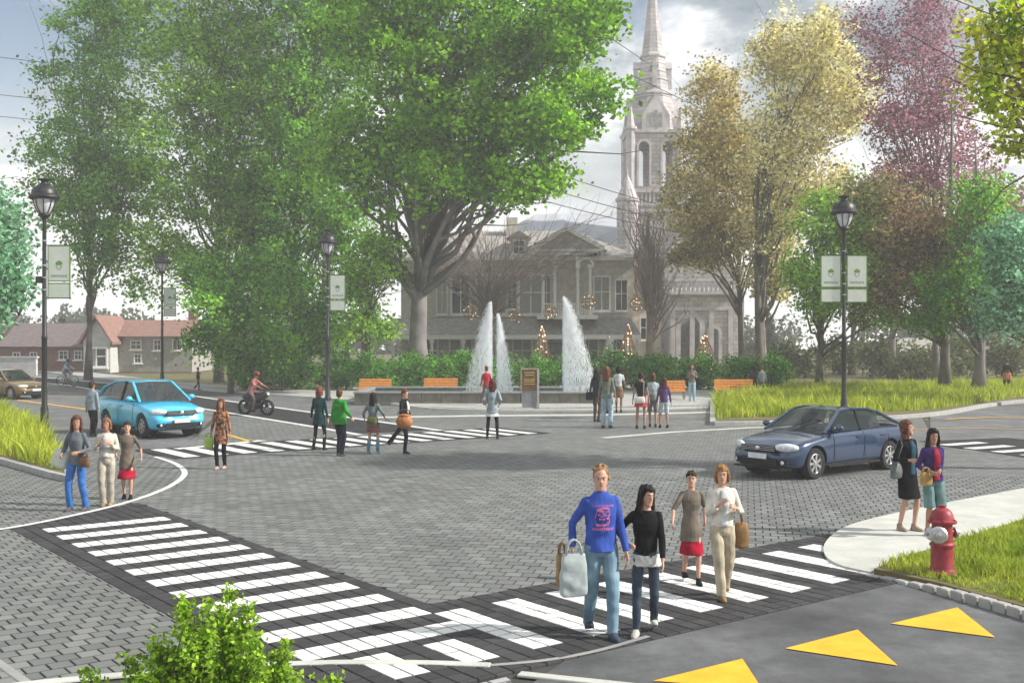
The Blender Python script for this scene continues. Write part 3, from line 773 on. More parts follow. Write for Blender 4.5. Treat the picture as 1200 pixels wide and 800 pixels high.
# bare trees in front of the house
def bare_tree(lab, base, top, r0, lobes, n, seed):
    rng = np.random.default_rng(seed)
    root = empty('bare_tree', (base[0], base[1], 0), 0, lab, 'tree', 'leafless trees by the stone house')
    off = np.array([base[0], base[1], 0.0]); cl = lobe_points(lobes, n, rng, 0.5) - off
    mb = MB(); tp = [(0.1 * math.sin(i), 0.1 * math.cos(i * 1.7), top * i / 6) for i in range(7)]
    mb.tube(tp, [r0 * (1 - 0.7 * i / 6) for i in range(7)], 8)
    mt = MB()
    for j, c in enumerate(cl):
        t = float(np.clip(c[2] / top * 0.55 - rng.uniform(0, .1), 0.2, 0.95)); k = t * 6
        a = np.array(tp[int(k)]) * (1 - k % 1) + np.array(tp[min(6, int(k) + 1)]) * (k % 1)
        pts = limb(mb, a, c, r0 * 0.3 * (1.1 - t), 0.02, rng, -0.1, 5, 5)
        for q in range(5):
            s0 = pts[rng.integers(2, 6)]; d = (c - a) / np.linalg.norm(c - a)
            limb(mt, s0, s0 + (d + rng.normal(size=3) * 0.7 + np.array([0, 0, .3])) * rng.uniform(.5, 1.7), 0.018, 0.008, rng, -0.05, 3, 2)
    link('trunk', mb.mesh(), M_barkb, root, smooth=True)
    o = link('twigs', mt.mesh(), M_barkb, root); o['kind'] = 'stuff'
M_barkb = mat('bark_brown', (0.24, 0.18, 0.16), 0.9, scale=1.2, col2=(0.34, 0.27, 0.24), bump=0.6, bscale=9)
bare_tree('wide leafless brown tree over the veranda of the house', T(575, 80), 8, 0.3, px_lobes([(560, 290, 80, 80, 34, 4), (630, 300, 80, 60, 30, 3), (500, 300, 80, 45, 34, 3), (690, 280, 81, 40, 30, 3)]), 110, 31)
bare_tree('tall leafless brown tree between the house and the stone porch', T(760, 82), 12, 0.32, px_lobes([(760, 290, 82, 34, 46, 3), (745, 250, 82, 24, 30, 2), (780, 330, 82, 30, 34, 2)]), 90, 32)

# hedge row of separate shrubs, behind the fountain
def shrub(name, lab, cx, cy, rx, ry, h, n, leaf, lm, seed, group, cat='shrub', per=30):
    rng = np.random.default_rng(seed)
    root = empty(name, (cx, cy, 0), 0, lab, cat, group)
    lob = [(rng.uniform(-.5, .5) * rx, rng.uniform(-.4, .4) * ry, h * rng.uniform(.4, .62), rx * rng.uniform(.5, .85), ry * .8, h * rng.uniform(.36, .5), 1) for _ in range(5)] + [(0, 0, h * .35, rx, ry, h * .42, 1)]
    cl = lobe_points(lob, n, rng, 0.4); cl[:, 2] = np.clip(cl[:, 2], 0.08, None)
    cen = np.repeat(cl, per, axis=0); cen = cen + rng.normal(size=cen.shape) * leaf[0] * 1.0
    cen[:, 2] = np.clip(cen[:, 2], 0.06, None)
    mb = MB()
    for i in rng.permutation(len(cl))[:14]:
        limb(mb, (rng.uniform(-.1, .1), rng.uniform(-.1, .1), 0), cl[i], 0.03 * h / 2, 0.008, rng, -0.1, 4, 4)
    link('stem', mb.mesh(), M_bark, root)
    link('foliage', leaf_mesh('foliage', cen, leaf[0], leaf[1], rng, 0.2), lm, root)
    return root
xs = [(300, 'shrub at the left end of the hedge row'), (345, 'hedge shrub behind the cyclist in red'), (392, 'hedge shrub behind the middle street lamp'), (440, 'hedge shrub behind the left orange bench'),
      (487, 'hedge shrub between the two left benches'), (532, 'hedge shrub left of the twin water jets'), (580, 'hedge shrub behind the twin water jets'), (628, 'hedge shrub behind the brown notice board'),
      (675, 'hedge shrub behind the tall single jet'), (722, 'hedge shrub behind the left group of passers-by'), (770, 'hedge shrub behind the woman in the red skirt by the fountain'), (815, 'hedge shrub behind the person in blue jeans'),
      (860, 'hedge shrub behind the right orange bench'), (905, 'dark shrub at the right end of the hedge row')]
for i, (px, lab) in enumerate(xs):
    Y = 63 + (i % 3) * 0.5
    shrub('hedge_shrub', lab, *T(px, Y), 1.45, 1.0, (2.15, 2.35, 2.2, 2.3)[i % 4] * (0.86 if i > 12 else 1), 105, (0.17, 0.12), L_hedge, 70 + i, 'clipped shrubs in the row behind the fountain', per=34)
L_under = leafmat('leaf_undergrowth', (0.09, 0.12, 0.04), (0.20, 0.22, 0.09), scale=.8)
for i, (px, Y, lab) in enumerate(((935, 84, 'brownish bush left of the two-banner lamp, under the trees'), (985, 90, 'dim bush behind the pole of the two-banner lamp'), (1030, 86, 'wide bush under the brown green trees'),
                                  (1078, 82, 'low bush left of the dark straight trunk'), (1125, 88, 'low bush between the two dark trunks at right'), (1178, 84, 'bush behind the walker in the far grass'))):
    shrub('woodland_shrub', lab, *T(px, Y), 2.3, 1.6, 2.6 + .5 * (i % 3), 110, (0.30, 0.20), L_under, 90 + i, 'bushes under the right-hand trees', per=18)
# near young tree whose top shows at the bottom edge
def near_shrub():
    rng = np.random.default_rng(5); Y = 8.3
    root = empty('young_tree', (*T(262, Y), 0), 0, 'leafy top of a young bright green tree at the bottom edge', 'tree')
    off = np.array([*T(262, Y), 0.0])
    spikes = [(270, 684, 700), (241, 702, 760), (217, 703, 800), (212, 700, 790), (290, 705, 790), (186, 746, 830), (180, 752, 830), (335, 752, 840), (333, 760, 820), (262, 712, 830), (300, 740, 850), (230, 740, 850), (150, 765, 850), (200, 760, 860), (270, 750, 860), (310, 770, 860), (395, 792, 850), (100, 783, 850), (250, 790, 870), (165, 790, 860), (220, 800, 870), (345, 790, 860)]
    cl = []; mb = MB()
    mb.tube([(0, 0, -0.05), (0.02, 0, 0.3), (0, 0.02, 0.62)], [0.035, 0.028, 0.02], 7)
    for (x, y, yb) in spikes:
        y2 = Y + rng.uniform(-.22, .22)
        tpv = np.array(XZ(x, y, y2)) - off; bt = np.array(XZ(x * 0.7 + 262 * .3, 840, Y + (y2 - Y) * .4)) - off
        pts = limb(mb, (0, 0, 0.5), bt, 0.014, 0.008, rng, 0.0, 5, 3); limb(mb, bt, tpv, 0.008, 0.002, rng, 0, 4, 5)
        n = int(26 + (880 - y) * 1.0)
        for _ in range(n):
            t = rng.uniform(0, 1) ** .8; p = tpv * (1 - t) + bt * t
            cl.append(p + rng.normal(size=3) * (0.018 + 0.085 * t) * np.array([1, 1, .8]))
    cen = np.repeat(np.array(cl), 4, axis=0); cen = cen + rng.normal(size=cen.shape) * 0.022
    link('trunk', mb.mesh(), M_bark, root, smooth=True)
    link('crown', leaf_mesh('crown', cen, 0.045, 0.032, rng, 0.2), L_near, root)
near_shrub()
# ---------------------------------------------------------------- grasses
def grass(name, poly, n, h, wd, m, seed, z=0.1, lab=None, parent=None, lean=0.35, hvar=0.5, dens=None):
    rng = np.random.default_rng(seed); poly = [(p[0], p[1]) for p in poly]
    P_ = np.array(poly); lo, hi = P_.min(0), P_.max(0); pts = []
    while len(pts) < n:
        q = rng.uniform(lo, hi, size=(n * 2, 2))
        ins = np.zeros(len(q), bool); j = len(P_) - 1
        for i in range(len(P_)):
            xi, yi, xj, yj = *P_[i], *P_[j]
            with np.errstate(divide='ignore', invalid='ignore'):
                c = ((yi > q[:, 1]) != (yj > q[:, 1])) & (q[:, 0] < (xj - xi) * (q[:, 1] - yi) / (yj - yi) + xi)
            ins ^= c; j = i
        pts += list(q[ins & (np.abs(q[:, 0]) < q[:, 1] * 0.48 + 3.5)])
    p = np.array(pts[:n]); N_ = len(p)
    clump = 0.75 + 0.35 * np.sin(p[:, 0] * 2.1 + 1.3 * np.sin(p[:, 1] * 1.7)) * np.cos(p[:, 1] * 1.9)
    H = h * rng.uniform(1 - hvar, 1 + hvar * .6, N_) * clump
    a = rng.uniform(0, 2 * np.pi, N_); ln = rng.normal(size=(N_, 2)) * lean * H[:, None]
    d = np.stack([np.cos(a), np.sin(a)], 1) * wd * rng.uniform(.6, 1.3, N_)[:, None]
    zz = np.full(N_, z - 0.02)
    v0 = np.c_[p - d / 2, zz]; v1 = np.c_[p + d / 2, zz]
    v2 = np.c_[p + ln * .35 + d * .4, zz + H * .6]; v3 = np.c_[p + ln * .35 - d * .4, zz + H * .6]; v4 = np.c_[p + ln, zz + H]
    v = np.stack([v0, v1, v2, v3, v4], 1).reshape(-1, 3).astype(np.float32)
    me = bpy.data.meshes.new(name); me.vertices.add(5 * N_); me.vertices.foreach_set('co', v.ravel())
    me.loops.add(9 * N_); me.polygons.add(3 * N_); k = np.arange(N_, dtype=np.int32)[:, None] * 5
    me.loops.foreach_set('vertex_index', (k + np.array([[0, 1, 2, 0, 2, 3, 3, 2, 4]], dtype=np.int32)).ravel())
    me.polygons.foreach_set('loop_start', np.arange(3 * N_, dtype=np.int32) * 3)
    try: me.polygons.foreach_set('loop_total', np.full(3 * N_, 3, dtype=np.int32))
    except Exception: pass
    me.update(calc_edges=True)
    o = link(name, me, m, parent); o['kind'] = 'stuff'
    if lab and not parent: o['label'] = lab; o['category'] = 'grass'
    return o
L_grass = leafmat('grass_blades', (0.28, 0.38, 0.02), (0.56, 0.60, 0.07), transl=0.4, isl=0.35, scale=1.2)
L_grass2 = leafmat('lawn_blades', (0.24, 0.35, 0.03), (0.50, 0.54, 0.08), transl=0.35, isl=0.35, scale=1.5)
grass('grass', P((-200, 472), (0, 486), (38, 502), (58, 522), (76, 556), (60, 554), (0, 537), (-200, 508)), 13000, 0.62, 0.035, L_grass, 1, 0.1, 'tall yellow green grass in the planted bed beside the left lamp')
grass('grass', P((838, 494), (838, 470), (930, 460), (1330, 450), (1330, 460), (1200, 467), (1100, 482), (1000, 489)), 26000, 0.62, 0.06, L_grass, 2, 0.12, 'tall yellow green grass strip behind the blue sedan')
grass('grass', P((1030, 671), (1062, 661), (1130, 639), (1200, 616), (1300, 590), (1560, 585), (1560, 820), (1420, 778), (1200, 714), (1100, 687)), 60000, 0.13, 0.018, L_grass2, 3, 0.08, 'bright green lawn grass around the red hydrant', hvar=.6)
grass('grass', P((1095, 655), (1200, 632), (1300, 620), (1330, 700), (1200, 690), (1120, 672)), 7000, 0.24, 0.018, L_grass2, 4, 0.08, 'longer tufts of grass on the lawn right of the hydrant', hvar=.7)
# ================================================================ STREET THINGS
M_black = mat('lamp_black', (0.012, 0.012, 0.014), 0.45, spec=0.5, scale=9, bump=0.1)
M_glass = mat('lamp_glass', (0.55, 0.55, 0.58), 0.12, spec=0.6, scale=3, var=0.25)
M_ban = mat('banner_white', (0.80, 0.84, 0.78), 0.7, scale=3, col2=(0.88, 0.90, 0.86), transl=0.5)
M_bgreen = mat('banner_green', (0.13, 0.27, 0.05), 0.6, var=0.1)
M_bdark = mat('banner_text', (0.10, 0.14, 0.12), 0.7)
M_bgrey = mat('banner_grey', (0.38, 0.42, 0.42), 0.7)
def text_mesh(txt, width, font_shear=0):
    cu = bpy.data.curves.new('t', 'FONT'); cu.body = txt; cu.align_x = 'CENTER'; cu.align_y = 'CENTER'; cu.size = 1; cu.extrude = 0.01; cu.offset = 0.012
    cu.resolution_u = 2
    o = bpy.data.objects.new('t', cu); C.objects.link(o)
    bpy.context.view_layer.update()
    dg = bpy.context.evaluated_depsgraph_get(); me = bpy.data.meshes.new_from_object(o.evaluated_get(dg))
    bpy.data.objects.remove(o); bpy.data.curves.remove(cu)
    xs_ = [v.co.x for v in me.vertices]; k = width / (max(xs_) - min(xs_))
    me.transform(Matrix.Diagonal((k, k, 0.12, 1)))
    return me
TXT = text_mesh('SAINTE-JULIE', 0.52)
def banner(root, side, rot=0):
    """white banner with green border, emblem and name; side = -1 or +1; local +X outwards, faces -Y"""
    b = MB(); W, Hh = 0.72, 1.14; zt = 6.05; cx = side * (0.12 + W / 2)
    b.box((cx, 0, zt - Hh / 2), (W, 0.016, Hh)); o = b.build('banner', M_ban, root)
    l = MB(); l.box((cx, 0, zt - Hh - 0.08 - 0.24), (W, 0.016, 0.48)); o2 = l.build('banner', M_ban, root)
    g = MB(); e = 0.035
    for x0 in (cx - W / 2, cx + W / 2): g.box((x0, 0, zt - 0.85), (e, 0.022, 1.78))
    for z in (zt + 0.01, zt - Hh - 0.005, zt - Hh - 0.075, zt - 1.70): g.box((cx, 0, z), (W, 0.0225, e))
    g.build('border', M_bgreen, root)
    em = MB()
    for sy in (-1, 1):
        y = sy * 0.0105
        zc = zt - 0.60
        pts = [(-.10, -.02), (.10, -.02), (.115, .04), (.085, .08), (.06, .10), (.02, .115), (0, .15), (-.02, .115), (-.06, .10), (-.085, .08), (-.115, .04)]
        em.add([(cx + p[0], y, zc + p[1]) for p in pts], [tuple(range(len(pts)))])
    em.build('emblem', M_bgreen, o)
    e2 = MB()
    for sy in (-1, 1):
        y = sy * 0.0105; zc = zt - 0.60
        for s_ in (-1, 1):
            pts = [(s_ * .105, -.04), (s_ * .04, -.04), (s_ * .05, -.10), (s_ * .012, -.15), (s_ * .0, -.21), (s_ * .07, -.14)]
            e2.add([(cx + p[0], y, zc + p[1]) for p in pts], [tuple(range(len(pts)))])
    e2.build('emblem', M_bgrey, o)
    for sy in (-1, 1):
        tm = TXT.copy(); t = link('lettering', tm, M_bdark, o)
        t.location = (cx, -sy * 0.0095, zt - 0.98); t.rotation_euler = (R(90), 0, 0 if sy > 0 else R(180)); 
    ar = MB()
    for z in (zt + 0.03, zt - 1.70): ar.tube([(side * 0.02, 0, z), (side * (0.16 + W), 0, z)], 0.016, 6)
    ar.build('bracket', M_black, root)
def lamp(px, py_base, hs, banners, label):
    g = G(px, py_base)
    r = empty('street_lamp', (g.x, g.y, 0), 0, label, 'street lamp', 'black lantern street lamps', scale=hs)
    p = MB(); p.lathe([(0.17, 0), (0.17, 0.12), (0.13, 0.2), (0.125, 0.75), (0.09, 0.85), (0.085, 3.0), (0.095, 3.02), (0.095, 3.1), (0.075, 3.14), (0.062, 6.9), (0.075, 6.95), (0.075, 7.0), (0.06, 7.05), (0.10, 7.12)], seg=14)
    p.build('pole', M_black, r, smooth=True, auto=40)
    b = MB()
    for z in (4.6, 5.0, 5.4, 6.2): b.lathe([(0.079, 0), (0.079, 0.05)], (0, 0, z), 12)
    b.build('clamp', mat('steel_band', (0.35, 0.35, 0.36), 0.4, metal=0.7), r)
    def LZ(pr): return [(q[0] * 1.38, 6.95 + (q[1] - 7.05) * 1.12) for q in pr]
    k = MB(); k.lathe(LZ([(0.06, 7.05), (0.15, 7.14), (0.12, 7.2), (0.05, 7.21)]), seg=14); k.build('collar', M_black, r, smooth=True, auto=40)
    gl = MB(); gl.lathe(LZ([(0.10, 7.2), (0.15, 7.28), (0.205, 7.42), (0.235, 7.58), (0.235, 7.66), (0.05, 7.67)]), seg=16); gl.build('globe', M_glass, r, smooth=True, auto=50)
    for q in range(8):
        ri = MB(); a = q * math.pi / 4 + 0.3; ri.tube([(math.cos(a) * x, math.sin(a) * x, z) for x, z in LZ([(0.11, 7.19), (0.165, 7.28), (0.22, 7.42), (0.248, 7.58), (0.25, 7.66)])], 0.016, 5); ri.build('rib', M_black, r)
    ca = MB(); ca.lathe(LZ([(0.32, 7.60), (0.355, 7.66), (0.35, 7.71), (0.30, 7.76), (0.29, 7.84), (0.25, 7.94), (0.16, 8.02), (0.085, 8.06), (0.075, 8.14), (0.15, 8.17), (0.155, 8.20), (0.02, 8.23)]), seg=20)
    ca.build('cap', M_black, r, smooth=True, auto=35)
    for s_ in banners: banner(r, s_)
    return r
lamp(52, 505, 1.0, (1,), 'tall street lamp with one banner beside the left planted bed')
lamp(190, 453, 1.0, (1,), 'smallest street lamp, one banner, behind the light blue car')
lamp(384, 469, 1.0, (1,), 'street lamp with one banner behind the man in green')
lamp(989, 493, 1.0, (-1, 1), 'street lamp with two banners standing in the grass strip')
# traffic speaker box / small basket on the left lamp
hb = MB(); hp = G(52, 505)
hb.box((hp.x - 0.17, hp.y, 4.95), (0.16, 0.2, 0.22)); hb.tube([(hp.x - .22, hp.y, 5.1), (hp.x - .25, hp.y, 5.3), (hp.x - .1, hp.y, 5.35)], 0.02, 6)
tag(hb.build('camera_box', M_black, bevel=0.02), 'small dark box clamped to the left side of the tall lamp', 'camera')

# hydrant
def hydrant():
    g = G(1104, 672, 0.08); r = empty('fire_hydrant', (g.x, g.y, 0.07), R(14), 'red fire hydrant with silver side caps on the lawn corner', 'hydrant')
    M_red = mat('hydrant_red', (0.27, 0.022, 0.035), 0.5, scale=14, var=0.25, bump=0.15, bscale=60, coat=0.15)
    M_sil = mat('hydrant_silver', (0.52, 0.52, 0.54), 0.4, metal=0.75, scale=20, var=0.2, bump=0.1)
    s = 0.95
    b = MB(); b.lathe([(0.21, 0), (0.215, 0.03), (0.19, 0.055), (0.155, 0.07), (0.14, 0.10), (0.138, 0.36), (0.155, 0.37), (0.155, 0.395), (0.13, 0.42), (0.125, 0.66), (0.14, 0.67)], seg=20)
    b.build('barrel', M_red, r, smooth=True, auto=35)
    c = MB(); c.lathe([(0.175, 0.66), (0.18, 0.69), (0.15, 0.71), (0.135, 0.76), (0.115, 0.81), (0.07, 0.845), (0.045, 0.85), (0.045, 0.885), (0.02, 0.89)], seg=20)
    c.build('bonnet', M_red, r, smooth=True, auto=35)
    for a in range(6):
        q = MB(); q.lathe([(0.016, 0), (0.016, 0.03), (0.004, 0.034)], (0.16 * math.cos(a * 1.047), 0.16 * math.sin(a * 1.047), 0.685), 6); q.build('bolt', M_red, r)
    for sx, rr, ln in ((-1, 0.062, 0.21), (1, 0.05, 0.22)):
        q = MB(); q.lathe([(rr + .01, 0.08), (rr, 0.10), (rr, ln - 0.05)], (0, 0, 0.53), 14, Matrix.Rotation(R(90) * sx, 4, 'Y')); q.build('outlet', M_red, r, smooth=True, auto=35)
        q = MB(); q.lathe([(rr + .022, ln - .055), (rr + .024, ln - 0.03), (rr + .01, ln - .01), (0.025, ln), (0.024, ln + 0.03), (0.01, ln + .032)], (0, 0, 0.53), 12, Matrix.Rotation(R(90) * sx, 4, 'Y')); q.build('outlet_cap', M_sil, r, smooth=True, auto=30)
    M_ = Matrix.Rotation(R(90), 4, 'X')
    q = MB(); q.lathe([(0.095, 0.09), (0.085, 0.11), (0.085, 0.16)], (-0.05, 0, 0.53), 16, Matrix.Rotation(R(-35), 4, 'Z') @ M_); q.build('outlet', M_red, r, smooth=True, auto=35)
    q = MB(); q.lathe([(0.11, 0.15), (0.115, 0.18), (0.095, 0.205), (0.03, 0.215), (0.028, 0.25), (0.01, 0.252)], (-0.05, 0, 0.53), 14, Matrix.Rotation(R(-35), 4, 'Z') @ M_); q.build('outlet_cap', M_sil, r, smooth=True, auto=30)
hydrant()

# ---------------------------------------------------------------- fountain
def fountain():
    Yf = 50.5; x0, x1 = (425 - 600) / F * Yf, (702 - 600) / F * Yf; dpt = 5.0
    r = empty('fountain_basin', ((x0 + x1) / 2, Yf + dpt / 2, 0), 0, 'long low fountain basin with stone walls in front of the hedge', 'fountain')
    L_ = x1 - x0; M_st = mat('basin_stone', (0.13, 0.125, 0.10), 0.85, scale=3, col2=(0.20, 0.19, 0.155), bump=0.5, bscale=30)
    M_cope = mat('basin_coping', (0.25, 0.245, 0.23), 0.7, scale=4, var=0.15, bump=0.3)
    hw = 0.50
    n = 12; w1 = L_ / n
    for sy, yy in ((-1, -dpt / 2), (1, dpt / 2)):
        for i in range(n):
            b = MB(); b.box((-L_ / 2 + w1 * (i + .5), yy, hw / 2), (w1 - 0.02, 0.35, hw)); b.build('wall_block', M_st, r, bevel=0.01)
            b = MB(); b.box((-L_ / 2 + w1 * (i + .5), yy, hw + 0.045), (w1 - 0.015, 0.5, 0.08)); b.build('coping_stone', M_cope, r, bevel=0.012)
    for sx in (-1, 1):
        b = MB(); b.box((sx * (L_ / 2 + 0.18), 0, hw / 2), (0.35, dpt + 0.35, hw)); b.build('wall_block', M_st, r, bevel=0.01)
        b = MB(); b.box((sx * (L_ / 2 + 0.2), 0, hw + 0.046), (0.42, dpt + 0.5, 0.08)); b.build('coping_stone', M_cope, r, bevel=0.01)
    M_w = mat('water', (0.10, 0.20, 0.24), 0.06, spec=0.8, bump=0.35, bscale=6, scale=1)
    b = MB(); b.box((0, 0, 0.42), (L_, dpt - 0.36, 0.04)); b.build('water', M_w, r)
fountain()
M_spray = mat('water_spray', (0.80, 0.82, 0.84), 0.35, var=0.03, transl=0.5, alpha=0.5)
def jet(lab, px, py_top, drift_px, Y, seed, n=1500, wid=0.05):
    rng = np.random.default_rng(seed); b0 = XZ(px, 466, Y); H = (XZ(px, py_top, Y).z - 0.5); dr = drift_px / F * Y
    r = empty('water_jet', (b0.x, Y, 0.45), 0, lab, 'water jet', 'fountain water jets')
    m = MB(); m.tube([(0, 0, 0), (0.0, 0, H * .5), (0.005 * np.sign(dr), 0, H * .9), (dr * .015, 0, H * .99)], [wid * .8, wid * .8, wid * .9, wid * .4], 8)
    m.build('column', M_spray, r, smooth=True)
    # fine drops leave the column on parabolas blown to one side; thick near the top, thin and torn lower down
    t = rng.uniform(0, 1, n); f0 = rng.beta(0.75, 1.2, n); g0 = rng.uniform(0.0, 1, n)
    t = t[(g0 > .85 * t ** .8 * (0.4 + .6 * f0))]; k = len(t); f0 = f0[:k]
    top = H * (1 - .28 * f0 * rng.uniform(0, 1, k))
    x = dr * (0.02 + 0.06 * f0 + f0 * 1.05 * t ** .62) + rng.normal(size=k) * .03 * (1 + t); z = top * (1 - t) + .05
    y = rng.normal(size=k) * (0.05 + 0.20 * t); l = rng.uniform(.05, .16, k) * (1 + 1.2 * t); w2 = rng.uniform(.004, .010, k)
    sl = dr * .2 * f0
    a = np.stack([x, y, z], 1); d = np.stack([sl * l, 0 * l, -l], 1); sx = np.stack([w2, w2 * .6, 0 * w2], 1)
    v = np.stack([a, a + d * .5 + sx, a + d, a + d * .5 - sx], 1).reshape(-1, 3)
    me = bpy.data.meshes.new('spray'); me.from_pydata([tuple(p) for p in v], [], [(4 * i, 4 * i + 1, 4 * i + 2, 4 * i + 3) for i in range(k)])
    o = link('spray', me, M_spray2, r); o['kind'] = 'stuff'
M_spray2 = mat('water_drops', (0.90, 0.92, 0.94), 0.4, var=0.02, transl=0.5, alpha=0.5)
jet('tallest water jet, right of the notice board, spray blown right', 660, 346, 36, 53, 1, 17000)
jet('left water jet of the twin pair, spray blown left', 576, 352, -28, 53, 2, 11000)
jet('right water jet of the twin pair, spray blown right', 583, 366, 16, 53.4, 3, 7000)

# notice board
def notice():
    g = G(622, 479); s = g.y / F
    r = empty('notice_board', (g.x, g.y, 0), 0, 'brown notice board on a grey stand in front of the fountain', 'notice board')
    Mw = mat('board_brown', (0.10, 0.05, 0.015), 0.7, scale=3, col2=(0.16, 0.09, 0.03))
    Mp = mat('post_grey', (0.42, 0.42, 0.42), 0.6)
    W = 20 * s; zt = (479 - 433) * s; zb = (479 - 457) * s
    b = MB(); b.box((-W * .08, 0, (zt + zb) / 2), (W * .9, 0.08, zt - zb)); p = b.build('panel', Mw, r, bevel=0.01)
    b = MB(); b.box((-W * .08, 0.02, zb / 2), (W * .86, 0.07, zb)); b.build('pedestal', mat('pedestal_grey', (0.24, 0.24, 0.25), 0.8, var=.15), r)
    b = MB(); b.box((W * .43, 0, zt / 2), (0.09, 0.1, zt + .04)); b.build('post', Mp, r)
    b = MB(); b.box((-W * .05, 0, zt + 0.03), (W * 1.05, 0.12, 0.06)); b.box((-W * .56, 0, (zt + zb) / 2), (0.05, 0.1, zt - zb)); b.build('frame', mat('frame_tan', (0.36, 0.33, 0.22), 0.7), r)
    ln = MB()
    for i, (ww, z) in enumerate(((.62, .86), (.5, .74), (.66, .52), (.6, .42), (.64, .30))):
        ln.box((-W * .08, -0.045, zb + (zt - zb) * z), (W * ww, 0.012, 0.05))
    ln.build('lettering', mat('board_text', (0.42, 0.28, 0.08), 0.6), p)
notice()
# benches: orange slatted backs
def bench(px, py, wpx, lab):
    g = G(px, py); W = wpx / F * g.y
    r = empty('park_bench', (g.x, g.y, 0), 0, lab, 'bench', 'orange wooden benches along the hedge')
    Mo = mat('bench_orange', (0.62, 0.24, 0.04), 0.55, scale=8, var=.15, bump=.2); Mg = mat('bench_metal', (0.2, 0.2, 0.2), 0.5)
    for i in range(4):
        b = MB(); b.box((0, 0.24 + i * 0.03, 0.52 + i * 0.125), (W, 0.035, 0.105), M=Matrix.Rotation(R(-14), 4, 'X')); b.build('back_slat', Mo, r, bevel=.006)
    for i in range(4):
        b = MB(); b.box((0, -0.18 + i * 0.115, 0.44), (W, 0.10, 0.035)); b.build('seat_slat', Mo, r, bevel=.006)
    for s_ in (-1, 1):
        b = MB(); x = s_ * W * .4
        b.bar((x, -0.2, 0), (x, -0.2, .42), .05); b.bar((x, 0.2, 0), (x, .36, 1.0), .05); b.bar((x, -0.22, .41), (x, .24, .41), .05); b.build('leg', Mg, r)
    return r
bench(439, 466, 38, 'orange bench at the left end, left of the bag carrier')
bench(516, 465, 40, 'orange bench left of the water jets')
bench(791, 469, 26, 'small orange bench beside the person in blue jeans')
bench(861, 467, 46, 'orange bench at the edge of the tall grass')
# light sculptures: wire spheres on a cable, and wire cones with warm bulbs
M_wire = mat('wire_copper', (0.40, 0.24, 0.15), 0.5, metal=0.2); M_bulb = mat('bulb_warm', (1, .8, .5), 0.5, emis=(1.0, 0.72, 0.42, 1.6))
M_wires = mat('wire_pale', (0.50, 0.47, 0.52), 0.5)
def ball(px, py, rpx, Y, lab, bulbs=10):
    c = XZ(px, py, Y); rr = rpx / F * Y
    r = empty('light_ball', c, 0, lab, 'decoration', 'wire light balls hung in front of the house')
    m = MB()
    for k in range(5):
        M_ = Matrix.Rotation(k * math.pi / 5, 3, 'Z')
        m.tube([M_ @ Vector((rr * math.cos(a), 0, rr * math.sin(a))) for a in [i * math.pi / 9 for i in range(18)]], 0.022, 4, close=True)
    for z in (-.5, 0, .5):
        q = math.sqrt(1 - z * z) * rr
        m.tube([(q * math.cos(a), q * math.sin(a), z * rr) for a in [i * math.pi / 8 for i in range(16)]], 0.02, 4, close=True)
    m.build('wire_cage', M_wire, r)
    rng = random.Random(px); b = MB()
    for i in range(bulbs):
        u, v = rng.uniform(0, 6.28), rng.uniform(-1, 1); q = math.sqrt(1 - v * v) * rr
        b.ell((q * math.cos(u), q * math.sin(u), v * rr), (.035,) * 3, seg=5, k=3)
    b.build('bulbs', M_bulb, r)
    w_ = MB(); w_.tube([(0, 0, rr), (0, 0, cable_z(c.x) - c.z)], 0.012, 4); w_.build('hanger', M_wire, r)
    return r
cA = (-7.4, 76.0, 8.2); cB = (9.4, 76.0, 8.6)
def cable_z(x):
    t = (x - cA[0]) / (cB[0] - cA[0]); return cA[2] + (cB[2] - cA[2]) * t - 1.0 * 4 * t * (1 - t)
cb = MB(); cb.tube([(cA[0] + (cB[0] - cA[0]) * i / 16, 76.0, cable_z(cA[0] + (cB[0] - cA[0]) * i / 16)) for i in range(17)], 0.02, 4)
tag(cb.build('cable', M_wire), 'thin cable the wire light balls hang from, in front of the house', 'cable')
for px_, py_, lab in ((551, 366, 'wire light ball hanging left of the twin jets'), (605, 370, 'wire light ball hanging just right of the twin jets'), (645, 366, 'wire light ball hanging left of the tall jet'),
                      (689, 354, 'wire light ball hanging right of the tall jet'), (746, 356, 'wire light ball hanging beside the tall leafless tree')):
    ball(px_, py_, 8, 76.0, lab)
def cone(px, py_top, hw, Y, lab, m_, hh=None, nb=40):
    t = XZ(px, py_top, Y); rr = hw / F * Y; H = t.z
    r = empty('light_cone', (t.x, Y, 0), 0, lab, 'decoration', 'lit wire cones behind the hedge')
    m = MB(); rng = random.Random(px)
    for k in range(12):
        a = k * math.pi / 6; m.tube([(rr * math.cos(a), rr * math.sin(a), 0), (rr * .8 * math.cos(a + .2), rr * .8 * math.sin(a + .2), H * .5), (0, 0, H)], 0.03, 4)
    for z in [i / 11 for i in range(1, 11)]:
        q = rr * (1 - z) ** .7; m.tube([(q * math.cos(a), q * math.sin(a), z * H) for a in [i * math.pi / 8 for i in range(16)]], 0.028, 4, close=True)
    m.build('wire_frame', m_, r)
    b = MB()
    for i in range(nb):
        z = rng.random() ** .8; a = rng.uniform(0, 6.28); q = rr * (1 - z) ** .7
        b.ell((q * math.cos(a), q * math.sin(a), z * H), (.05,) * 3, seg=5, k=3)
    b.build('bulbs', M_bulb, r)
cone(635, 382, 13, 70, 'warm lit wire cone behind the notice board', M_wire)
cone(713, 392, 10, 70, 'pale grey wire cone right of the tall jet', M_wires, nb=14)
cone(736, 380, 14, 71, 'tallest warm lit wire cone behind the passers-by', M_wire)
cone(826, 390, 16, 72, 'warm lit wire cone in front of the stone porch', M_wire)
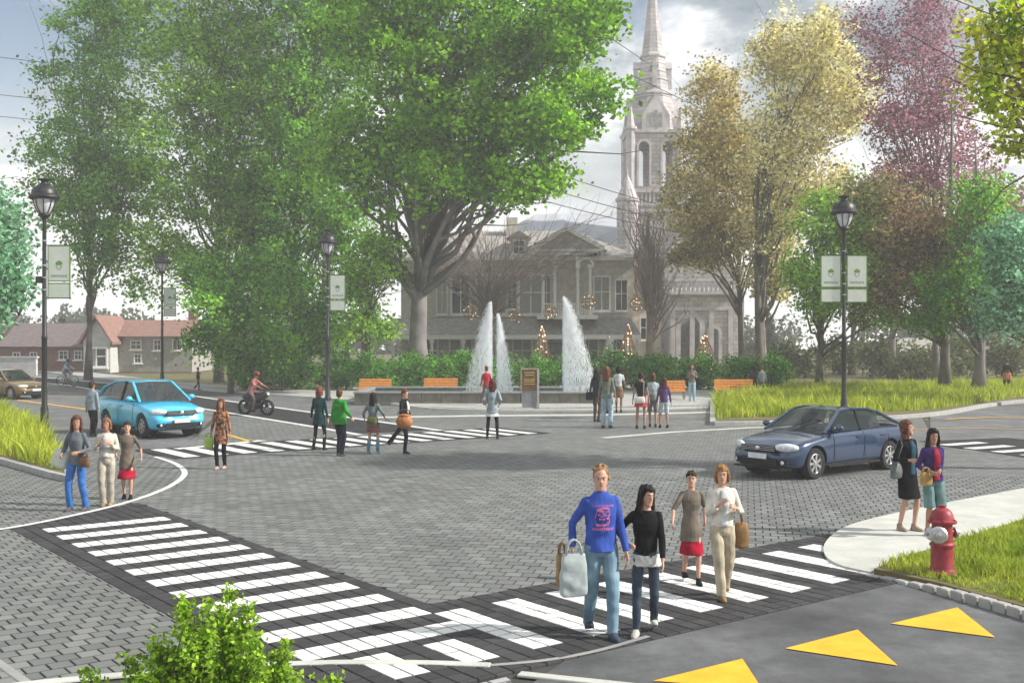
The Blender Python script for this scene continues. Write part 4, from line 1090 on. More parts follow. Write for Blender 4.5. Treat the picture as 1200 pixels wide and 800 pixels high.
# overhead wires
M_cable = mat('overhead_cable', (0.05, 0.05, 0.055), 0.6)
def wire(pts, lab, r=0.018):
    P_ = [XZ(*p) for p in pts]; a, b = P_[0], P_[-1]; m = MB()
    L_ = []
    for i in range(21):
        t = i / 20; p = a.lerp(b, t); p.z -= 0.25 * 4 * t * (1 - t); L_.append(p)
    m.tube(L_, r, 5)
    tag(m.build('overhead_wire', M_cable), lab, 'cable', 'overhead wires')
wire(((-120, 50, 60), (240, 88, 66)), 'topmost overhead wire crossing the sky at the left')
wire(((-120, 96, 60), (240, 128, 66)), 'middle overhead wire crossing the sky at the left')
wire(((-120, 122, 60), (240, 152, 66)), 'lowest overhead wire crossing the sky at the left')
wire(((630, 196, 96), (860, 262, 92)), 'upper overhead wire in front of the church roof', .035)
wire(((600, 208, 96), (880, 282, 92)), 'middle overhead wire in front of the church roof', .035)
wire(((640, 236, 96), (900, 292, 92)), 'lower overhead wire in front of the church roof', .035)
wire(((740, 88, 104), (1100, 250, 92)), 'overhead wire crossing in front of the spire', .035)
# short posts along the pavement
for px_, py_, lab in ((331, 459, 'thin black post in front of the hedge'),):
    g = G(px_, py_); b = MB(); b.lathe([(0.09, 0), (0.09, 0.85), (0.06, 0.92), (0.0, 0.95)], (g.x, g.y, 0.06), 10); tag(b.build('bollard', M_black), lab, 'bollard')
# ================================================================ BUILDINGS
M_stone = mat('house_stone', (0.50, 0.46, 0.42), 0.9, scale=2.5, col2=(0.66, 0.61, 0.56), bump=0.6, bscale=5)
M_trim = mat('house_trim', (0.78, 0.77, 0.74), 0.7, var=.06)
M_roof = mat('house_roof', (0.30, 0.28, 0.27), 0.85, scale=4, var=.25, bump=.4)
M_roofb = mat('church_roof', (0.46, 0.49, 0.54), 0.6, scale=.4, var=.12)
M_win = mat('window_glass', (0.04, 0.045, 0.05), 0.15, spec=.6)
M_blind = mat('window_blind', (0.34, 0.33, 0.31), 0.6)
def stonework(name, c1, c2, mortar, bw, bh):
    m = bpy.data.materials.new(name); m.use_nodes = True; t = m.node_tree; N = t.nodes; L = t.links; bs = N['Principled BSDF']; bs.inputs['Roughness'].default_value = .9
    g = N.new('ShaderNodeNewGeometry'); s = N.new('ShaderNodeSeparateXYZ'); L.new(g.outputs['Position'], s.inputs[0])
    ad = N.new('ShaderNodeMath'); L.new(s.outputs[0], ad.inputs[0]); L.new(s.outputs[1], ad.inputs[1]); cb_ = N.new('ShaderNodeCombineXYZ'); L.new(ad.outputs[0], cb_.inputs[0]); L.new(s.outputs[2], cb_.inputs[1])
    br = N.new('ShaderNodeTexBrick'); L.new(cb_.outputs[0], br.inputs['Vector']); br.inputs['Color1'].default_value = (*c1, 1); br.inputs['Color2'].default_value = (*c2, 1); br.inputs['Mortar'].default_value = (*mortar, 1)
    br.inputs['Scale'].default_value = 1; br.inputs['Brick Width'].default_value = bw; br.inputs['Row Height'].default_value = bh; br.inputs['Mortar Size'].default_value = .03
    n = N.new('ShaderNodeTexNoise'); n.inputs['Scale'].default_value = .5; n.inputs['Detail'].default_value = 8; L.new(g.outputs['Position'], n.inputs['Vector'])
    mr = N.new('ShaderNodeMapRange'); mr.inputs['From Min'].default_value = .3; mr.inputs['From Max'].default_value = .7; mr.inputs['To Min'].default_value = .72; mr.inputs['To Max'].default_value = 1.15; L.new(n.outputs['Fac'], mr.inputs['Value'])
    hs = N.new('ShaderNodeHueSaturation'); L.new(br.outputs['Color'], hs.inputs['Color']); L.new(mr.outputs[0], hs.inputs['Value']); L.new(hs.outputs[0], bs.inputs['Base Color'])
    bu = N.new('ShaderNodeBump'); bu.inputs['Strength'].default_value = .8; bu.inputs['Distance'].default_value = .04; L.new(br.outputs['Fac'], bu.inputs['Height']); bu.invert = True; L.new(bu.outputs[0], bs.inputs['Normal'])
    _m[name] = m; return m
M_cst = stonework('church_stone', (0.44, 0.40, 0.395), (0.56, 0.515, 0.51), (0.33, 0.305, 0.305), .9, .45)
M_cst2 = mat('church_trim', (0.50, 0.47, 0.47), 0.85, scale=1.2, var=.18, detail=8)
def window(par, c, w_, h_, m=M_win, arch=False, sill=True, ry=0, mull=True):
    """frame (with pane, sill) on a wall facing -Y (ry turns it about Z)"""
    rz = Matrix.Rotation(ry, 4, 'Z'); T_ = Matrix.Translation(c) @ rz
    def put(mb): mb.v = [tuple(T_ @ Vector(p)) for p in mb.v]; return mb
    e = max(.07, w_ * .09)
    f = MB()
    for sx in (-1, 1): f.box((sx * (w_ / 2), 0, 0), (e, .14, h_ + e * .98))
    for sz in (-1, 1): f.box((0, 0, sz * h_ / 2), (w_ - e - .002, .13, e))
    if mull: f.box((0, .01, 0), (e * .6, .08, h_ - e - .002)); f.box((0, .012, h_ * .05), (w_ - e - .004, .07, e * .6))
    fo = put(f).build('window', M_trim, par)
    p = MB(); p.box((0, .05, 0), (w_ - e, .03, h_ - e)); put(p).build('pane', m, fo)
    if sill: s = MB(); s.box((0, -.05, -h_ / 2 - e * .5 - .05), (w_ + .3, .24, .1)); put(s).build('sill', M_trim, fo)
    return fo
def arch_pts(w_, h_, n=10):
    r = w_ / 2; return [(-r, 0)] + [(-r * math.cos(math.pi * i / n), h_ - r + r * math.sin(math.pi * i / n)) for i in range(n + 1)] + [(r, 0)]
def arch_block(mb, c, w_, h_, th, dep, rz=0):
    """a frame round an arched opening"""
    inn = arch_pts(w_, h_); out = arch_pts(w_ + 2 * th, h_ + th); M_ = Matrix.Translation(c) @ Matrix.Rotation(rz, 4, 'Z'); n = len(inn)
    vs = []
    for y in (-dep / 2, dep / 2):
        vs += [M_ @ Vector((p[0], y, p[1])) for p in inn] + [M_ @ Vector((p[0], y, p[1])) for p in out]
    fs = []
    for i in range(n - 1):
        fs += [(i, i + 1, n + i + 1, n + i), (2 * n + i, 3 * n + i, 3 * n + i + 1, 2 * n + i + 1), (i, 2 * n + i, 2 * n + i + 1, i + 1), (n + i, n + i + 1, 3 * n + i + 1, 3 * n + i)]
    mb.add(vs, fs)
def arch_fill(mb, c, w_, h_, y, rz=0):
    M_ = Matrix.Translation(c) @ Matrix.Rotation(rz, 4, 'Z'); p = arch_pts(w_, h_)
    mb.add([M_ @ Vector((q[0], y, q[1])) for q in p], [tuple(range(len(p)))])
def arch_wall(mb, c, W, H, dep, openings, rz=0):
    """wall panel W x H (local x centred, z from 0) with arched openings (x, z0, w, h)"""
    M_ = Matrix.Translation(c) @ Matrix.Rotation(rz, 4, 'Z'); ops = sorted(openings); x = -W / 2
    def bx(xa, xb, za, zb):
        if xb - xa < 1e-3 or zb - za < 1e-3: return
        m = MB(); m.box(((xa + xb) / 2, 0, (za + zb) / 2), (xb - xa, dep, zb - za)); mb.add([M_ @ Vector(v) for v in m.v], m.f)
    for (ox, z0, w_, h_) in ops:
        bx(x, ox - w_ / 2, 0, H); bx(ox - w_ / 2, ox + w_ / 2, 0, z0)
        n = 10; r = w_ / 2; zc = z0 + h_ - r
        for i in range(n):
            a0, a1 = math.pi * i / n, math.pi * (i + 1) / n
            xa, xb = ox - r * math.cos(a0), ox - r * math.cos(a1); za, zb = zc + r * math.sin(a0), zc + r * math.sin(a1)
            v = [M_ @ Vector(q) for q in ((xa, -dep / 2, za), (xb, -dep / 2, zb), (xb, -dep / 2, H), (xa, -dep / 2, H), (xa, dep / 2, za), (xb, dep / 2, zb), (xb, dep / 2, H), (xa, dep / 2, H))]
            mb.add(v, [(0, 1, 2, 3), (7, 6, 5, 4), (0, 4, 5, 1), (3, 2, 6, 7)])
        x = ox + w_ / 2
    bx(x, W / 2, 0, H)
def hip(mb, x0, x1, y0, y1, z0, z1, inset, over=.4):
    a = [(x0 - over, y0 - over, z0), (x1 + over, y0 - over, z0), (x1 + over, y1 + over, z0), (x0 - over, y1 + over, z0)]
    ym = (y0 + y1) / 2
    b = [(x0 + inset, ym - .01, z1), (x1 - inset, ym - .01, z1), (x1 - inset, ym + .01, z1), (x0 + inset, ym + .01, z1)]
    mb.add(a + b, [(3, 2, 1, 0), (4, 5, 6, 7), (0, 1, 5, 4), (1, 2, 6, 5), (2, 3, 7, 6), (3, 0, 4, 7)])
def house():
    Y = 86.0; k = Y / F
    def q(px, py): p = XZ(px, py, Y); return p.x, p.z
    r = empty('stone_house', (0, Y, 0), 0, 'hazy grey stone house with veranda and columned porch behind the fountain', 'house')
    def B(nm, mb, m, par=None, **kw):
        mb.v = [(p[0], p[1] - Y, p[2]) for p in mb.v]; return mb.build(nm, m, par or r, **kw)
    xl, zE = q(470, 303); xr, _ = q(742, 303)
    b = MB(); b.box(((xl + xr) / 2, Y + 6, zE / 2), (xr - xl, 12, zE)); B('wall', b, M_stone)
    b = MB(); hip(b, xl, xr, Y, Y + 12, zE + .02, q(0, 262)[1], 4.2, .7); rf = B('roof', b, M_roof)
    b = MB()
    for s_, x in ((-1, xl), (1, xr)):
        b.box((x, Y + 6, zE - .02), (1.35, 13.2, .25))
    b.box(((xl + xr) / 2, Y - .38, zE - .021), (xr - xl - 1.4, .6, .25)); B('cornice', b, M_trim)
    # courses of the stone wall standing slightly proud
    rng = random.Random(4); b = MB()
    zz = .3
    while zz < zE - .5:
        x = xl + .1
        while x < xr - 1:
            w_ = rng.uniform(.5, .95)
            if not (3.2 < zz < 4.8): b.box((x + w_ / 2, Y - .02, zz + .16), (w_ - .03, .06 + rng.uniform(0, .03), .31))
            x += w_
        zz += .34
    o = B('stone_courses', b, M_stone); o['kind'] = 'stuff'
    # upper windows
    for px, py, w_, h_, m in ((576, 345, 36, 46, M_blind), (600, 342, 12, 40, M_win), (622, 345, 28, 46, M_blind), (640, 345, 10, 44, M_win), (540, 345, 22, 46, M_win), (518, 345, 12, 46, M_blind), (705, 344, 19, 40, M_blind), (728, 346, 14, 36, M_win), (490, 345, 14, 44, M_win)):
        x, z = q(px, py); wo = window(r, (x, -.12, z), w_ * k, h_ * k, m)
    # lower openings behind the veranda
    for px, w_, m in ((500, 26, M_win), (540, 26, M_blind), (580, 22, M_win), (612, 22, M_blind), (690, 22, M_win), (722, 22, M_win)):
        x, z = q(px, 412); window(r, (x, -.12, z), w_ * k, 30 * k, m)
    x, z = q(652, 420); b = MB(); b.box((x, Y - .1, 1.3), (1.5, .15, 2.6)); d = B('door', b, M_roof); b = MB(); b.ell((x + .5, Y - .22, 1.2), (.05,) * 3, seg=6, k=4); B('handle', b, M_trim, None).parent = d
    # veranda roof, gutter, columns
    x0, z1 = q(460, 373); x1, z0 = q(745, 392)
    b = MB(); b.add([(x0, Y - 3.6, z0), (x1, Y - 3.6, z0), (x1, Y, z0), (x0, Y, z0), (x0 + .5, Y - 1.2, z1), (x1 - .5, Y - 1.2, z1), (x1 - .5, Y - .1, z1), (x0 + .5, Y - .1, z1)],
                    [(3, 2, 1, 0), (4, 5, 6, 7), (0, 1, 5, 4), (1, 2, 6, 5), (2, 3, 7, 6), (3, 0, 4, 7)]); B('veranda_roof', b, M_roof)
    b = MB(); b.box(((x0 + x1) / 2, Y - 3.5, z0 - .18), (x1 - x0, .3, .32)); B('veranda_beam', b, M_trim)
    for px in (466, 486, 510, 545, 582, 632, 672, 712, 742):
        x, _ = q(px, 400); b = MB(); b.lathe([(.2, 0), (.2, .25), (.13, .3), (.115, z0 - .7), (.18, z0 - .6), (.19, z0 - .345)], (x, Y - 3.5, 0), 10); B('column', b, M_trim, smooth=True, auto=40)
    b = MB()
    for i in range(70):
        x = x0 + (x1 - x0) * (i + .5) / 70
        b.box((x, Y - 3.5, .75), (.05, .05, .8))
    b.box(((x0 + x1) / 2, Y - 3.5, 1.2), (x1 - x0, .1, .1)); o = B('railing', b, M_trim)
    # two-storey portico with an arch and gable
    xa, za = q(633, 0)[0], q(0, 313)[1]; xb = q(692, 0)[0]; zg = q(0, 282)[1]; zb_ = q(0, 372)[1]
    yP = Y - 3.2
    b = MB(); b.box(((xa + xb) / 2, yP + 1.5, zb_ - .02), (xb - xa + .6, 3.4, .3)); B('balcony', b, M_trim)
    for px in (635, 648, 674, 688):
        x = q(px, 0)[0]; b = MB(); b.lathe([(.19, zb_ + .13), (.13, zb_ + .3), (.115, za - .4), (.19, za - .2), (.2, za)], (x, yP, 0), 10); B('column', b, M_trim, smooth=True, auto=40)
    b = MB()
    for i in range(26):
        x = xa + (xb - xa) * (i + .5) / 26; b.box((x, yP, zb_ + .55), (.05, .05, .75))
    b.box(((xa + xb) / 2, yP, zb_ + .97), (xb - xa, .09, .09)); B('railing', b, M_trim)
    b = MB(); cx = q(661, 0)[0]
    arch_block(b, (cx, yP, za - .25), q(672, 0)[0] - q(650, 0)[0], 1.15, .22, .5); 
    for s_ in (-1, 1):
        n = 7; xo = cx + s_ * (1.45); 
        arch_block(b, (xo, yP, za - .25), 1.0, .62, .14, .45)
    b.box((cx, yP, za + .98), (xb - xa + .9, .6, .22)); B('arch', b, M_trim)
    b = MB(); g0, g1 = q(625, 0)[0], q(702, 0)[0]; zg0 = za + 1.1; zg1 = zg + .5
    for s_, y in ((0, yP - .4),):
        b.add([(g0, y, zg0), (g1, y, zg0), (cx, y, zg1), (g0, y + 3.4, zg0), (g1, y + 3.4, zg0), (cx, y + 3.4, zg1)], [(0, 1, 2), (3, 5, 4), (0, 2, 5, 3), (1, 4, 5, 2), (0, 3, 4, 1)])
    B('gable_roof', b, M_roof)
    b = MB(); y = yP - .45
    b.bar((g0 - .1, y, zg0 + .05), (cx, y, zg1 + .12), .14, .3); b.bar((g1 + .1, y, zg0 + .05), (cx, y, zg1 + .12), .14, .3); b.box((cx, y, zg0 - .06), (g1 - g0 + .3, .2, .13)); B('bargeboard', b, M_trim)
    # dormer left and small dormer right
    for px, py, w_, h_ in ((608, 290, 22, 22), (700, 300, 18, 12)):
        x, z = q(px, py); W = w_ * k; H = h_ * k
        b = MB(); b.box((x, Y + 1.2, z), (W, 2.6, H)); dm = B('dormer', b, M_stone)
        b = MB(); b.add([(x - W * .65, Y - .3, z + H / 2), (x + W * .65, Y - .3, z + H / 2), (x, Y - .3, z + H / 2 + W * .4), (x - W * .65, Y + 2.6, z + H / 2), (x + W * .65, Y + 2.6, z + H / 2), (x, Y + 2.6, z + H / 2 + W * .4)], [(0, 1, 2), (3, 5, 4), (0, 2, 5, 3), (1, 4, 5, 2), (0, 3, 4, 1)]); B('roof', b, M_roof, None).parent = dm
        for f in window(r, (x, -.22, z), W * .6, H * .72, M_win, sill=True),: pass
    b = MB(); xx, zz_ = q(600, 270); b.box((xx, Y + 5, zz_), (.9, .9, 3.0)); B('chimney', b, M_stone)
    # right-hand wing
    xw0, zw = q(742, 345); xw1, _ = q(776, 345)
    b = MB(); b.box(((xw0 + xw1) / 2 + .01, Y + 5.5, zw / 2), (xw1 - xw0, 9, zw)); B('wall', b, M_stone)
    b = MB(); b.add([(xw0 - .02, Y + .6, zw + 2.5), (xw1 + .5, Y + .6, zw), (xw1 + .5, Y + 10.4, zw), (xw0 - .02, Y + 10.4, zw + 2.5), (xw0 - .02, Y + .6, zw), (xw0 - .02, Y + 10.4, zw)], [(0, 1, 2, 3), (0, 4, 1), (2, 5, 3), (4, 5, 2, 1), (0, 3, 5, 4)]); B('roof', b, M_roof)
    x, z = q(759, 385); window(r, (x, .9, z), 14 * k, 26 * k)
house()
def church():
    Y = 118.0; k = Y / F
    def q(px, py): p = XZ(px, py, Y); return p.x, p.z
    r = empty('church', (0, Y, 0), 0, 'pale stone church with a tall pointed spire fading into the haze', 'church')
    def B(nm, mb, m, par=None, **kw):
        mb.v = [(p[0], p[1] - Y, p[2]) for p in mb.v]; return mb.build(nm, m, par or r, **kw)
    # nave with a big pale roof
    x0 = q(486, 0)[0]; x1 = q(742, 0)[0]; ze = 9.5; zr = q(0, 236)[1]
    b = MB(); b.box(((x0 + x1) / 2, Y + 12, ze / 2), (x1 - x0, 16, ze)); B('wall', b, M_cst)
    b = MB(); b.add([(x0 - .5, Y + 3.5, ze), (x1 + .3, Y + 3.5, ze), (x1 + .3, Y + 20.5, ze), (x0 - .5, Y + 20.5, ze), (q(632, 0)[0], Y + 12, zr), (x1 + .3, Y + 12, zr)],
                    [(3, 2, 1, 0), (0, 1, 5, 4), (2, 3, 4, 5), (3, 0, 4), (1, 2, 5)]); B('roof', b, M_roofb)
    for i in range(8):
        x = x0 + 2 + i * (x1 - x0 - 4) / 7
        window(r, (x, 3.9, 5), 1.3, 4.2)
    # tower
    cx = (q(740, 0)[0] + q(806, 0)[0]) / 2; W = 66 * k - .6; yT = Y + 6
    zb0 = q(0, 219)[1]; zb1 = q(0, 148)[1]
    b = MB(); b.box((cx, yT, zb0 / 2), (W + .9, W + .9, zb0)); B('tower', b, M_cst)
    # belfry stage: four walls with paired arches you see through
    Hb = zb1 - zb0
    b = MB()
    op = [(-1.3, .5, 1.15, Hb * .76), (1.3, .5, 1.15, Hb * .76)]
    arch_wall(b, (cx, yT - W / 2, zb0), W, Hb, .5, op); arch_wall(b, (cx, yT + W / 2, zb0), W, Hb, .5, op)
    arch_wall(b, (cx - W / 2 + .01, yT, zb0), W - .52, Hb, .5, op, R(90)); arch_wall(b, (cx + W / 2 - .01, yT, zb0), W - .52, Hb, .5, op, R(90)); B('belfry', b, M_cst)
    b = MB()
    for ox in (-1.3, 1.3):
        arch_block(b, (cx + ox, yT - W / 2 - .3, zb0 + .5), 1.15, Hb * .76, .22, .18)
        for s_ in (-1, 1): b.box((cx + ox + s_ * .68, yT - W / 2 - .36, zb0 + .5 + Hb * .26), (.2, .2, Hb * .52))
    B('arch_trim', b, M_cst2)
    for z, e in ((zb0 - .1, 1.5), (zb0 - 1.5, 1.3), (zb0 - 2.2, 1.25), (zb1 + .05, .9)):
        b = MB(); b.box((cx, yT, z), (W + e, W + e, .32)); B('cornice', b, M_cst2)
    for i in range(12):
        b = MB(); b.box((cx - W / 2 + (i + .5) * W / 12, yT - W / 2 - .5, zb0 - .8), (.18, .3, 1.0)); B('bracket', b, M_cst2)
    # corner buttresses and pinnacles
    for sx in (-1, 1):
        for sy in (-1, 1):
            px_, py_ = cx + sx * W / 2, yT + sy * W / 2
            b = MB(); b.lathe([(.55, zb0), (.55, zb1 + .2), (.72, zb1 + .25), (.72, zb1 + .55), (.5, zb1 + .6), (.38, zb1 + 1.2), (.12, zb1 + 2.3), (.16, zb1 + 2.4), (.02, zb1 + 2.8)], (px_, py_, 0), 8); B('pinnacle', b, M_cst2)
    # spire: octagon with bands and gablets
    zs = zb1 + .2
    prof = [(W * .52, zs), (W * .47, zs + 2.2), (W * .40, q(0, 100)[1]), (W * .43, q(0, 99)[1]), (W * .42, q(0, 97)[1]), (W * .345, q(0, 94)[1]), (W * .245, q(0, 53)[1]), (W * .28, q(0, 52)[1]), (W * .27, q(0, 49)[1]), (W * .23, q(0, 47)[1]), (W * .02, q(0, -58)[1])]
    b = MB(); b.lathe(prof, (cx, yT, 0), 8, Matrix.Rotation(R(22.5), 4, 'Z')); B('spire', b, M_cst)
    for z_, rr in ((zs + 3.1, .43), (zs + 4.0, .415), (q(0, 80)[1], .325), (q(0, 70)[1], .295), (q(0, 60)[1], .262), (q(0, 30)[1], .17), (q(0, 12)[1], .125)):
        b = MB(); b.lathe([(W * rr + .02, z_ - .07), (W * rr + .05, z_), (W * rr - .02, z_ + .07)], (cx, yT, 0), 8, Matrix.Rotation(R(22.5), 4, 'Z')); B('band', b, M_cst2)
    for a in range(4):
        b = MB(); M_ = Matrix.Rotation(a * math.pi / 2, 4, 'Z')
        m = MB(); w2 = 1.5; z0 = zs; m.add([(-w2, -W * .56, z0), (w2, -W * .56, z0), (w2, -W * .56, z0 + 1.6), (0, -W * .54, z0 + 4.0), (-w2, -W * .56, z0 + 1.6), (-w2, -W * .3, z0), (w2, -W * .3, z0), (w2, -W * .3, z0 + 1.6), (0, -W * .2, z0 + 4.0), (-w2, -W * .3, z0 + 1.6)],
                              [(0, 1, 2, 3, 4), (9, 8, 7, 6, 5), (1, 6, 7, 2), (2, 7, 8, 3), (3, 8, 9, 4), (4, 9, 5, 0), (0, 5, 6, 1)])
        b.add([Vector((cx, yT, 0)) + (M_ @ Vector(v)) for v in m.v], m.f); gb = B('gablet', b, M_cst2)
        b = MB(); m = MB()
        for ox in (-.55, 0, .55): m.box((ox, -W * .565, z0 + 1.1), (.32, .05, 1.5 if ox else 2.1))
        b.add([Vector((cx, yT, 0)) + (M_ @ Vector(v)) for v in m.v], m.f); B('louvre', b, M_roof, None).parent = gb
        # lucarne slot higher up
        b = MB(); m = MB(); zz = q(0, 78)[1]; m.box((0, -W * .345, zz), (.5, .5, 2.2)); m.add([(-.4, -W * .345 - .28, zz + 1.1), (.4, -W * .345 - .28, zz + 1.1), (0, -W * .345 - .28, zz + 1.9), (-.4, -W * .2, zz + 1.1), (.4, -W * .2, zz + 1.1), (0, -W * .2, zz + 1.9)], [(0, 1, 2), (5, 4, 3), (0, 2, 5, 3), (1, 4, 5, 2)])
        b.add([Vector((cx, yT, 0)) + (M_ @ Vector(v)) for v in m.v], m.f); B('lucarne', b, M_cst2)
    # round stair turret with a stepped conical cap, left of the tower
    tx, _ = q(737, 0); zt = q(0, 234)[1]
    b = MB(); b.lathe([(1.15, 0), (1.15, zt)], (tx, Y + 1.6, 0), 14); B('turret', b, M_cst)
    b = MB(); pr = [(1.3, zt), (1.3, zt + .3)]
    for i in range(6): rr = 1.15 * (1 - i / 6.5); pr += [(rr, zt + .35 + i * .42), (rr - .13, zt + .62 + i * .42)]
    pr += [(.03, zt + 3.6)]; b.lathe(pr, (tx, Y + 1.6, 0), 14); B('turret_cap', b, M_cst2)
    # entrance porch on the right with arches and a balustrade
    Yp = Y - 2.0
    xa, xb = q(784, 0)[0] * .985, q(858, 0)[0] * .985; zc = XZ(0, 345, Yp).z; zm = XZ(0, 362, Yp).z
    ax = (808 - 600) / F * Yp; a2 = (836 - 600) / F * Yp
    b = MB(); arch_wall(b, ((xa + xb) / 2, Yp, 0), xb - xa, zc, .7, [(ax - (xa + xb) / 2, 0, 22 * k, XZ(0, 371, Yp).z), (a2 - (xa + xb) / 2, 0, 10 * k, XZ(0, 385, Yp).z)]); B('porch_wall', b, M_cst)
    b = MB(); b.box(((xa + xb) / 2, Yp + 4, zc / 2), (xb - xa - .1, .5, zc - .1)); b.box((xa + .2, Yp + 2, zc / 2), (.4, 3.2, zc - .1)); b.box((xb - .2, Yp + 2, zc / 2), (.4, 3.2, zc - .1)); B('porch_back', b, M_roof)
    b = MB(); arch_block(b, (ax, Yp - .4, 0), 22 * k, XZ(0, 371, Yp).z, .5, .3); arch_block(b, (a2, Yp - .4, 0), 10 * k, XZ(0, 385, Yp).z, .35, .28)
    b.box(((xa + xb) / 2, Yp - .3, zc + .12), (xb - xa + .6, 1.6, .3)); b.box(((xa + xb) / 2, Yp - .36, zm), (xb - xa + .3, .45, .3)); b.box(((xa + xb) / 2, Yp - .2, zc + 1.5), (xb - xa + .4, .5, .25)); B('cornice', b, M_cst2)
    for i in range(14):
        b = MB(); b.lathe([(.12, zc + .27), (.17, zc + .5), (.1, zc + .9), (.14, zc + 1.38)], (xa + (xb - xa) * (i + .5) / 14, Yp - .2, 0), 8); B('baluster', b, M_cst2)
    for i in range(4):
        b = MB(); b.box((xa + .3 + (xb - xa - .6) * i / 3, Yp - .45, zm / 2), (.5, .3, zm)); B('pilaster', b, M_cst2)
    b = MB(); b.box((xb + .6, Yp + .5, (zc + 3) / 2), (1.1, 1.5, zc + 3)); B('buttress', b, M_cst)
    # gable front above the porch, mostly behind the gold tree
    b = MB(); zg = q(0, 250)[1]; b.add([(xa, Y + 2, 0), (xb + 1, Y + 2, 0), (xb + 1, Y + 2, zc + 4), ((xa + xb) / 2, Y + 2, zg), (xa, Y + 2, zc + 4), (xa, Y + 20, 0), (xb + 1, Y + 20, 0), (xb + 1, Y + 20, zc + 4), ((xa + xb) / 2, Y + 20, zg), (xa, Y + 20, zc + 4)],
                       [(0, 1, 2, 3, 4), (9, 8, 7, 6, 5), (1, 6, 7, 2), (2, 7, 8, 3), (3, 8, 9, 4), (4, 9, 5, 0)]); B('facade', b, M_cst)
church()
def small_house(lab, px0, px1, py_eave, py_ridge, Y, wall, roofm, gable=None, dep=9, chim=None, wins=()):
    k = Y / F; x0, x1 = (px0 - CX) * k, (px1 - CX) * k; ze = XZ(0, py_eave, Y).z; zr = XZ(0, py_ridge, Y).z
    cx = (x0 + x1) / 2; r = empty('house', (cx, Y, 0), 0, lab, 'house', None)
    w2 = (x1 - x0) / 2
    b = MB(); b.box((0, dep / 2, ze / 2), (2 * w2, dep, ze)); b.build('wall', wall, r)
    b = MB(); b.add([(-w2 - .4, -.5, ze), (w2 + .4, -.5, ze), (w2 + .4, dep + .5, ze), (-w2 - .4, dep + .5, ze), (-w2 - .4 + (1.5 if gable is None else 0), dep / 2, zr), (w2 + .4 - 1.5, dep / 2, zr)],
                    [(3, 2, 1, 0), (0, 1, 5, 4), (2, 3, 4, 5), (3, 0, 4), (1, 2, 5)]); b.build('roof', roofm, r)
    for (px, py, ww, hh) in wins:
        x = (px - CX) * k - cx; z = XZ(0, py, Y).z; window(r, (x, -.1, z), ww * k, hh * k)
    if gable:
        g0, g1, ge, gr = gable; a, c = (g0 - CX) * k - cx, (g1 - CX) * k - cx; z0, z1 = XZ(0, ge, Y).z, XZ(0, gr, Y).z; m = (a + c) / 2
        b = MB(); b.add([(a, -2, 0), (c, -2, 0), (c, -2, z0), (m, -2, z1), (a, -2, z0), (a, 4, 0), (c, 4, 0), (c, 4, z0), (m, 4, z1), (a, 4, z0)], [(0, 1, 2, 3, 4), (9, 8, 7, 6, 5), (1, 6, 7, 2), (4, 9, 5, 0), (0, 5, 6, 1)]); b.build('gable_wall', M_sidg, r)
        b = MB()
        for s_, xx in ((-1, a), (1, c)):
            b.add([(xx + s_ * .35, -2.5, z0 - .25), (m, -2.5, z1 + .12), (m, 4, z1 + .12), (xx + s_ * .35, 4, z0 - .25), (xx + s_ * .35, -2.5, z0 - .05), (m, -2.5, z1 + .34), (m, 4, z1 + .34), (xx + s_ * .35, 4, z0 - .05)], [(3, 2, 1, 0), (4, 5, 6, 7), (0, 1, 5, 4), (1, 2, 6, 5), (2, 3, 7, 6), (3, 0, 4, 7)])
        b.build('gable_roof', roofm, r)
        window(r, (m, -2.1, z0 * .5), 1.8, 1.6)
        b = MB(); b.box((a + .6, -2.08, 1.1), (1.0, .12, 2.2)); b.build('door', M_roof, r)
    if chim:
        x = (chim - CX) * k - cx; b = MB(); b.box((x, dep / 2 + 1, zr + .1), (.7, .7, 1.6)); b.build('chimney', M_brick, r)
    return r
M_sidg = mat('siding_white', (0.50, 0.50, 0.49), .8, scale=3, var=.1)
M_sidb = mat('siding_grey', (0.34, 0.32, 0.30), .85, scale=3, var=.15)
M_brick = mat('brick_red', (0.24, 0.125, 0.10), .9, scale=5, var=.25, bump=.4)
M_rred = mat('roof_red', (0.24, 0.135, 0.11), .85, scale=3, var=.2, bump=.3)
M_rdk = mat('roof_dark', (0.15, 0.12, 0.12), .9, scale=3, var=.2)
small_house('low red brick house with a dark roof at the far left', -20, 112, 406, 378, 98, M_brick, M_rdk, None, 9, None, ((20, 418, 8, 10), (40, 418, 8, 10), (75, 416, 10, 10), (92, 416, 8, 10)))
small_house('white gabled house with a red roof left of the green trees', 112, 225, 394, 374, 96, M_sidb, M_rred, (108, 139, 400, 374), 9, 205, ((160, 404, 12, 10), (185, 404, 8, 12), (208, 404, 10, 12), (162, 420, 8, 10)))
small_house('long low grey house half hidden behind the right trees', 1040, 1130, 412, 396, 104, M_sidb, M_roof, None, 8, None, ((1065, 424, 12, 10), (1100, 424, 16, 9)))
small_house('brown low building behind the trees at the right edge', 1150, 1290, 410, 392, 108, M_brick, M_rdk, None, 8, None, ((1175, 424, 10, 9), (1200, 424, 12, 9)))
# low garden wall and far woodland line
b = MB(); p0, p1 = G(62, 432), G(138, 432); b.box(((p0.x + p1.x) / 2, 88, .7), (p1.x - p0.x, .3, 1.4)); b.box(((p0.x + p1.x) / 2, 88, 1.45), (p1.x - p0.x + .2, .44, .12)); tag(b.build('garden_wall', M_sidg), 'low pale garden wall in front of the white gabled house', 'wall')
def parked(px, py, lab):
    pass
rng = np.random.default_rng(8)
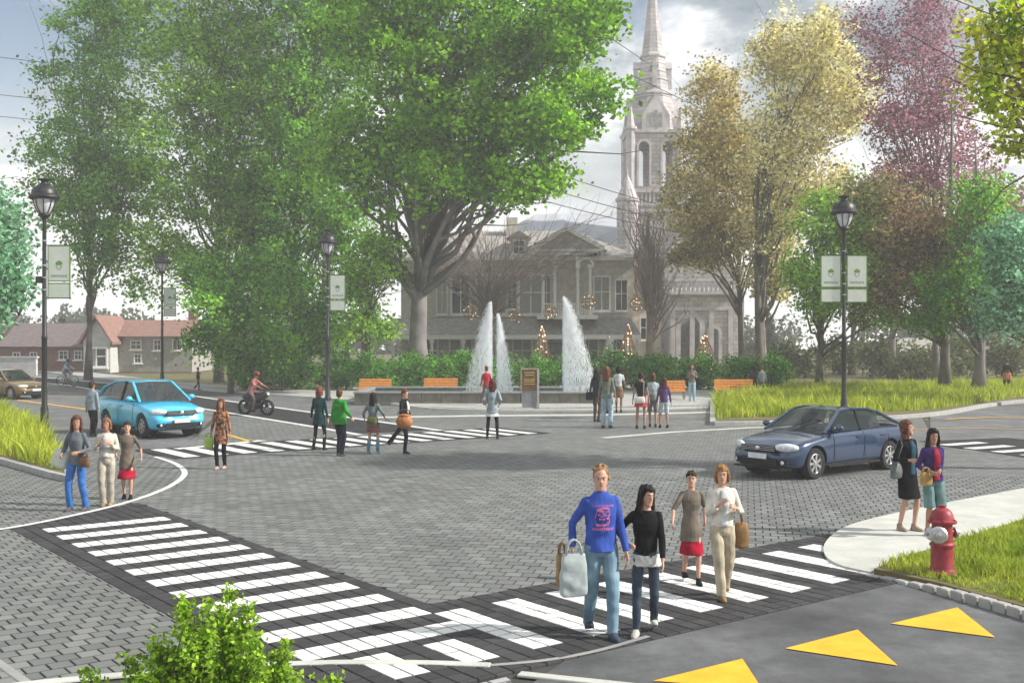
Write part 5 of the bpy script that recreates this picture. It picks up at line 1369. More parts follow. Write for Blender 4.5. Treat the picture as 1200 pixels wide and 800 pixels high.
# silhouettes of far conifers and bushes at the skyline, one object each
L_far = leafmat('leaf_far', (0.06, 0.085, 0.045), (0.11, 0.13, 0.07))
for i, (px, pt, hw, Y, lab) in enumerate(((73, 368, 7, 130, 'dark pointed conifer above the red brick house'), (22, 388, 20, 140, 'rounded far tree at the left skyline'), (145, 372, 12, 135, 'far tree rising behind the white gabled house'),
                                      (867, 385, 7, 135, 'small dark conifer in the bright gap, left one'), (903, 372, 8, 130, 'small dark conifer in the bright gap, right one'), (880, 400, 16, 140, 'low far bush in the bright gap'))):
    p = XZ(px, pt, Y); H = p.z; kx = hw / F * Y
    lob = [(0, 0, H * t, kx * (1.15 - t * (0.95 if hw < 12 else .5)), kx * (1.15 - t), H * .16, 1) for t in (.2, .4, .6, .8)]
    rt = empty('far_tree', (p.x, Y, 0), 0, lab, 'tree', None)
    cl = lobe_points(lob, 180, rng, .5); cen = np.repeat(cl, 12, axis=0); cen = cen + rng.normal(size=cen.shape) * .22; cen[:, 2] = cen[:, 2].clip(.2, H)
    m = MB(); m.tube([(0, 0, 0), (0, 0, H * .95)], [.2, .03], 6); link('trunk', m.mesh(), M_bark, rt); link('crown', leaf_mesh('crown', cen, .4, .28, rng), L_far, rt)
lob = []
for x in np.arange(-150, 150, 9.0):
    if 46 < x < 60: continue
    h = rng.uniform(5, 9); lob.append((x + rng.uniform(-3, 3), 190 + rng.uniform(-12, 12), h * .45, rng.uniform(6, 10), 6, h * .6, 1))
cl = lobe_points(lob, 2600, rng, .4); cen = np.repeat(cl, 14, axis=0); cen = cen + rng.normal(size=cen.shape) * .6; cen[:, 2] = cen[:, 2].clip(.2)
o = link('far_woodland', leaf_mesh('far_woodland', cen, 1.0, .7, rng), L_far); tag(o, 'hazy band of far woodland along the horizon', 'woodland', None, 'stuff')
# ================================================================ PEOPLE
SK = {'fair': mat('skin_fair', (0.52, 0.30, 0.22), 0.55, scale=9, var=.08), 'tan': mat('skin_tan', (0.36, 0.19, 0.125), 0.55, scale=9, var=.08), 'brown': mat('skin_brown', (0.20, 0.10, 0.065), 0.5, scale=9, var=.08)}
M_eye = mat('eye_dark', (0.02, 0.015, 0.012), 0.3); M_lip = mat('lip', (0.36, 0.11, 0.10), 0.5); M_eyew = mat('eye_white', (0.55, 0.53, 0.5), 0.4)
def cloth(col, name=None, v=0.25, sc_=7, col2=None, b=.35, bs=30):
    return mat(name or 'cloth_%02x%02x%02x' % tuple(int(min(1, c) * 255) for c in col), col, 0.85, var=v, scale=sc_, col2=col2, bump=b, bscale=bs, coords='obj', spec=.05)
def hairm(c): return mat('hair_%02x%02x%02x' % tuple(int(min(1, x) * 255) for x in c), c, 0.5, var=.45, scale=30, bump=.6, bscale=90, coords='obj', spec=.15)
def remesh(mb, vox, smooth=3, fold=0.0, fs=14.0, seed=0, mul=1.0, zt=99):
    """voxel union of the pieces -> one continuous skin, then soft cloth folds"""
    me = mb.mesh('r'); o = bpy.data.objects.new('r', me); C.objects.link(o)
    m = o.modifiers.new('r', 'REMESH'); m.mode = 'VOXEL'; m.voxel_size = vox; m.use_smooth_shade = True
    if smooth:
        s = o.modifiers.new('s', 'SMOOTH'); s.factor = 0.5; s.iterations = smooth
    dg = bpy.context.evaluated_depsgraph_get(); dg.update()
    out = bpy.data.meshes.new_from_object(o.evaluated_get(dg)); bpy.data.objects.remove(o); bpy.data.meshes.remove(me)
    if fold and len(out.vertices):
        n = len(out.vertices); co = np.empty(n * 3, np.float32); no = np.empty(n * 3, np.float32)
        out.vertices.foreach_get('co', co); out.vertices.foreach_get('normal', no); co = co.reshape(-1, 3); no = no.reshape(-1, 3)
        p = co.astype(float) + seed * 1.7
        wrp = np.sin(p[:, 0] * 9 + p[:, 2] * 5) * .6 + np.sin(p[:, 1] * 11 - p[:, 2] * 7) * .5
        d = np.sin(p[:, 2] * fs * 1.6 + wrp * 2.6 + p[:, 0] * fs * .6) * .5 + np.sin(p[:, 0] * fs * 2.1 - p[:, 2] * fs * .5 + wrp * 2) * .35 + np.sin(p[:, 1] * fs * 2.3 + p[:, 2] * fs + wrp) * .3
        co += no * (d * fold)[:, None].astype(np.float32); out.vertices.foreach_set('co', co.ravel()); out.update()
    out.polygons.foreach_set('use_smooth', [True] * len(out.polygons))
    return out
def ik(a, b, l1, l2, hint):
    a, b, hint = Vector(a), Vector(b), Vector(hint); d = b - a; L_ = d.length
    if L_ > (l1 + l2) * .998: b = a + d.normalized() * (l1 + l2) * .998; d = b - a; L_ = d.length
    x = (l1 * l1 - l2 * l2 + L_ * L_) / (2 * L_); h = math.sqrt(max(0, l1 * l1 - x * x)); u = d / L_
    n = hint - u * hint.dot(u); n = n.normalized() if n.length > 1e-6 else Vector((1, 0, 0))
    return a + u * x + n * h, b
def tub(mb, pts, rad, seg=10):
    """rounded tube with ellipsoid end balls"""
    mb.tube(pts, rad, seg)
    for p, r in ((pts[0], rad[0]), (pts[-1], rad[-1])):
        r = r if not isinstance(r, (tuple, list)) else max(r); mb.ell(p, (r * .98,) * 3, seg=8, k=6)
def hand(mb, w_, d, n, side, lod, curl=0.35):
    """palm, four unequal fingers bending at the knuckles, thumb from the side of the palm"""
    d = Vector(d).normalized(); n = Vector(n); n = (n - d * n.dot(d)).normalized(); s_ = d.cross(n) * side
    w_ = Vector(w_)
    M3 = Matrix((s_, n, d)).transposed()
    mb.ell(w_ + d * .045, (.038, .015, .052), M3, 10, 6)
    if lod < 1:
        mb.ell(w_ + d * .105 + n * .012, (.032, .013, .045), M3, 8, 6); mb.tube([w_ + d * .03 + s_ * .03, w_ + d * .085 + s_ * .052 + n * .01], [.012, .009], 6); return
    for i, (o, L_) in enumerate(((.027, .92), (.009, 1.0), (-.010, .94), (-.028, .76))):
        p = w_ + d * .082 + s_ * o; pts = [p - d * .02]; a = curl * (0.8 + .12 * i); dd = d
        pts.append(p)
        for j, l in enumerate((.040, .025, .020)):
            ang = a * (1 + j * .55); dd = (d * math.cos(ang * (1 + j)) + n * math.sin(ang * (1 + j))).normalized(); p = p + dd * l * L_; pts.append(p)
        mb.tube(pts, [.0098, .0098, .009, .0084, .007], 7)
    t0 = w_ + d * .02 + s_ * .026; t1 = t0 + (d * .7 + s_ * .75 + n * .25).normalized() * .036; t2 = t1 + (d * .95 + s_ * .25 + n * .4).normalized() * .030
    mb.tube([t0, t1, t2], [.0135, .0115, .0085], 7)
def person(px, py, hpx, face, label, top=None, bottom=None, hair=None, skin='fair', shoes=(0.03, 0.03, 0.03), feet=None, hands=None, male=False, lod=0, group=None,
           pelvis=(0, 0, 0.93), lean=0, head=(0, 0), z0=0.0, extra=None, shoe_h=0.0, curl=(.35, .35), elbow=None, knee=None, build=1.0, loc=None):
    """feet/hands: (right, left); right = -X when the figure faces -Y (towards the camera). face: degrees turned about Z"""
    g = G(px, py, z0) if loc is None else Vector(loc); s = (hpx * g.y / F if loc is None else hpx) / 1.75
    r = empty('person', (g.x, g.y, g.z), R(face), label, 'person', group)
    r['h'] = 0; del r['h']
    seed = (px * 7 + py * 3) % 50
    vox = {2: .0085, 1: .012, 0: .019, -1: .028}[lod]; w_ = (1.0 if male else .88) * build
    feet = feet or ((-.09, .04, 0), (.09, -.06, 0)); hands = hands or ((-.27, -.02, .80), (.27, -.04, .80))
    pz = Vector(pelvis); UPM = Matrix.Translation(pz) @ Matrix.Rotation(R(lean), 4, 'X') @ Matrix.Translation(-Vector((0, 0, .93)))
    def up(p): return UPM @ Vector(p)
    shx = .158 * w_ if male else .145 * build
    sh = [up((-shx, 0, 1.395)), up((shx, 0, 1.395))]
    hip = [pz + Vector((-.085, 0, -.01)), pz + Vector((.085, 0, -.01))]
    kn, an = [], []
    for i in range(2):
        a_ = Vector(feet[i][:3]) + Vector((0, 0, .085 + shoe_h))
        k_, a_ = ik(hip[i], a_, .435, .42, (knee[i] if knee else (0.12 * (-1, 1)[i], -1, 0))); kn.append(k_); an.append(a_)
    el, wr = [], []
    for i in range(2):
        e_, q_ = ik(sh[i], up(hands[i]) if lean and not extra == 'abs' else Vector(hands[i]), .285, .25, (elbow[i] if elbow else (.5 * (-1, 1)[i], .9, -.25))); el.append(e_); wr.append(q_)
    # ---- body: one skin
    mb = MB()
    tr = [(.86, .145, .10), (.95, .15, .105), (1.08, .125, .09), (1.25, .145, .10), (1.38, .13, .080), (1.43, .09, .062), (1.475, .056, .052), (1.53, .05, .05, -.004)] if not male else \
         [(.86, .145, .10), (.95, .15, .10), (1.08, .14, .10), (1.25, .165, .11), (1.38, .15, .09), (1.44, .10, .066), (1.485, .064, .06), (1.54, .058, .058, -.004)]
    mb.erings([(q[0], q[1] * (w_ if q[0] < 1.45 else 1), *q[2:]) for q in tr], 14, UPM)
    for i in range(2):
        tub(mb, [hip[i], hip[i].lerp(kn[i], .5), kn[i], kn[i].lerp(an[i], .3), kn[i].lerp(an[i], .65), an[i]], [.075 * w_, .066 * w_, .046, .05, .038, .031])
        tub(mb, [sh[i], sh[i].lerp(el[i], .5), el[i], el[i].lerp(wr[i], .35), wr[i]], [.038 * w_, .038 * w_, .033 * w_, .033 * w_, .022])
        dirh = (wr[i] - el[i]).normalized(); n = Vector((-(-1, 1)[i], 0, 0)) if abs(dirh.x) < .7 else Vector((0, 0, -1 if False else 1))
        if abs(dirh.x) >= .7: n = Vector((0, 1, 0))
        hand(mb, wr[i], dirh, n, (-1, 1)[i], lod, curl[i])
        f_ = Vector((feet[i][3] if len(feet[i]) > 3 else 0, -1, 0)).normalized()
        a0 = an[i]; mb.tube([a0 + f_ * -.03 + Vector((0, 0, -.045)), a0 + f_ * .02 + Vector((0, 0, -.045)), a0 + f_ * .06 + Vector((0, 0, -.05))], [(.03, .02), (.032, .018), (.024, .010)], 8)
    # head
    nk = Vector((0, 0, 1.515 if not male else 1.525)); HM = UPM @ Matrix.Translation(nk) @ Matrix.Rotation(R(head[0]), 4, 'Z') @ Matrix.Rotation(R(head[1]), 4, 'X') @ Matrix.Translation(-nk) @ Matrix.Translation((0, 0, .0))
    hd = [(1.512, .022, .024, -.068), (1.522, .036, .042, -.052), (1.540, .050, .062, -.030), (1.565, .060, .078, -.014), (1.60, .068, .088, -.004), (1.635, .072, .093, .002), (1.665, .074, .096, .006), (1.70, .068, .089, .010), (1.725, .055, .072, .012), (1.742, .034, .046, .012), (1.75, .010, .014, .012)]
    mb.erings(hd, 16, HM)
    mb.tube([HM @ Vector((0, .01, 1.46)), HM @ Vector((0, .008, 1.58))], [.05, .05], 10)
    H3 = HM.to_3x3()
    if lod >= 0:
        mb.ell(HM @ Vector((0, -.098, 1.607)), (.014, .016, .013), H3, 8, 6); mb.tube([HM @ Vector((0, -.086, 1.65)), HM @ Vector((0, -.102, 1.612))], [.008, .012], 6)
        for sx in (-1, 1): mb.ell(HM @ Vector((sx * .073, .006, 1.615)), (.009, .020, .030), H3, 8, 6)
        mb.ell(HM @ Vector((0, -.083, 1.575)), (.022, .010, .009), H3, 8, 5)
        mb.ell(HM @ Vector((0, -.086, 1.658)), (.040, .012, .008), H3, 8, 5)
    bm_ = remesh(mb, vox, 2 if lod > 0 else 1); bm_.transform(Matrix.Scale(s, 4)); link('body', bm_, SK[skin], r, smooth=True)
    def fin(nm, m_, mt, par=r):
        m_.transform(Matrix.Scale(s, 4)); return link(nm, m_, mt, par, smooth=True)
    if lod >= 1:
        for sx in (-1, 1):
            q = MB(); q.ell(HM @ Vector((sx * .030, -.0835, 1.638)), (.014, .006, .0065), H3, 8, 6); e = q.mesh(); fin('eye', e, M_eyew)
            q = MB(); q.ell(HM @ Vector((sx * .030, -.0885, 1.638)), (.0065, .003, .0065), H3, 8, 6); fin('pupil', q.mesh(), M_eye)
            q = MB(); q.tube([HM @ Vector((sx * .014, -.093, 1.658)), HM @ Vector((sx * .032, -.093, 1.664)), HM @ Vector((sx * .050, -.078, 1.657))], [.004, .0045, .003], 5); fin('eyebrow', q.mesh(), hairm(hair['col']))
        q = MB(); q.ell(HM @ Vector((0, -.0915, 1.574)), (.021, .005, .0065), H3, 8, 6); fin('mouth', q.mesh(), M_lip)
    # ---- hair
    if hair:
        q = MB(); t_ = hair.get('type', 'short'); HL = hair.get('len', 1.3)
        hx = .008 if t_ == 'long' else .004
        q.ell(HM @ Vector((0, .022, 1.668)), (.082 + hx, .096, .096), H3, 14, 10)
        q.ell(HM @ Vector((0, .045, 1.62)), (.078 + hx, .068, .085), H3, 12, 8)
        rg = random.Random(int(px))
        for k in range(0 if t_ == 'curly' else 9):
            a = -1.25 + 2.5 * k / 8 + rg.uniform(-.1, .1); q.tube([HM @ Vector((math.sin(a) * .03, -.01, 1.765)), HM @ Vector((math.sin(a) * .068, -.074 * math.cos(a), 1.725)), HM @ Vector((math.sin(a) * .082, -.092 * math.cos(a * .9), 1.69 if t_ == 'short' else 1.685))], [.012, .014, .007], 5)
        if t_ == 'long':
            for sx in (-1, 1):
                q.tube([HM @ Vector((sx * .07, -.02, 1.70)), HM @ Vector((sx * .088, -.012, 1.60)), HM @ Vector((sx * .092, -.022, (1.60 + HL) / 2)), HM @ Vector((sx * .080, -.050, HL))], [(.026, .03), (.024, .034), (.026, .036), (.012, .016)], 8)
            q.erings([(1.66, .085, .05, .05), (1.55, .092, .05, .062), (1.45, .10, .048, .07), ((1.45 + HL) / 2, .10, .04, .085), (HL, .08, .022, .09)], 12, HM)
        if t_ == 'bob':
            q.erings([(1.66, .090, .055, .035), (1.58, .096, .055, .04), (HL, .088, .05, .045)], 12, HM)
            for sx in (-1, 1): q.tube([HM @ Vector((sx * .07, -.03, 1.70)), HM @ Vector((sx * .088, -.02, 1.60)), HM @ Vector((sx * .082, -.03, HL + .02))], [.022, .024, .012], 8)
        if t_ == 'bun': q.ell(HM @ Vector((0, .095, 1.70)), (.042, .038, .042), H3, 10, 8)
        if t_ == 'pony': q.tube([HM @ Vector((0, .10, 1.69)), HM @ Vector((0, .15, 1.62)), HM @ Vector((0, .13, 1.48))], [.022, .03, .012], 8)
        if t_ == 'curly':
            for k in range(44): a, b_ = rg.uniform(0, 6.28), rg.uniform(-.35, 1.4); q.ell(HM @ Vector((.085 * math.cos(a) * math.cos(b_), .025 + .095 * abs(math.sin(a)) * math.cos(b_) - (.03 if math.sin(a) < 0 else 0), 1.66 + .10 * math.sin(b_))), (rg.uniform(.016, .026),) * 3, seg=7, k=5) if not (math.sin(a) < -.2 and b_ < .55) else None
        fin('hair', remesh(q, max(vox * .9, .009), 1, .0055, 48, seed), hairm(hair['col']))
        if hair.get('hood'):
            q = MB(); q.ell(HM @ Vector((0, .03, 1.675)), (.098, .105, .112), H3, 14, 10); fin('headscarf', remesh(q, vox, 2), cloth(hair['hood']))
    # ---- upper garment
    if top:
        ft = top.get('fit', 1.0); hem = top.get('hem', .88); sl_ = top.get('sleeve', 1.0); fl = top.get('flare', 0); mt = top['m'] if 'm' in top else cloth(top['col'])
        q = MB(); W_, D_ = w_ * ft, ft
        if male: rg_ = [(.93, .182, .128), (1.05, .172, .124), (1.18, .176, .126), (1.30, .182, .126), (1.37, .186, .112), (1.412, .172, .094), (1.447, .135, .082), (1.475, .09, .073), (1.495, .072, .068)]
        else: rg_ = [(.93, .178, .125), (1.05, .152, .112), (1.14, .148, .112), (1.24, .170, .132, -.006), (1.31, .174, .128, -.008), (1.37, .172, .104), (1.41, .158, .085), (1.438, .118, .072), (1.460, .082, .064)]
        lo = [q_ for q_ in rg_ if q_[0] > hem + .02]
        z0_ = lo[0][0]
        if hem < .93:
            kb = 1.06 if hem < .8 else 1.0; base = [(hem, rg_[0][1] * (1 + fl) * kb + .004, rg_[0][2] * (1 + fl) * kb * 1.08 + .004), ((hem + .93) / 2, rg_[0][1] * (1 + fl * .5) * kb + .003, rg_[0][2] * (1 + fl * .5) * kb + .003)]
        else:
            base = [(hem, lo[0][1], lo[0][2])]
        allr = base + lo
        q.erings([(a[0], a[1] * W_, a[2] * D_, *(a[3:])) for a in allr], 18, UPM)
        if sl_ > 0:
            for i in range(2):
                c = sh[i].lerp(up((0, 0, 1.40)), .18)
                if sl_ <= .5:
                    en = sh[i].lerp(el[i], sl_ * 2); tub(q, [sh[i], sh[i].lerp(en, .4), en], [.056 * W_, .057 * W_, .052 * W_])
                else:
                    en = el[i].lerp(wr[i], (sl_ - .5) * 2 * .97)
                    cf = top.get('cuff', 1)
                    q.ell(sh[i], (.056 * W_, .060 * W_, .056 * W_), seg=10, k=7)
                    q.tube([c, sh[i].lerp(el[i], .06), sh[i].lerp(el[i], .25), sh[i].lerp(el[i], .6), el[i], el[i].lerp(en, .5), en], [.050 * W_, .058 * W_, .056 * W_, .052 * W_, .049 * W_, .044 * W_, .037 * W_ * cf], 10)
        fo = fin('top' if 'name' not in top else top['name'], remesh(q, vox, 2, top.get('fold', .0045), 16, seed), mt)
        if top.get('open'):      # open front showing the layer below
            q = MB(); x_ = .05
            for z_ in (.95, 1.1, 1.22, 1.32, 1.40): pass
            q.erings([(max(hem + .02, .9), .055, .02, -.118 * D_), (1.1, .045, .02, -.104 * D_), (1.24, .058, .02, -.131 * D_), (1.34, .055, .02, -.125 * D_), (1.43, .04, .03, -.072 * D_)], 10, UPM)
            fin('shirt', remesh(q, max(vox * .8, .008), 1), cloth(top['open']))
    # ---- skirt / trousers
    if bottom:
        t_ = bottom.get('type', 'trousers'); mt = bottom['m'] if 'm' in bottom else cloth(bottom['col']); ft = bottom.get('fit', 1.0); q = MB()
        def bp(p): return Matrix.Translation(pz - Vector((0, 0, .93))) @ Vector(p)
        PM = Matrix.Translation(pz - Vector((0, 0, .93)))
        if t_ in ('trousers', 'shorts'):
            q.erings([(.83, .150 * w_, .10), (.88, .168 * w_, .116), (.95, .165 * w_, .115), (1.02, .145 * w_, .104), (1.04, .142 * w_, .102)], 16, PM)
            for i in range(2):
                e1 = bottom.get('hem', 0.0)
                a1 = an[i] + Vector((0, 0, -.03)) if t_ == 'trousers' else kn[i].lerp(an[i], 0.02 + e1) if e1 >= 0 else hip[i].lerp(kn[i], 1 + e1)
                bl = bottom.get('bell', 1.0)
                if t_ == 'trousers': q.tube([hip[i] + Vector((0, 0, .03)), hip[i].lerp(kn[i], .3), hip[i].lerp(kn[i], .7), kn[i], kn[i].lerp(a1, .4), kn[i].lerp(a1, .8), a1], [.086 * w_ * ft, .087 * w_ * ft, .073 * ft, .062 * ft, .060 * ft, .052 * ft * (bl + 1) / 2, .050 * ft * bl], 12)
                else: q.tube([hip[i] + Vector((0, 0, .03)), hip[i].lerp(kn[i], .4), a1], [.094 * w_ * ft, .090 * ft * w_, .080 * ft], 12)
                q.ell(kn[i], (.06 * ft,) * 3, seg=8, k=6) if t_ == 'trousers' else None
            fin(t_, remesh(q, vox, 2, bottom.get('fold', .0045), 20, seed + 3), mt)
        else:
            hz = bottom.get('hem', .5); kx = (kn[0] + kn[1]) / 2; fr = bottom.get('flare', 1.15)
            th = (top or {}).get('hem', 9)
            sr = [(hz, .180 * fr, .145 * fr, kx.y * .6), ((hz + .86) / 2, .178 * (1 + (fr - 1) * .5), .136, kx.y * .3), (.88, .172, .124), (.97, .152, .110), (1.03, .138, .100)]
            if th < .8: sr = [(hz, .182 * fr, .185 * fr, kx.y * .5), (th + .02, .160, .13, kx.y * .2), (th + .14, .12, .08)]
            q.erings(sr, 22, PM)
            fin('skirt', remesh(q, vox, 2, bottom.get('fold', .007), 15, seed + 5), mt)
            if bottom.get('leggings'):
                q = MB()
                for i in range(2): q.tube([hip[i].lerp(kn[i], .3), kn[i], kn[i].lerp(an[i], .3), kn[i].lerp(an[i], .65), an[i] + Vector((0, 0, -.01))], [.074, .053, .056, .044, .038], 10)
                fin('leggings', remesh(q, vox, 1), cloth(bottom['leggings']))
    # ---- shoes
    for i in range(2):
        f_ = Vector((feet[i][3] if len(feet[i]) > 3 else 0, -1, 0)).normalized(); a0 = an[i]; tl = feet[i][4] if len(feet[i]) > 4 else 0
        q = MB(); rz_ = math.atan2(f_.x, -f_.y); M_ = Matrix.Translation(a0) @ Matrix.Rotation(rz_, 4, 'Z') @ Matrix.Rotation(R(tl), 4, 'X')
        q.erings([(-.085, .040, .118, -.052), (-.066, .043, .122, -.054), (-.045, .041, .105, -.045), (-.025, .038, .070, -.02), (0.0, .037, .045, .0), (.02, .035, .04, .004)], 14, M_, 2.4)
        fin('shoe', q.mesh(), cloth(shoes) if not isinstance(shoes, bpy.types.Material) else shoes)
    r['_'] = 0; del r['_']
    return r, s, dict(wr=wr, el=el, sh=sh, UPM=UPM, HM=HM, kn=kn, an=an)
def wp(res, p):
    """figure-local point -> world"""
    r, s, _ = res; return Matrix.Translation(r.location) @ Matrix.Rotation(r.rotation_euler.z, 4, 'Z') @ (Vector(p) * s)
def bag(res, at, size, m_, label, rot=0, strap=None, kind='handbag', round_=2.6, tilt=0, soft=.008):
    """bag hung at a figure-local point; strap = list of local points"""
    r, s, _ = res; o = wp(res, at); e = empty(kind, o, r.rotation_euler.z + R(rot), label, 'bag')
    w_, d_, h_ = (x * s for x in size); q = MB()
    M_ = Matrix.Rotation(R(tilt), 4, 'Y')
    q.erings([(-h_, w_ * .40, d_ * .42), (-h_ * .93, w_ * .48, d_ * .5), (-h_ * .6, w_ * .5, d_ * .5), (-h_ * .2, w_ * .46, d_ * .38), (0, w_ * .42, d_ * .22)], 20, M_, round_)
    b = remesh(q, max(.008, .012 * s), 1, soft, 13, 3); link('bag_body', b, m_, e, smooth=True)
    q = MB()
    if strap:
        inv = (Matrix.Translation(o) @ Matrix.Rotation(e.rotation_euler.z, 4, 'Z')).inverted()
        q.tube([inv @ wp(res, p) for p in strap], .008, 5)
    else:
        for dy in (-.18, .18): q.tube([M_ @ Vector((w_ * .28 * math.cos(a), d_ * dy, -h_ * .02 + h_ * .34 * math.sin(a))) for a in [math.pi * i / 8 for i in range(9)]], .006 + .004 * s, 5)
    q.build('strap', m_, e, smooth=True)
    return e
DEN = mat('denim_blue', (0.10, 0.19, 0.27), .85, scale=5, col2=(0.22, 0.34, 0.42), bump=.3, bscale=120, coords='obj')
DEND = mat('denim_dark', (0.018, 0.03, 0.05), .85, scale=6, col2=(0.05, 0.075, 0.11), bump=.3, bscale=120, coords='obj')
DENB = mat('denim_bright', (0.025, 0.11, 0.36), .85, scale=6, col2=(0.05, 0.18, 0.50), bump=.3, bscale=120, coords='obj')
DENL = mat('denim_light', (0.22, 0.34, 0.42), .85, scale=6, col2=(0.36, 0.50, 0.58), bump=.3, bscale=120, coords='obj')
BL = (0.014, 0.014, 0.016)
blond, brown, dkbr, black_, red_ = (0.28, 0.15, 0.055), (0.09, 0.045, 0.022), (0.035, 0.02, 0.013), (0.012, 0.01, 0.010), (0.14, 0.05, 0.025)
# --- the couple at the front
man = person(704, 745, 199, 12, 'man in a blue sweatshirt with red print and light jeans carrying shopping bags', male=True, lod=2, build=.93, top=dict(col=(0.045, 0.09, 0.38), hem=.885, fit=1.0, sleeve=1.0, name='sweatshirt', fold=.006),
             bottom=dict(m=DEN, fit=1.12), hair=dict(type='curly', col=(0.24, 0.14, 0.07)), shoes=(0.05, 0.07, 0.10), feet=((-.075, .22, .03, -.05, -18), (.085, -.13, 0, .1)), hands=((-.31, -.02, .93), (.25, -.14, .80)), head=(-14, 6), curl=(.85, .3),
             elbow=((-.6, .9, -.2), (.5, .8, 0)))
def printd():
    r, s, k = man; q = MB(); rg = random.Random(3)
    def pt(x, z, y=None):
        yy = -.137 * 1.06 * math.sqrt(max(0.05, 1 - (x / .2) ** 2)) - .0095
        return Vector((x * s, yy * s, z * s))
    def patch(x0, z0, x1, z1):
        n = 3
        for i in range(n):
            a, b = x0 + (x1 - x0) * i / n, x0 + (x1 - x0) * (i + 1) / n
            q.add([pt(a, z0), pt(b, z0), pt(b, z1), pt(a, z1)], [(0, 1, 2, 3)])
    x0, x1, zt, zb = -.125, .10, 1.375, 1.115
    for i in range(11): a = x0 + (x1 - x0) * i / 11; patch(a, zt - .022 * rg.uniform(.7, 1), a + .014, zt)
    for i in range(12): a = x0 + (x1 - x0) * i / 12; patch(a, zb, a + .012, zb + .030 * rg.uniform(.8, 1))
    a_ = [(-.06, 1.20), (-.068, 1.26), (-.05, 1.32), (-.01, 1.345), (.04, 1.335), (.05, 1.29), (.03, 1.27), (.045, 1.24), (.035, 1.205), (-.01, 1.195)]
    for i in range(len(a_)):
        (xa, za), (xb, zb2) = [(p[0] * 1.35 - .01, (p[1] - 1.27) * 1.2 + 1.255) for p in (a_[i], a_[(i + 1) % len(a_)])]; q.add([pt(xa, za - .012), pt(xb, zb2 - .012), pt(xb, zb2 + .012), pt(xa, za + .012)], [(0, 1, 2, 3)])
    for i in range(16): xx, zz = rg.uniform(-.075, .02), rg.uniform(1.18, 1.32); patch(xx, zz, xx + rg.uniform(.02, .04), zz + rg.uniform(.008, .016))
    sw = [c for c in r.children if c.name.startswith('sweatshirt')][0]
    q.build('print', mat('print_red', (0.48, 0.12, 0.26), .8, coords='obj', scale=30, var=.3), sw)
printd()
M_pl = mat('plastic_bag', (0.40, 0.47, 0.48), .4, scale=7, col2=(0.60, 0.66, 0.66), bump=.5, bscale=20, coords='obj', transl=.3)
bag(man, (-.31, -.08, .88), (.29, .11, .44), M_pl, 'crumpled pale blue plastic shopping bag in the hand of the man in blue', kind='shopping_bag', round_=4.5, soft=.009)
bag(man, (-.40, .04, .86), (.12, .16, .33), mat('paper_brown', (0.24, 0.15, 0.06), .8, scale=9, coords='obj', var=.3), 'small brown paper bag behind the plastic shopping bag', kind='shopping_bag', round_=4, soft=.004)
wom = person(757, 741, 173, -8, 'woman in a black cardigan and dark jeans walking beside the man in blue', lod=2, top=dict(col=BL, hem=.93, sleeve=.95, fit=1.04, name='cardigan'), bottom=dict(m=DEND, fit=.92), hair=dict(type='long', col=black_, len=1.30),
             shoes=(0.50, 0.49, 0.45), feet=((-.11, -.14, 0, -.2), (.09, .20, .03, .1, -20)), hands=((-.22, -.16, 1.10), (.20, -.14, .86)), head=(38, 8), elbow=((-.8, .7, -.2), (.7, .7, 0)))
def lace(res, z1, z2, m_, par='top', nm='lace_hem', ex=1.10):
    r, s, k = res; q = MB(); q.erings([(z1, .182 * ex, .13 * ex), ((z1 + z2) / 2, .178 * ex, .128 * ex), (z2, .165 * ex, .12 * ex)], 24, k['UPM']); me = remesh(q, .011, 1, .007, 34, 2); me.transform(Matrix.Scale(s, 4)); link(nm, me, m_, r, smooth=True)
lace(wom, .80, .94, mat('lace_white', (0.45, 0.47, 0.45), .8, scale=26, col2=(0.72, 0.73, 0.70), bump=.7, bscale=60, coords='obj'), ex=.98)
# --- the two women behind them, walking towards the viewer
tun = person(810, 682, 130, 6, 'woman in a grey brown tunic over a dark red skirt on the front crosswalk', lod=2, top=dict(col=(0.17, 0.145, 0.12), hem=.66, flare=.06, sleeve=.55, name='tunic'), bottom=dict(type='skirt', col=(0.30, 0.012, 0.03), hem=.46, flare=1.08),
             hair=dict(type='bun', col=dkbr), skin='fair', feet=((-.06, .20, .03, 0, -18), (.07, -.16, 0)), hands=((-.36, -.24, 1.00), (.24, .06, .95)), head=(-12, 0), shoes=BL)
crm = person(846, 699, 154, 4, 'woman in a cream cardigan and beige trousers on the front crosswalk', lod=2, top=dict(col=(0.62, 0.60, 0.53), hem=.95, sleeve=.85, fit=1.12, open=(0.55, 0.58, 0.60), name='cardigan'), bottom=dict(col=(0.40, 0.35, 0.26), fit=1.18, bell=1.2),
             hair=dict(type='bob', col=blond, len=1.50), feet=((-.05, -.18, 0), (.08, .18, .03, 0, -18)), hands=((-.08, -.22, 1.27), (.12, -.24, 1.22)), head=(-12, 4), shoes=(0.25, 0.17, 0.09))
def tee(res, col, n=1):
    pass
bag(crm, (.27, .02, .99), (.20, .15, .34), mat('leather_tan', (0.22, 0.12, 0.04), .6, scale=8, coords='obj', var=.3), 'slouchy brown leather bag on the arm of the woman in cream', kind='handbag', strap=[(.30, .06, .97), (.25, .04, 1.25), (.165, .02, 1.47), (.21, -.06, 1.25), (.26, -.03, .97)])
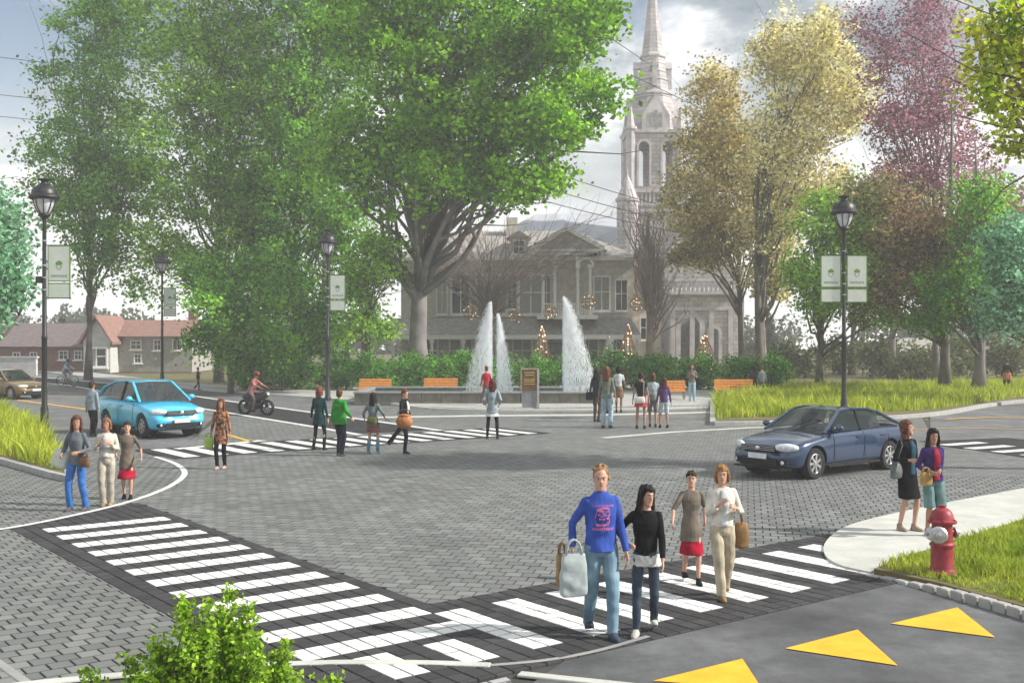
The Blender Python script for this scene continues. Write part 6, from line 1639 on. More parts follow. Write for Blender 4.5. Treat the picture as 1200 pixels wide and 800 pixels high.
# --- the three at the left corner
jn = person(90, 598, 111, -10, 'woman in bright blue jeans and a grey jumper at the left street corner', lod=1, top=dict(col=(0.13, 0.15, 0.17), hem=.86, sleeve=.95, name='jumper'), bottom=dict(m=DENB, fit=1.08, bell=1.15), hair=dict(type='long', col=(0.10, 0.045, 0.03), len=1.32), skin='tan',
            feet=((-.12, -.02, 0), (.13, .10, 0)), hands=((-.20, -.18, 1.05), (.16, -.22, 1.10)), head=(20, 0), shoes=(0.10, 0.09, 0.09))
bag(jn, (-.30, .02, 1.12), (.30, .12, .34), mat('canvas_white', (0.60, 0.62, 0.55), .8, coords='obj', scale=8), 'white canvas tote bag of the woman in blue jeans', kind='tote_bag', rot=10, tilt=14, strap=[(-.36, .02, 1.12), (-.22, .05, 1.40), (-.15, .0, 1.47), (-.20, -.08, 1.36), (-.28, -.02, 1.12)], round_=3.2)
bag(jn, (.22, -.12, 1.02), (.22, .11, .20), mat('leather_brown', (0.12, 0.055, 0.025), .55, coords='obj', scale=8, var=.3), 'brown handbag between the woman in jeans and the woman in cream', kind='handbag')
cr2 = person(125, 592, 102, 8, 'woman in a cream jacket, middle one of the three at the left corner', lod=1, top=dict(col=(0.58, 0.54, 0.45), hem=.97, sleeve=.85, fit=1.12, open=(0.50, 0.52, 0.54), name='jacket'), bottom=dict(col=(0.38, 0.34, 0.28), fit=1.15, bell=1.15),
             hair=dict(type='bob', col=(0.20, 0.10, 0.06), len=1.52), skin='tan', feet=((-.05, -.06, 0), (.07, .06, 0)), hands=((-.10, -.22, 1.24), (.10, -.22, 1.26)), head=(-10, 0), shoes=(0.25, 0.18, 0.1))
tn2 = person(149, 584, 90, 10, 'woman in a brown tunic and red skirt, right of the three at the corner', lod=1, top=dict(col=(0.15, 0.125, 0.10), hem=.68, flare=.06, sleeve=.6, name='tunic'), bottom=dict(type='skirt', col=(0.30, 0.012, 0.03), hem=.47), hair=dict(type='bun', col=dkbr), skin='fair',
             feet=((-.07, .06, 0), (.09, -.08, 0)), hands=((-.22, -.08, 1.02), (.34, -.18, .98)), head=(10, 0), shoes=BL)
person(108, 511, 64, 160, 'man in a pale denim jacket and black trousers behind the light blue car', male=True, lod=0, top=dict(col=(0.24, 0.29, 0.33), hem=.84, open=(.6, .6, .6), name='jacket'), bottom=dict(col=BL), hair=dict(type='short', col=dkbr), skin='tan', z0=0)
fl_m = mat('print_orange_black', (0.02, 0.012, 0.012), .8, scale=16, col2=(0.42, 0.17, 0.07), coords='obj', detail=1)
p5 = person(259, 549, 82, -6, 'woman in a long black and orange patterned coat holding a lime bag', lod=1, top=dict(m=fl_m, hem=.62, flare=.08, sleeve=.9, name='coat'), bottom=dict(col=BL, fit=.92), hair=dict(type='long', col=red_, len=1.36), feet=((-.06, -.10, 0), (.06, .10, 0)), skin='tan', shoes=(0.4, 0.3, 0.25))
bag(p5, (-.30, -.03, .80), (.24, .10, .30), mat('bag_lime', (0.30, 0.42, 0.06), .5, coords='obj', scale=8, var=.2), 'lime green carrier bag of the woman in the patterned coat', kind='carrier_bag', round_=3.4)
# --- the group by the far crosswalk
person(374, 527, 74, 165, 'woman in a dark green coat seen from behind, left of the man in green', lod=0, top=dict(col=(0.012, 0.045, 0.05), hem=.70, flare=.08, name='coat'), bottom=dict(col=BL, fit=.85), hair=dict(type='bob', col=red_, len=1.46), feet=((-.16, .02, 0), (.16, .04, 0)))
p7 = person(398, 534, 78, 150, 'man in a bright green hooded jacket seen from behind', male=True, lod=1, top=dict(col=(0.03, 0.22, 0.03), hem=.84, fit=1.12, name='jacket'), bottom=dict(col=(0.015, 0.018, 0.03), fit=1.05), hair=dict(type='short', col=brown), hands=((-.36, -.05, 1.02), (.25, .0, .82)), head=(20, 0), shoes=(0.06, 0.06, 0.06))
def hood():
    r, s, k = p7; q = MB(); q.ell(k['UPM'] @ Vector((0, .095, 1.44)), (.105, .06, .075), None, 12, 8); me = remesh(q, .014, 2, .004, 22, 1); me.transform(Matrix.Scale(s, 4)); link('hood', me, cloth((0.03, 0.22, 0.03)), r, smooth=True)
hood()
p8 = person(437, 531, 71, 170, 'woman in a grey blouse and short pinkish skirt with blue boots', lod=0, top=dict(col=(0.16, 0.20, 0.21), hem=.80, sleeve=.8), bottom=dict(type='skirt', col=(0.24, 0.10, 0.10), hem=.62), hair=dict(type='long', col=black_, len=1.36), shoes=(0.12, 0.22, 0.30), feet=((-.14, 0, 0), (.14, .0, 0)), hands=((-.34, -.1, 1.0), (.28, -.1, .95)))
bt = MB(); r8, s8, k8 = p8
for i in range(2): bt.tube([k8['kn'][i].lerp(k8['an'][i], .25), k8['kn'][i].lerp(k8['an'][i], .6), k8['an'][i]], [.06, .056, .048], 8)
mm = bt.mesh(); mm.transform(Matrix.Scale(s8, 4)); link('boots', mm, cloth((0.14, 0.27, 0.36)), r8, smooth=True)
bag(p8, (-.02, .16, 1.06), (.30, .12, .20), cloth((0.11, 0.12, 0.04), 'bag_olive'), 'olive bag across the back of the woman with blue boots', kind='handbag', rot=180, strap=[(-.1, .15, 1.05), (-.13, .05, 1.45), (-.05, -.1, 1.3), (.12, .1, 1.05)])
p9 = person(474, 531, 75, 62, 'person in a black jacket and dark trousers striding with an orange basket bag', male=True, lod=1, top=dict(col=BL, hem=.86, open=(.62, .62, .62), name='jacket'), bottom=dict(col=(0.012, 0.015, 0.025), fit=.95), hair=dict(type='short', col=red_), feet=((-.06, -.05, 0), (.08, .62, .16, 0, -42)), head=(-5, 5), hands=((-.24, -.20, .92), (.24, .10, .95)))
b9 = empty('basket_bag', wp(p9, (-.34, -.22, .90)), 0, 'round orange brown basket bag carried by the striding person', 'bag'); q = MB(); q.ell((0, 0, 0), (.22, .16, .20), None, 20, 14); q.lathe([(.13, .14), (.15, .17), (.12, .19)], (0, 0, 0), 20); link('basket', q.mesh(), mat('basket_orange', (0.38, 0.15, 0.045), .7, scale=14, var=.25, bump=.7, bscale=40, coords='obj'), b9, smooth=True)
q = MB(); q.tube([(.17 * math.cos(a), 0, .18 + .14 * math.sin(a)) for a in [math.pi * i / 8 for i in range(9)]], .015, 6); q.build('handle', mat('basket_handle', (0.12, 0.05, 0.02), .7), b9)
person(577, 514, 70, 178, 'woman in a light grey blue coat with black stockings standing by the fountain', lod=1, top=dict(col=(0.26, 0.31, 0.34), hem=.76, flare=.05, name='coat'), bottom=dict(type='skirt', col=(0.55, 0.54, 0.52), hem=.66, leggings=BL), hair=dict(type='long', col=(0.08, 0.02, 0.018), len=1.38), feet=((-.15, .02, 0), (.15, .0, 0)), hands=((-.20, -.1, 1.0), (.20, -.1, 1.0)))
person(570, 476, 47, 200, 'person in a red top at the fountain wall behind the woman in grey blue', lod=0, top=dict(col=(0.34, 0.02, 0.03), hem=.88), bottom=dict(col=(0.16, 0.13, 0.11)), hair=dict(type='bun', col=(0.2, 0.03, 0.02)))
# --- the groups right of the notice board
person(711, 501, 71, 160, 'woman in a green grey top and pale blue jeans near the fountain', lod=1, top=dict(col=(0.16, 0.19, 0.15), hem=.86, sleeve=.7), bottom=dict(m=DENL, fit=1.1, bell=1.2), hair=dict(type='long', col=red_, len=1.30), feet=((-.10, 0, 0), (.12, -.02, 0)), shoes=(0.09, 0.05, 0.03), skin='tan')
p12 = person(699, 494, 62, 150, 'person in dark clothes with a black bag at the left of the fountain group', lod=0, top=dict(col=(0.03, 0.035, 0.045), hem=.84), bottom=dict(col=(0.10, 0.08, 0.06)), hair=dict(type='long', col=black_, len=1.38), skin='brown')
bag(p12, (.26, .02, .98), (.26, .13, .26), cloth((0.02, 0.022, 0.025), 'bag_black'), 'black shoulder bag at the left edge of the fountain group', kind='handbag')
person(725, 483, 54, 170, 'woman in a white top and brown skirt behind the woman in pale jeans', lod=0, top=dict(col=(0.50, 0.55, 0.56), hem=.96, sleeve=.3), bottom=dict(type='skirt', col=(0.20, 0.13, 0.08), hem=.56), hair=dict(type='bob', col=black_, len=1.50), skin='brown')
person(709, 484, 55, 190, 'brown haired person furthest back in the left fountain group', lod=-1, top=dict(col=(0.20, 0.11, 0.07), hem=.9, sleeve=.5), bottom=dict(col=(0.15, 0.12, 0.10)), hair=dict(type='long', col=brown, len=1.4), skin='brown')
p14 = person(751, 502, 66, 168, 'woman in a black top and coral red skirt with bare legs', lod=1, top=dict(col=(0.016, 0.018, 0.022), hem=.98, sleeve=.15), bottom=dict(type='skirt', col=(0.46, 0.08, 0.08), hem=.68, flare=1.25), hair=dict(type='bun', col=dkbr), skin='tan', feet=((-.11, 0, 0), (.13, -.02, 0)))
bag(p14, (.02, .19, 1.00), (.34, .12, .20), mat('bag_white', (0.62, 0.61, 0.55), .6, coords='obj', scale=8), 'cream white bag at the back of the woman in the coral skirt', kind='handbag', rot=180, strap=[(-.1, .17, 1.0), (-.1, .06, 1.46), (0, -.1, 1.3), (.12, .14, 1.0)])
person(765, 500, 63, 175, 'woman in a pale blue top and grey shorts beside the coral skirt', lod=0, top=dict(col=(0.36, 0.44, 0.46), hem=1.05, sleeve=.3), bottom=dict(type='shorts', col=(0.17, 0.19, 0.18), hem=.0), hair=dict(type='bob', col=brown, len=1.48), skin='tan')
person(778, 501, 59, 185, 'woman in a purple jacket and light shorts at the right of the fountain group', lod=0, top=dict(col=(0.09, 0.05, 0.14), hem=.88, name='jacket'), bottom=dict(type='shorts', col=(0.42, 0.50, 0.54), hem=.0), hair=dict(type='long', col=(0.07, 0.02, 0.015), len=1.34), skin='tan', feet=((-.13, 0, 0), (.12, -.04, 0)))
person(811, 471, 45, -10, 'person in a grey green top and blue jeans beside the small orange bench', lod=0, top=dict(col=(0.16, 0.16, 0.13), hem=.88, sleeve=.4), bottom=dict(m=DENL), hair=dict(type='long', col=brown, len=1.40), hands=((-.08, -.18, 1.25), (.10, -.18, 1.25)), skin='tan')
person(884, 466, 38, 170, 'dark haired person in black behind the grass strip, left one of a pair', lod=-1, top=dict(col=(0.03, 0.035, 0.035)), bottom=dict(col=BL), hair=dict(type='long', col=black_, len=1.4))
person(893, 467, 39, 190, 'person in a grey jacket behind the grass strip, right one of a pair', lod=-1, top=dict(col=(0.22, 0.24, 0.25)), bottom=dict(col=(0.1, 0.1, 0.1)), hair=dict(type='short', col=brown))
pr_ = person(1180, 462, 42, 170, 'person in black walking in the far grass at the right edge', lod=-1, top=dict(col=BL), bottom=dict(col=(0.03, 0.025, 0.02)), hair=dict(type='short', col=red_))
bag(pr_, (.05, -.24 * -1, 1.06), (.42, .2, .34), cloth((0.46, 0.18, 0.10), 'bag_salmon'), 'salmon orange bag carried by the walker in the far grass', kind='handbag', rot=0)
person(232, 457, 27, 80, 'slim person in black walking on the far pavement behind the smallest lamp', lod=-1, top=dict(col=(0.05, 0.05, 0.06)), bottom=dict(col=BL, fit=.9), hair=dict(type='short', col=dkbr), feet=((-.05, -.1, 0), (.08, .35, .1, 0, -30)), z0=0)
person(272, 457, 30, 170, 'person in brown clothes standing at the left end of the hedge', lod=-1, top=dict(col=(0.16, 0.08, 0.04), hem=.8), bottom=dict(col=(0.10, 0.07, 0.04)), hair=dict(type='short', col=red_), z0=0)
# --- the two at the right kerb
blk = person(1063, 621, 129, 28, 'woman in a black jacket and skirt, left of the two at the hydrant', lod=2, top=dict(col=(0.012, 0.014, 0.018), hem=.86, sleeve=.95, fit=1.02, open=(0.03, .09, .14), name='jacket'), bottom=dict(type='skirt', col=(0.013, 0.013, 0.015), hem=.52, flare=1.04), hair=dict(type='bob', col=(0.12, 0.05, 0.035), len=1.40),
             feet=((-.10, .06, 0, -.2), (.09, -.06, 0, .1)), hands=((-.16, -.22, 1.14), (.20, -.12, .95)), head=(35, -4), z0=.03, shoes=(0.30, 0.24, 0.18))
bag(blk, (-.24, .0, 1.08), (.24, .12, .24), mat('bag_teal', (0.05, 0.12, 0.12), .6, scale=18, col2=(0.18, 0.14, 0.16), coords='obj'), 'teal patterned shoulder bag of the woman in black', kind='handbag', strap=[(-.30, .02, 1.08), (-.20, .02, 1.38), (-.15, .0, 1.465), (-.19, -.08, 1.36), (-.26, -.03, 1.08)])
prp = person(1093, 627, 125, 10, 'long haired woman in a purple jacket and teal skirt behind the hydrant', lod=2, top=dict(col=(0.05, 0.028, 0.12), hem=.90, sleeve=.95, fit=1.12, open=(0.34, 0.03, 0.05), name='jacket'), bottom=dict(type='shorts', m=cloth((0.13, 0.22, 0.23), 'shorts_teal'), hem=.05, fit=1.12),
             hair=dict(type='long', col=black_, len=1.12), skin='tan', feet=((-.09, .02, 0, -.1), (.10, -.02, 0, .1)), hands=((-.20, -.24, 1.08), (-.02, -.26, 1.10)), head=(-10, 6), z0=.03, shoes=(0.35, 0.27, 0.15))
bag(prp, (-.24, -.20, 1.07), (.22, .12, .22), mat('bag_mustard', (0.36, 0.22, 0.06), .6, coords='obj', scale=9, var=.25), 'mustard yellow handbag held by the woman in purple', kind='handbag')
# ================================================================ VEHICLES
M_tyre = mat('tyre', (0.018, 0.018, 0.019), .9, scale=20, bump=.3); M_rim = mat('alloy_rim', (0.50, 0.50, 0.52), .35, metal=.8, coords='obj')
M_under = mat('underbody', (0.012, 0.012, 0.013), .9); M_chrome = mat('chrome_trim', (0.7, 0.7, 0.72), .2, metal=1.0)
M_cglass = None
def glassmat():
    m = bpy.data.materials.new('car_glass'); m.use_nodes = True; t = m.node_tree; N = t.nodes; L = t.links; b = N['Principled BSDF']
    b.inputs['Base Color'].default_value = (0.02, 0.03, 0.032, 1); b.inputs['Roughness'].default_value = .04; b.inputs['Specular IOR Level'].default_value = .9
    tr = N.new('ShaderNodeBsdfTransparent'); tr.inputs[0].default_value = (.75, .82, .80, 1); ms = N.new('ShaderNodeMixShader'); ms.inputs[0].default_value = .5
    L.new(tr.outputs[0], ms.inputs[1]); L.new(b.outputs[0], ms.inputs[2]); L.new(ms.outputs[0], N['Material Output'].inputs[0]); return m
M_cglass = glassmat()
def car(loc, heading, paint, label, L_=4.4, W=1.75, H=1.45, hatch=False, driver=True):
    """local: +X forward"""
    root = empty('parked_car' if False else 'car', (loc[0], loc[1], loc[2] if len(loc) > 2 else 0), heading, label, 'car')
    hw = W / 2; xf, xb = L_ / 2, -L_ / 2; wb = L_ * .595; xw = (xf - L_ * .185, xf - L_ * .185 - wb); rw = .315
    # profile along the length: x, halfwidth, z bottom, z belt(side top), z centre top
    if hatch: tops = [(0, .60, .62), (.03, .70, .73), (.10, .80, .86), (.20, .865, .94), (.28, .90, .985), (.34, .93, .99), (.60, .96, .99), (.82, .98, 1.0), (.95, .97, .99), (1.0, .90, .92)]
    else: tops = [(0, .56, .58), (.03, .66, .69), (.10, .755, .80), (.20, .82, .885), (.27, .86, .925), (.33, .89, .94), (.60, .92, .94), (.80, .935, .975), (.90, .93, .985), (.97, .91, .96), (1.0, .84, .87)]
    rs = []; n = 26
    for i in range(n + 1):
        t = i / n; x = xf - t * L_
        tt = [a[0] for a in tops]; zb = float(np.interp(t, tt, [a[1] for a in tops])); zt = float(np.interp(t, tt, [a[2] for a in tops]))
        e = min(t, 1 - t); wv = hw * (1 - .30 * max(0, 1 - e / .13) ** 2.2); z0 = .20 + .12 * max(0, 1 - e / .05) ** 1.5
        if t < .02 or t > .985: x += (.0 if t > .5 else 0)
        bul = 1.0
        half = [(0, z0), (wv * .80, z0), (wv * .955, z0 + .07), (wv * .985, (z0 + zb) * .42), (wv * bul, (z0 + zb) * .56), (wv * .985, zb - .10), (wv * .935, zb - .015), (wv * .86, zb + .015), (wv * .5, zb + (zt - zb) * .75), (0, zt)]
        # nose and tail lean: upper part pulled back
        dx = [0.0] * 10
        if t < .12:
            f_ = (1 - t / .12); dx = [-.06 * f_, -.06 * f_, -.02 * f_, .02 * f_, .03 * f_, -.02 * f_, -.05 * f_, -.07 * f_, -.05 * f_, -.04 * f_]
        ring = [Vector((x + dx[j], -half[j][0], half[j][1])) for j in range(10)] + [Vector((x + dx[j], half[j][0], half[j][1])) for j in range(8, 0, -1)]
        rs.append(ring)
    mb = MB(); mb.rings(rs); me = mb.mesh('body')
    o = bpy.data.objects.new('body', me); C.objects.link(o)
    sb = o.modifiers.new('s', 'SUBSURF'); sb.levels = 2; sb.render_levels = 2
    cut = []
    for x in xw:
        for sy in (-1, 1):
            q = MB(); q.lathe([(rw + .055, -.20), (rw + .055, .20)], (x, sy * (hw - .08), rw + .01), 36, Matrix.Rotation(R(90), 4, 'X')); c = bpy.data.objects.new('cut', q.mesh()); C.objects.link(c); cut.append(c)
            b = o.modifiers.new('b', 'BOOLEAN'); b.operation = 'DIFFERENCE'; b.object = c; b.solver = 'EXACT'
    dg = bpy.context.evaluated_depsgraph_get(); dg.update(); out = bpy.data.meshes.new_from_object(o.evaluated_get(dg))
    bpy.data.objects.remove(o)
    for c in cut: bpy.data.objects.remove(c)
    body = link('body', out, paint, root, smooth=True, auto=32)
    # cabin
    zb = .955 if not hatch else 1.0; zt = H
    if hatch: st = [(.255, zb - .03), (.46, zt - .035), (.56, zt), (.74, zt - .03), (.90, zt - .20), (.985, zb + .02)]
    else: st = [(.265, zb - .05), (.43, zt - .04), (.52, zt), (.66, zt - .025), (.735, zt - .10), (.885, zb + .03)]
    X = [xf - a[0] * L_ for a in st]; Z = [a[1] for a in st]
    yb, yt = hw * .87, hw * .66
    def yy(z): return yb + (yt - yb) * (z - zb) / (zt - zb)
    side = lambda i, s_: Vector((X[i], s_ * yy(Z[i]), Z[i]))
    # roof skin with curvature
    q = MB(); rows = []
    for i in (1, 2, 3, 4):
        rows.append([Vector((X[i], yy(Z[i]) * u * 1.01, Z[i] + .035 * (1 - u * u))) for u in np.linspace(-1, 1, 9)])
    vs = [p for r_ in rows for p in r_] + [p - Vector((0, 0, .03)) for r_ in rows for p in r_]; fs = []; m_ = 9
    for i in range(3):
        for j in range(8):
            a = i * m_ + j; fs += [(a, a + 1, a + m_ + 1, a + m_), (36 + a + m_, 36 + a + m_ + 1, 36 + a + 1, 36 + a)]
    for j in range(8): fs += [(j, j + 1, 36 + j + 1, 36 + j), (27 + j, 27 + j + 1, 63 + j + 1, 63 + j)]
    for i in range(3): fs += [(i * 9, (i + 1) * 9, 36 + (i + 1) * 9, 36 + i * 9), (i * 9 + 8, (i + 1) * 9 + 8, 36 + (i + 1) * 9 + 8, 36 + i * 9 + 8)]
    q.add(vs, fs); q.build('roof', paint, root, smooth=True, auto=50, sub=1)
    def pillar(a, b, w1, nm='pillar', mt=paint): q = MB(); q.bar(a, b, w1, .05); q.build(nm, mt, root, bevel=.012)
    for s_ in (-1, 1):
        pillar(side(0, s_), side(1, s_), .07); pillar(side(1, s_), side(2, s_), .05, 'roof_rail'); pillar(side(2, s_), side(3, s_), .05, 'roof_rail'); pillar(side(3, s_), side(4, s_), .06, 'roof_rail'); pillar(side(4, s_), side(5, s_), .10)
        xm = xf - .56 * L_; pillar(Vector((xm, s_ * yy(zb) * 1.0, zb - .03)), Vector((xm - .04, s_ * yy(zt) * .995, zt - .01)), .07, 'pillar', M_under)
        xq = xf - (.80 if hatch else .735) * L_
        # side windows
        e = .012
        def sw(pts, nm='window'):
            q = MB(); v = [Vector((x, s_ * (yy(z) - e), z)) for x, z in pts]; v2 = [p - Vector((0, s_ * .006, 0)) for p in v]; k = len(v); q.add(v + v2, [tuple(range(k)), tuple(reversed(range(k, 2 * k)))] + [(i, (i + 1) % k, k + (i + 1) % k, k + i) for i in range(k)]); q.build(nm, M_cglass, root)
        sw([(X[0] - .06, zb - .03), (xm + .03, zb - .03), (xm + .0, zt - .02), (X[2] + .03, zt - .015), (X[1] + .0, Z[1] - .02)])
        sw([(xm - .03, zb - .03), (xq + .03, zb + .0), (xq + .06, Z[4] - .01 if not hatch else zt - .09), (X[3] + .05, zt - .04), (xm - .06, zt - .02)])
        if hatch: sw([(xq - .02, zb), (X[5] + .22, zb + .06), (X[4] + .05, Z[4] - .02), (xq + .0, zt - .11)], 'quarter_window')
    q = MB()
    def gq(i, j, sh_=.02):
        a, b, c, d = side(i, -1), side(i, 1), side(j, 1), side(j, -1); n = 6; v = []
        for u in np.linspace(0, 1, n + 1): v.append(a.lerp(b, u) + Vector((.06 * math.sin(math.pi * u), 0, 0)) * (1 if i == 0 else -1))
        for u in np.linspace(0, 1, n + 1): v.append(d.lerp(c, u) + Vector((.03 * math.sin(math.pi * u) * (1 if i == 0 else -1), 0, .028 * math.sin(math.pi * u))))
        q.add(v, [(k, k + 1, n + 2 + k, n + 1 + k) for k in range(n)])
    gq(0, 1); q.build('windscreen', M_cglass, root, smooth=True)
    q = MB(); gq(5, 4); q.build('rear_window', M_cglass, root, smooth=True)
    # interior
    M_seat = mat('car_seat', (0.10, 0.10, 0.105), .8); q = MB(); q.box(((X[0] + X[5]) / 2, 0, zb - .02 - .03), ((X[0] - X[5]) * .80, W * .74, .03)); q.build('cabin_floor', M_under, root)
    for sy in (-1, 1):
        q = MB(); q.box((xf - .50 * L_, sy * .36, zb + .12), (.14, .44, .34), taper=.8); q.box((xf - .505 * L_, sy * .36, zb + .345), (.10, .22, .13), taper=.85); q.build('seat', M_seat, root, bevel=.03)
    q = MB(); q.box((xf - .72 * L_, 0, zb + .10), (.14, 1.1, .26), taper=.9); q.build('rear_seat', M_seat, root, bevel=.03)
    q = MB(); c = Vector((xf - .36 * L_, .36, zb + .04)); q.tube([c + Vector((.06 * math.sin(a), .17 * math.cos(a), .16 * math.sin(a))) for a in [i * math.pi / 8 for i in range(16)]], .013, 6, close=True); q.build('steering_wheel', M_under, root)
    # wheels
    for x in xw:
        for sy in (-1, 1):
            c = (x, sy * (hw - .115), rw); M_ = Matrix.Rotation(R(90) * -sy, 4, 'X')
            q = MB(); q.lathe([(.20, -.095), (rw - .02, -.10), (rw, -.07), (rw, .07), (rw - .02, .10), (.215, .098), (.20, .06)], c, 32, M_); w_ = q.build('wheel', M_tyre, root, smooth=True, auto=40)
            q = MB(); q.lathe([(.205, .02), (.212, .085), (.195, .092), (.185, .05), (.16, .03)], c, 28, M_)
            mt = Matrix.Translation(c) @ M_
            for k in range(7):
                a = k * 2 * math.pi / 7; d = Vector((math.cos(a), math.sin(a), 0)); t_ = Vector((-math.sin(a), math.cos(a), 0))
                v = [mt @ (d * r_ + t_ * w1 * s2 + Vector((0, 0, z_))) for r_, w1, z_ in ((.045, .022, .085), (.19, .030, .078)) for s2 in (-1, 1)] + [mt @ (d * r_ + t_ * w1 * s2 + Vector((0, 0, z_))) for r_, w1, z_ in ((.045, .022, .05), (.19, .030, .045)) for s2 in (-1, 1)]
                q.add(v, [(0, 1, 3, 2), (4, 6, 7, 5), (0, 2, 6, 4), (1, 5, 7, 3)])
            q.lathe([(.055, .03), (.05, .095), (.01, .10)], c, 12, M_); q.build('rim', M_rim, w_, smooth=True, auto=30)
            q = MB(); q.lathe([(.155, .0), (.15, .035), (.01, .036)], c, 20, M_); q.build('brake_disc', M_under, w_)
            q = MB(); q.lathe([(rw + .05, -.06), (rw + .05, .0), (.02, .001)], (x, sy * (hw - .30), rw), 24, M_); q.build('wheel_housing', M_under, root)
    # lights, grille, plates, trim
    M_hl = mat('headlight_lens', (0.62, 0.66, 0.70), .08, spec=.9, var=.2, scale=12, coords='obj'); M_tl = mat('tail_light', (0.35, 0.015, 0.015), .15); M_pl_ = mat('number_plate', (0.70, 0.72, 0.74), .5)
    zh = .66 if not hatch else .72
    for sy in (-1, 1):
        q = MB(); Mh = Matrix.Rotation(R(sy * 34), 3, 'Z') @ Matrix.Rotation(R(-22), 3, 'Y'); q.ell((xf - .165, sy * (hw - .255), zh), (.085, .25, .088), Mh, 18, 10); h_ = q.build('headlight', M_hl, root, smooth=True)
        q = MB(); q.ell((xf - .108, sy * (hw - .29), zh - .0), (.05, .06, .055), None, 12, 8); q.build('reflector', M_chrome, h_, smooth=True)
        q = MB(); q.ell((xf - .075, sy * (hw - .27), .36), (.045, .115, .075), Matrix.Rotation(R(sy * 25), 3, 'Z'), 12, 8); q.build('fog_light_recess', M_under, root, smooth=True)
        q = MB(); q.ell((xf - .045, sy * (hw - .28), .36), (.03, .05, .045), None, 10, 7); q.build('fog_light', M_hl, root, smooth=True)
        q = MB(); q.ell((xb + .13, sy * (hw - .23), .80), (.09, .19, .10), Matrix.Rotation(R(-sy * 30), 3, 'Z'), 14, 8); q.build('tail_light', M_tl, root, smooth=True)
        q = MB(); q.ell((X[0] - .28, sy * (hw + .085), zb + .06), (.07, .10, .07), None, 12, 8); q.bar((X[0] - .26, sy * (hw * .86), zb - .01), (X[0] - .27, sy * (hw + .03), zb + .03), .04); q.build('wing_mirror', paint, root, smooth=True)
        for xd in (xf - .32 * L_, xf - .56 * L_, xf - .76 * L_):
            q = MB(); pts = [(xd - .02, hw * .99, .34), (xd, hw * 1.0015, .55), (xd, hw * .992, .75), (xd, hw * .945, zb - .06)]
            q.tube([(a, sy * b, c) for a, b, c in pts], .006, 4); q.build('door_seam', M_under, root)
        for xd in (xf - .52 * L_, xf - .72 * L_):
            q = MB(); q.box((xd, sy * (hw * .985 + .015), zb - .17), (.19, .035, .03)); q.build('door_handle', paint, root, bevel=.008)
        q = MB(); q.bar((xw[0] - .42, sy * (hw * .975), .235), (xw[1] + .42, sy * (hw * .975), .235), .03, .05); q.build('side_skirt', M_under, root)
    q = MB(); q.box((xf - .035, 0, zh - .03), (.07, .92, .115), taper=.96); q.build('grille', M_under, root, bevel=.015)
    for dz in (-.035, .0, .035):
        q = MB(); q.box((xf + .004, 0, zh - .03 + dz), (.012, .86, .010)); q.build('grille_bar', M_chrome, root)
    q = MB(); q.ell((xf + .01, 0, zh - .03), (.012, .055, .045), None, 12, 8); q.build('badge', M_chrome, root)
    q = MB(); q.box((xf - .02, 0, .34), (.06, .98, .14), taper=.9); q.build('lower_grille', M_under, root, bevel=.02)
    q = MB(); q.box((xf + .02, 0, .47), (.02, .46, .11)); q.build('number_plate', M_pl_, root, bevel=.004)
    q = MB(); q.box((xf - .03, 0, .235), (.10, W * .72, .03)); q.build('front_lip', M_under, root, bevel=.008)
    for sy in (-1, 1): q = MB(); q.bar((X[0] + .07, sy * .12, zb + .0), (X[0] - .20, sy * .12 + .48, zb + .22), .014); q.build('wiper', M_under, root)
    return root
blue = mat('paint_light_blue', (0.05, 0.47, 0.74), .22, var=.03, coat=.7, spec=.6, scale=2, coords='obj')
navy = mat('paint_navy', (0.010, 0.032, 0.085), .2, var=.05, coat=.8, spec=.6, scale=2, coords='obj')
gold = mat('paint_bronze', (0.20, 0.13, 0.045), .3, var=.05, coat=.6, scale=2, coords='obj')
g = G(168, 511); car((g.x - .15, g.y + 1.1, 0.01), R(-47), blue, 'light blue hatchback stopped before the far crosswalk', L_=4.0, W=1.72, H=1.52, hatch=True).scale = (1.1,) * 3
g = G(963, 553); car((g.x + .14, g.y + .35, 0.004), math.atan2(-.62, -.785), navy, 'dark blue sedan driving across the crossing', L_=4.45, W=1.72, H=1.37).scale = (1.06,) * 3
g = G(-2, 467); car((g.x, g.y + 1.0, -.02), R(-30), gold, 'bronze brown sedan cut off by the left edge of the view', L_=4.5, W=1.78, H=1.44)
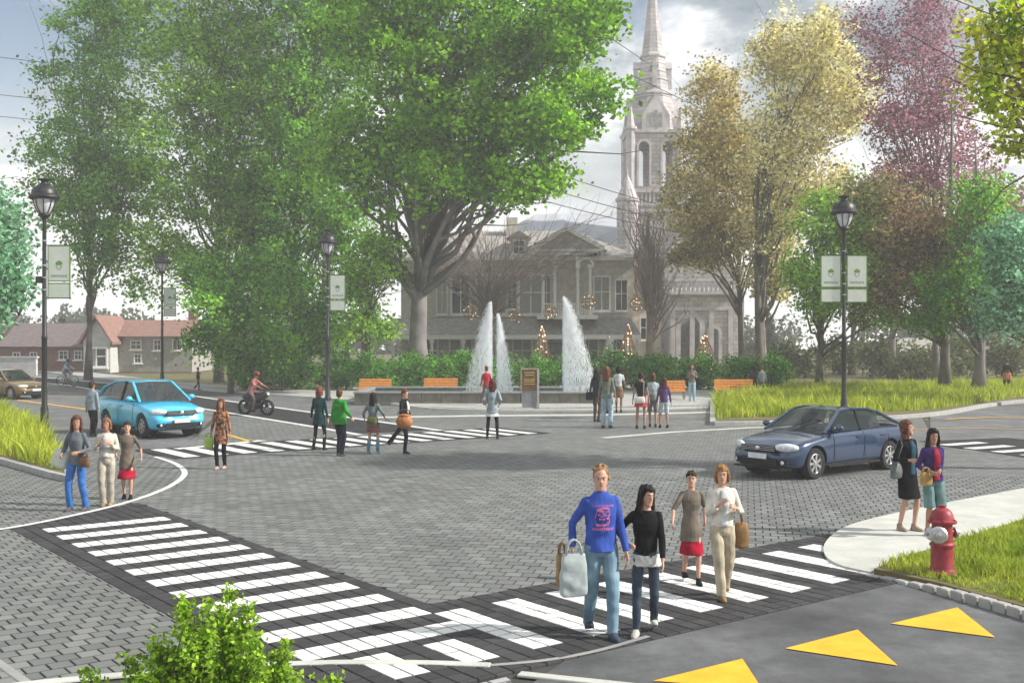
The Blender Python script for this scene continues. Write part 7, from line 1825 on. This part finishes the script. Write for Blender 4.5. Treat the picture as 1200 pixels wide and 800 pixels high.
# ---------------------------------------------------------------- cycles and riders
def cycle(loc, heading, label, frame_m, motor=False, wh=.34, group=None):
    r = empty('scooter' if motor else 'bicycle', loc, heading, label, 'scooter' if motor else 'bicycle', group)
    for x in (-.52, .52):
        M_ = Matrix.Translation((x, 0, wh)) @ Matrix.Rotation(R(90), 4, 'X'); q = MB(); q.tube([M_ @ Vector((wh * .93 * math.cos(a), wh * .93 * math.sin(a), 0)) for a in [i * math.pi / 14 for i in range(28)]], (.06 if motor else .022), 8, close=True); w_ = q.build('wheel', M_tyre, r, smooth=True)
        q = MB()
        for k in range(9): a = k * math.pi / 4.5; q.bar(M_ @ Vector((0, 0, 0)), M_ @ Vector((wh * .9 * math.cos(a), wh * .9 * math.sin(a), 0)), .008)
        q.lathe([(.03, -.04), (.03, .04)], (0, 0, 0), 8, M_); q.build('spokes', M_rim, w_)
    q = MB(); bb = (-.08, 0, wh * .85); st_ = (-.24, 0, .80); hdp = (.38, 0, .82); rr_ = .07 if motor else .018
    for a, b in ((bb, st_), (bb, hdp), (st_, hdp), (bb, (-.52, 0, wh)), (st_, (-.52, 0, wh)), (hdp, (.52, 0, wh))): q.tube([a, b], rr_, 8)
    q.build('frame', frame_m, r, smooth=True)
    if motor:
        q = MB(); q.ell((.1, 0, .68), (.36, .16, .16), None, 12, 8); q.ell((-.05, 0, .40), (.34, .16, .20), None, 12, 8); q.ell((-.42, 0, .70), (.24, .13, .10), None, 12, 8); q.ell((.44, 0, .80), (.14, .15, .16), None, 12, 8); q.build('fairing', frame_m, r, smooth=True)
        q = MB(); q.ell((.57, 0, .82), (.04, .08, .07), None, 10, 6); q.build('headlight', mat('headlight_lens', (.6, .6, .6)), r, smooth=True)
    q = MB(); q.ell((-.26, 0, .84), (.20 if motor else .13, .11, .05), None, 12, 8); q.build('saddle', M_under, r, smooth=True)
    q = MB(); q.tube([(.30, -.28, 1.0), (.38, -.15, .98), (.40, 0, .96), (.38, .15, .98), (.30, .28, 1.0)], .016, 6); q.tube([(.38, 0, .82), (.40, 0, .96)], .018, 6); q.build('handlebar', M_under, r, smooth=True)
    q = MB(); q.tube([(-.08, -.16, wh * .85 - .14), (-.08, -.05, wh * .85 - .14), (-.08, .05, wh * .85 + .14), (-.08, .16, wh * .85 + .14)], .012, 6); q.build('pedals', M_under, r)
    return r
def rider(loc, hd, label, top, bot, hair, skin='tan', helmet=None):
    # person faces -Y locally; the cycle faces +X -> turn by heading + 90
    res = person(300, 480, 1.72, math.degrees(hd) + 90, label, top=top, bottom=bot, hair=hair, skin=skin, lod=0, male=True, pelvis=(0, .24, .93), lean=22,
                 feet=((-.14, .06, .13), (.14, .10, .40)), hands=((-.24, -.36, 1.10), (.24, -.36, 1.10)), extra='abs', elbow=((-.7, .3, -.6), (.7, .3, -.6)), loc=loc, knee=((-.25, -1, .3), (.25, -1, .3)))
    if helmet:
        r, s, k = res; q = MB(); q.ell(k['HM'] @ Vector((0, .01, 1.70)), (.115, .14, .10), k['HM'].to_3x3(), 14, 9); me = q.mesh(); me.transform(Matrix.Scale(s, 4)); link('helmet', me, helmet, r, smooth=True)
    return res
g = G(300, 486); hd = R(-22)
cycle((g.x, g.y, 0.012), hd, 'black scooter ridden by the person in red in the cycle lane', mat('scooter_black', (0.02, 0.02, 0.022), .4), True, wh=.29)
rider((g.x, g.y, 0.012), hd, 'rider in a dark red and white jacket on the black scooter', dict(m=mat('jacket_red', (0.14, 0.02, 0.02), .8, scale=5, col2=(0.45, 0.22, 0.18), coords='obj', detail=1), hem=.86), dict(col=(0.18, 0.13, 0.12)), dict(type='short', col=black_), helmet=mat('helmet_red', (0.16, 0.02, 0.02), .4))
g = G(79, 453); hd = R(-20)
cycle((g.x, g.y, 0.012), hd, 'pale bicycle ridden in the lane at the far left', mat('cycle_white', (0.5, 0.5, 0.5), .4))
rider((g.x, g.y, 0.012), hd, 'cyclist in a white and blue top in the lane at the far left', dict(m=mat('jersey_blue', (0.10, 0.18, 0.34), .8, scale=5, col2=(0.55, 0.6, 0.66), coords='obj', detail=1), hem=.88), dict(type='shorts', col=(0.2, 0.2, 0.2), hem=.0), dict(type='short', col=dkbr), helmet=mat('helmet_dark', (0.02, 0.04, 0.07), .4))
# ================================================================ HAZE
def haze():
    me = bpy.data.meshes.new('haze'); bm = bmesh.new(); bmesh.ops.create_cube(bm, size=1)
    bmesh.ops.scale(bm, verts=bm.verts, vec=(540, 300, 48)); bmesh.ops.translate(bm, verts=bm.verts, vec=(0, 123, 22.5)); bm.to_mesh(me); bm.free()
    m = bpy.data.materials.new('haze'); m.use_nodes = True; t = m.node_tree
    for n in list(t.nodes): t.nodes.remove(n)
    v = t.nodes.new('ShaderNodeVolumePrincipled'); v.inputs['Density'].default_value = HAZE_D; v.inputs['Color'].default_value = (0.97, 0.98, 1.0, 1); v.inputs['Anisotropy'].default_value = 0.0
    o = t.nodes.new('ShaderNodeOutputMaterial'); t.links.new(v.outputs[0], o.inputs['Volume'])
    ob = link('haze', me, m); ob['kind'] = 'stuff'
HAZE_D = 0.0012
haze()
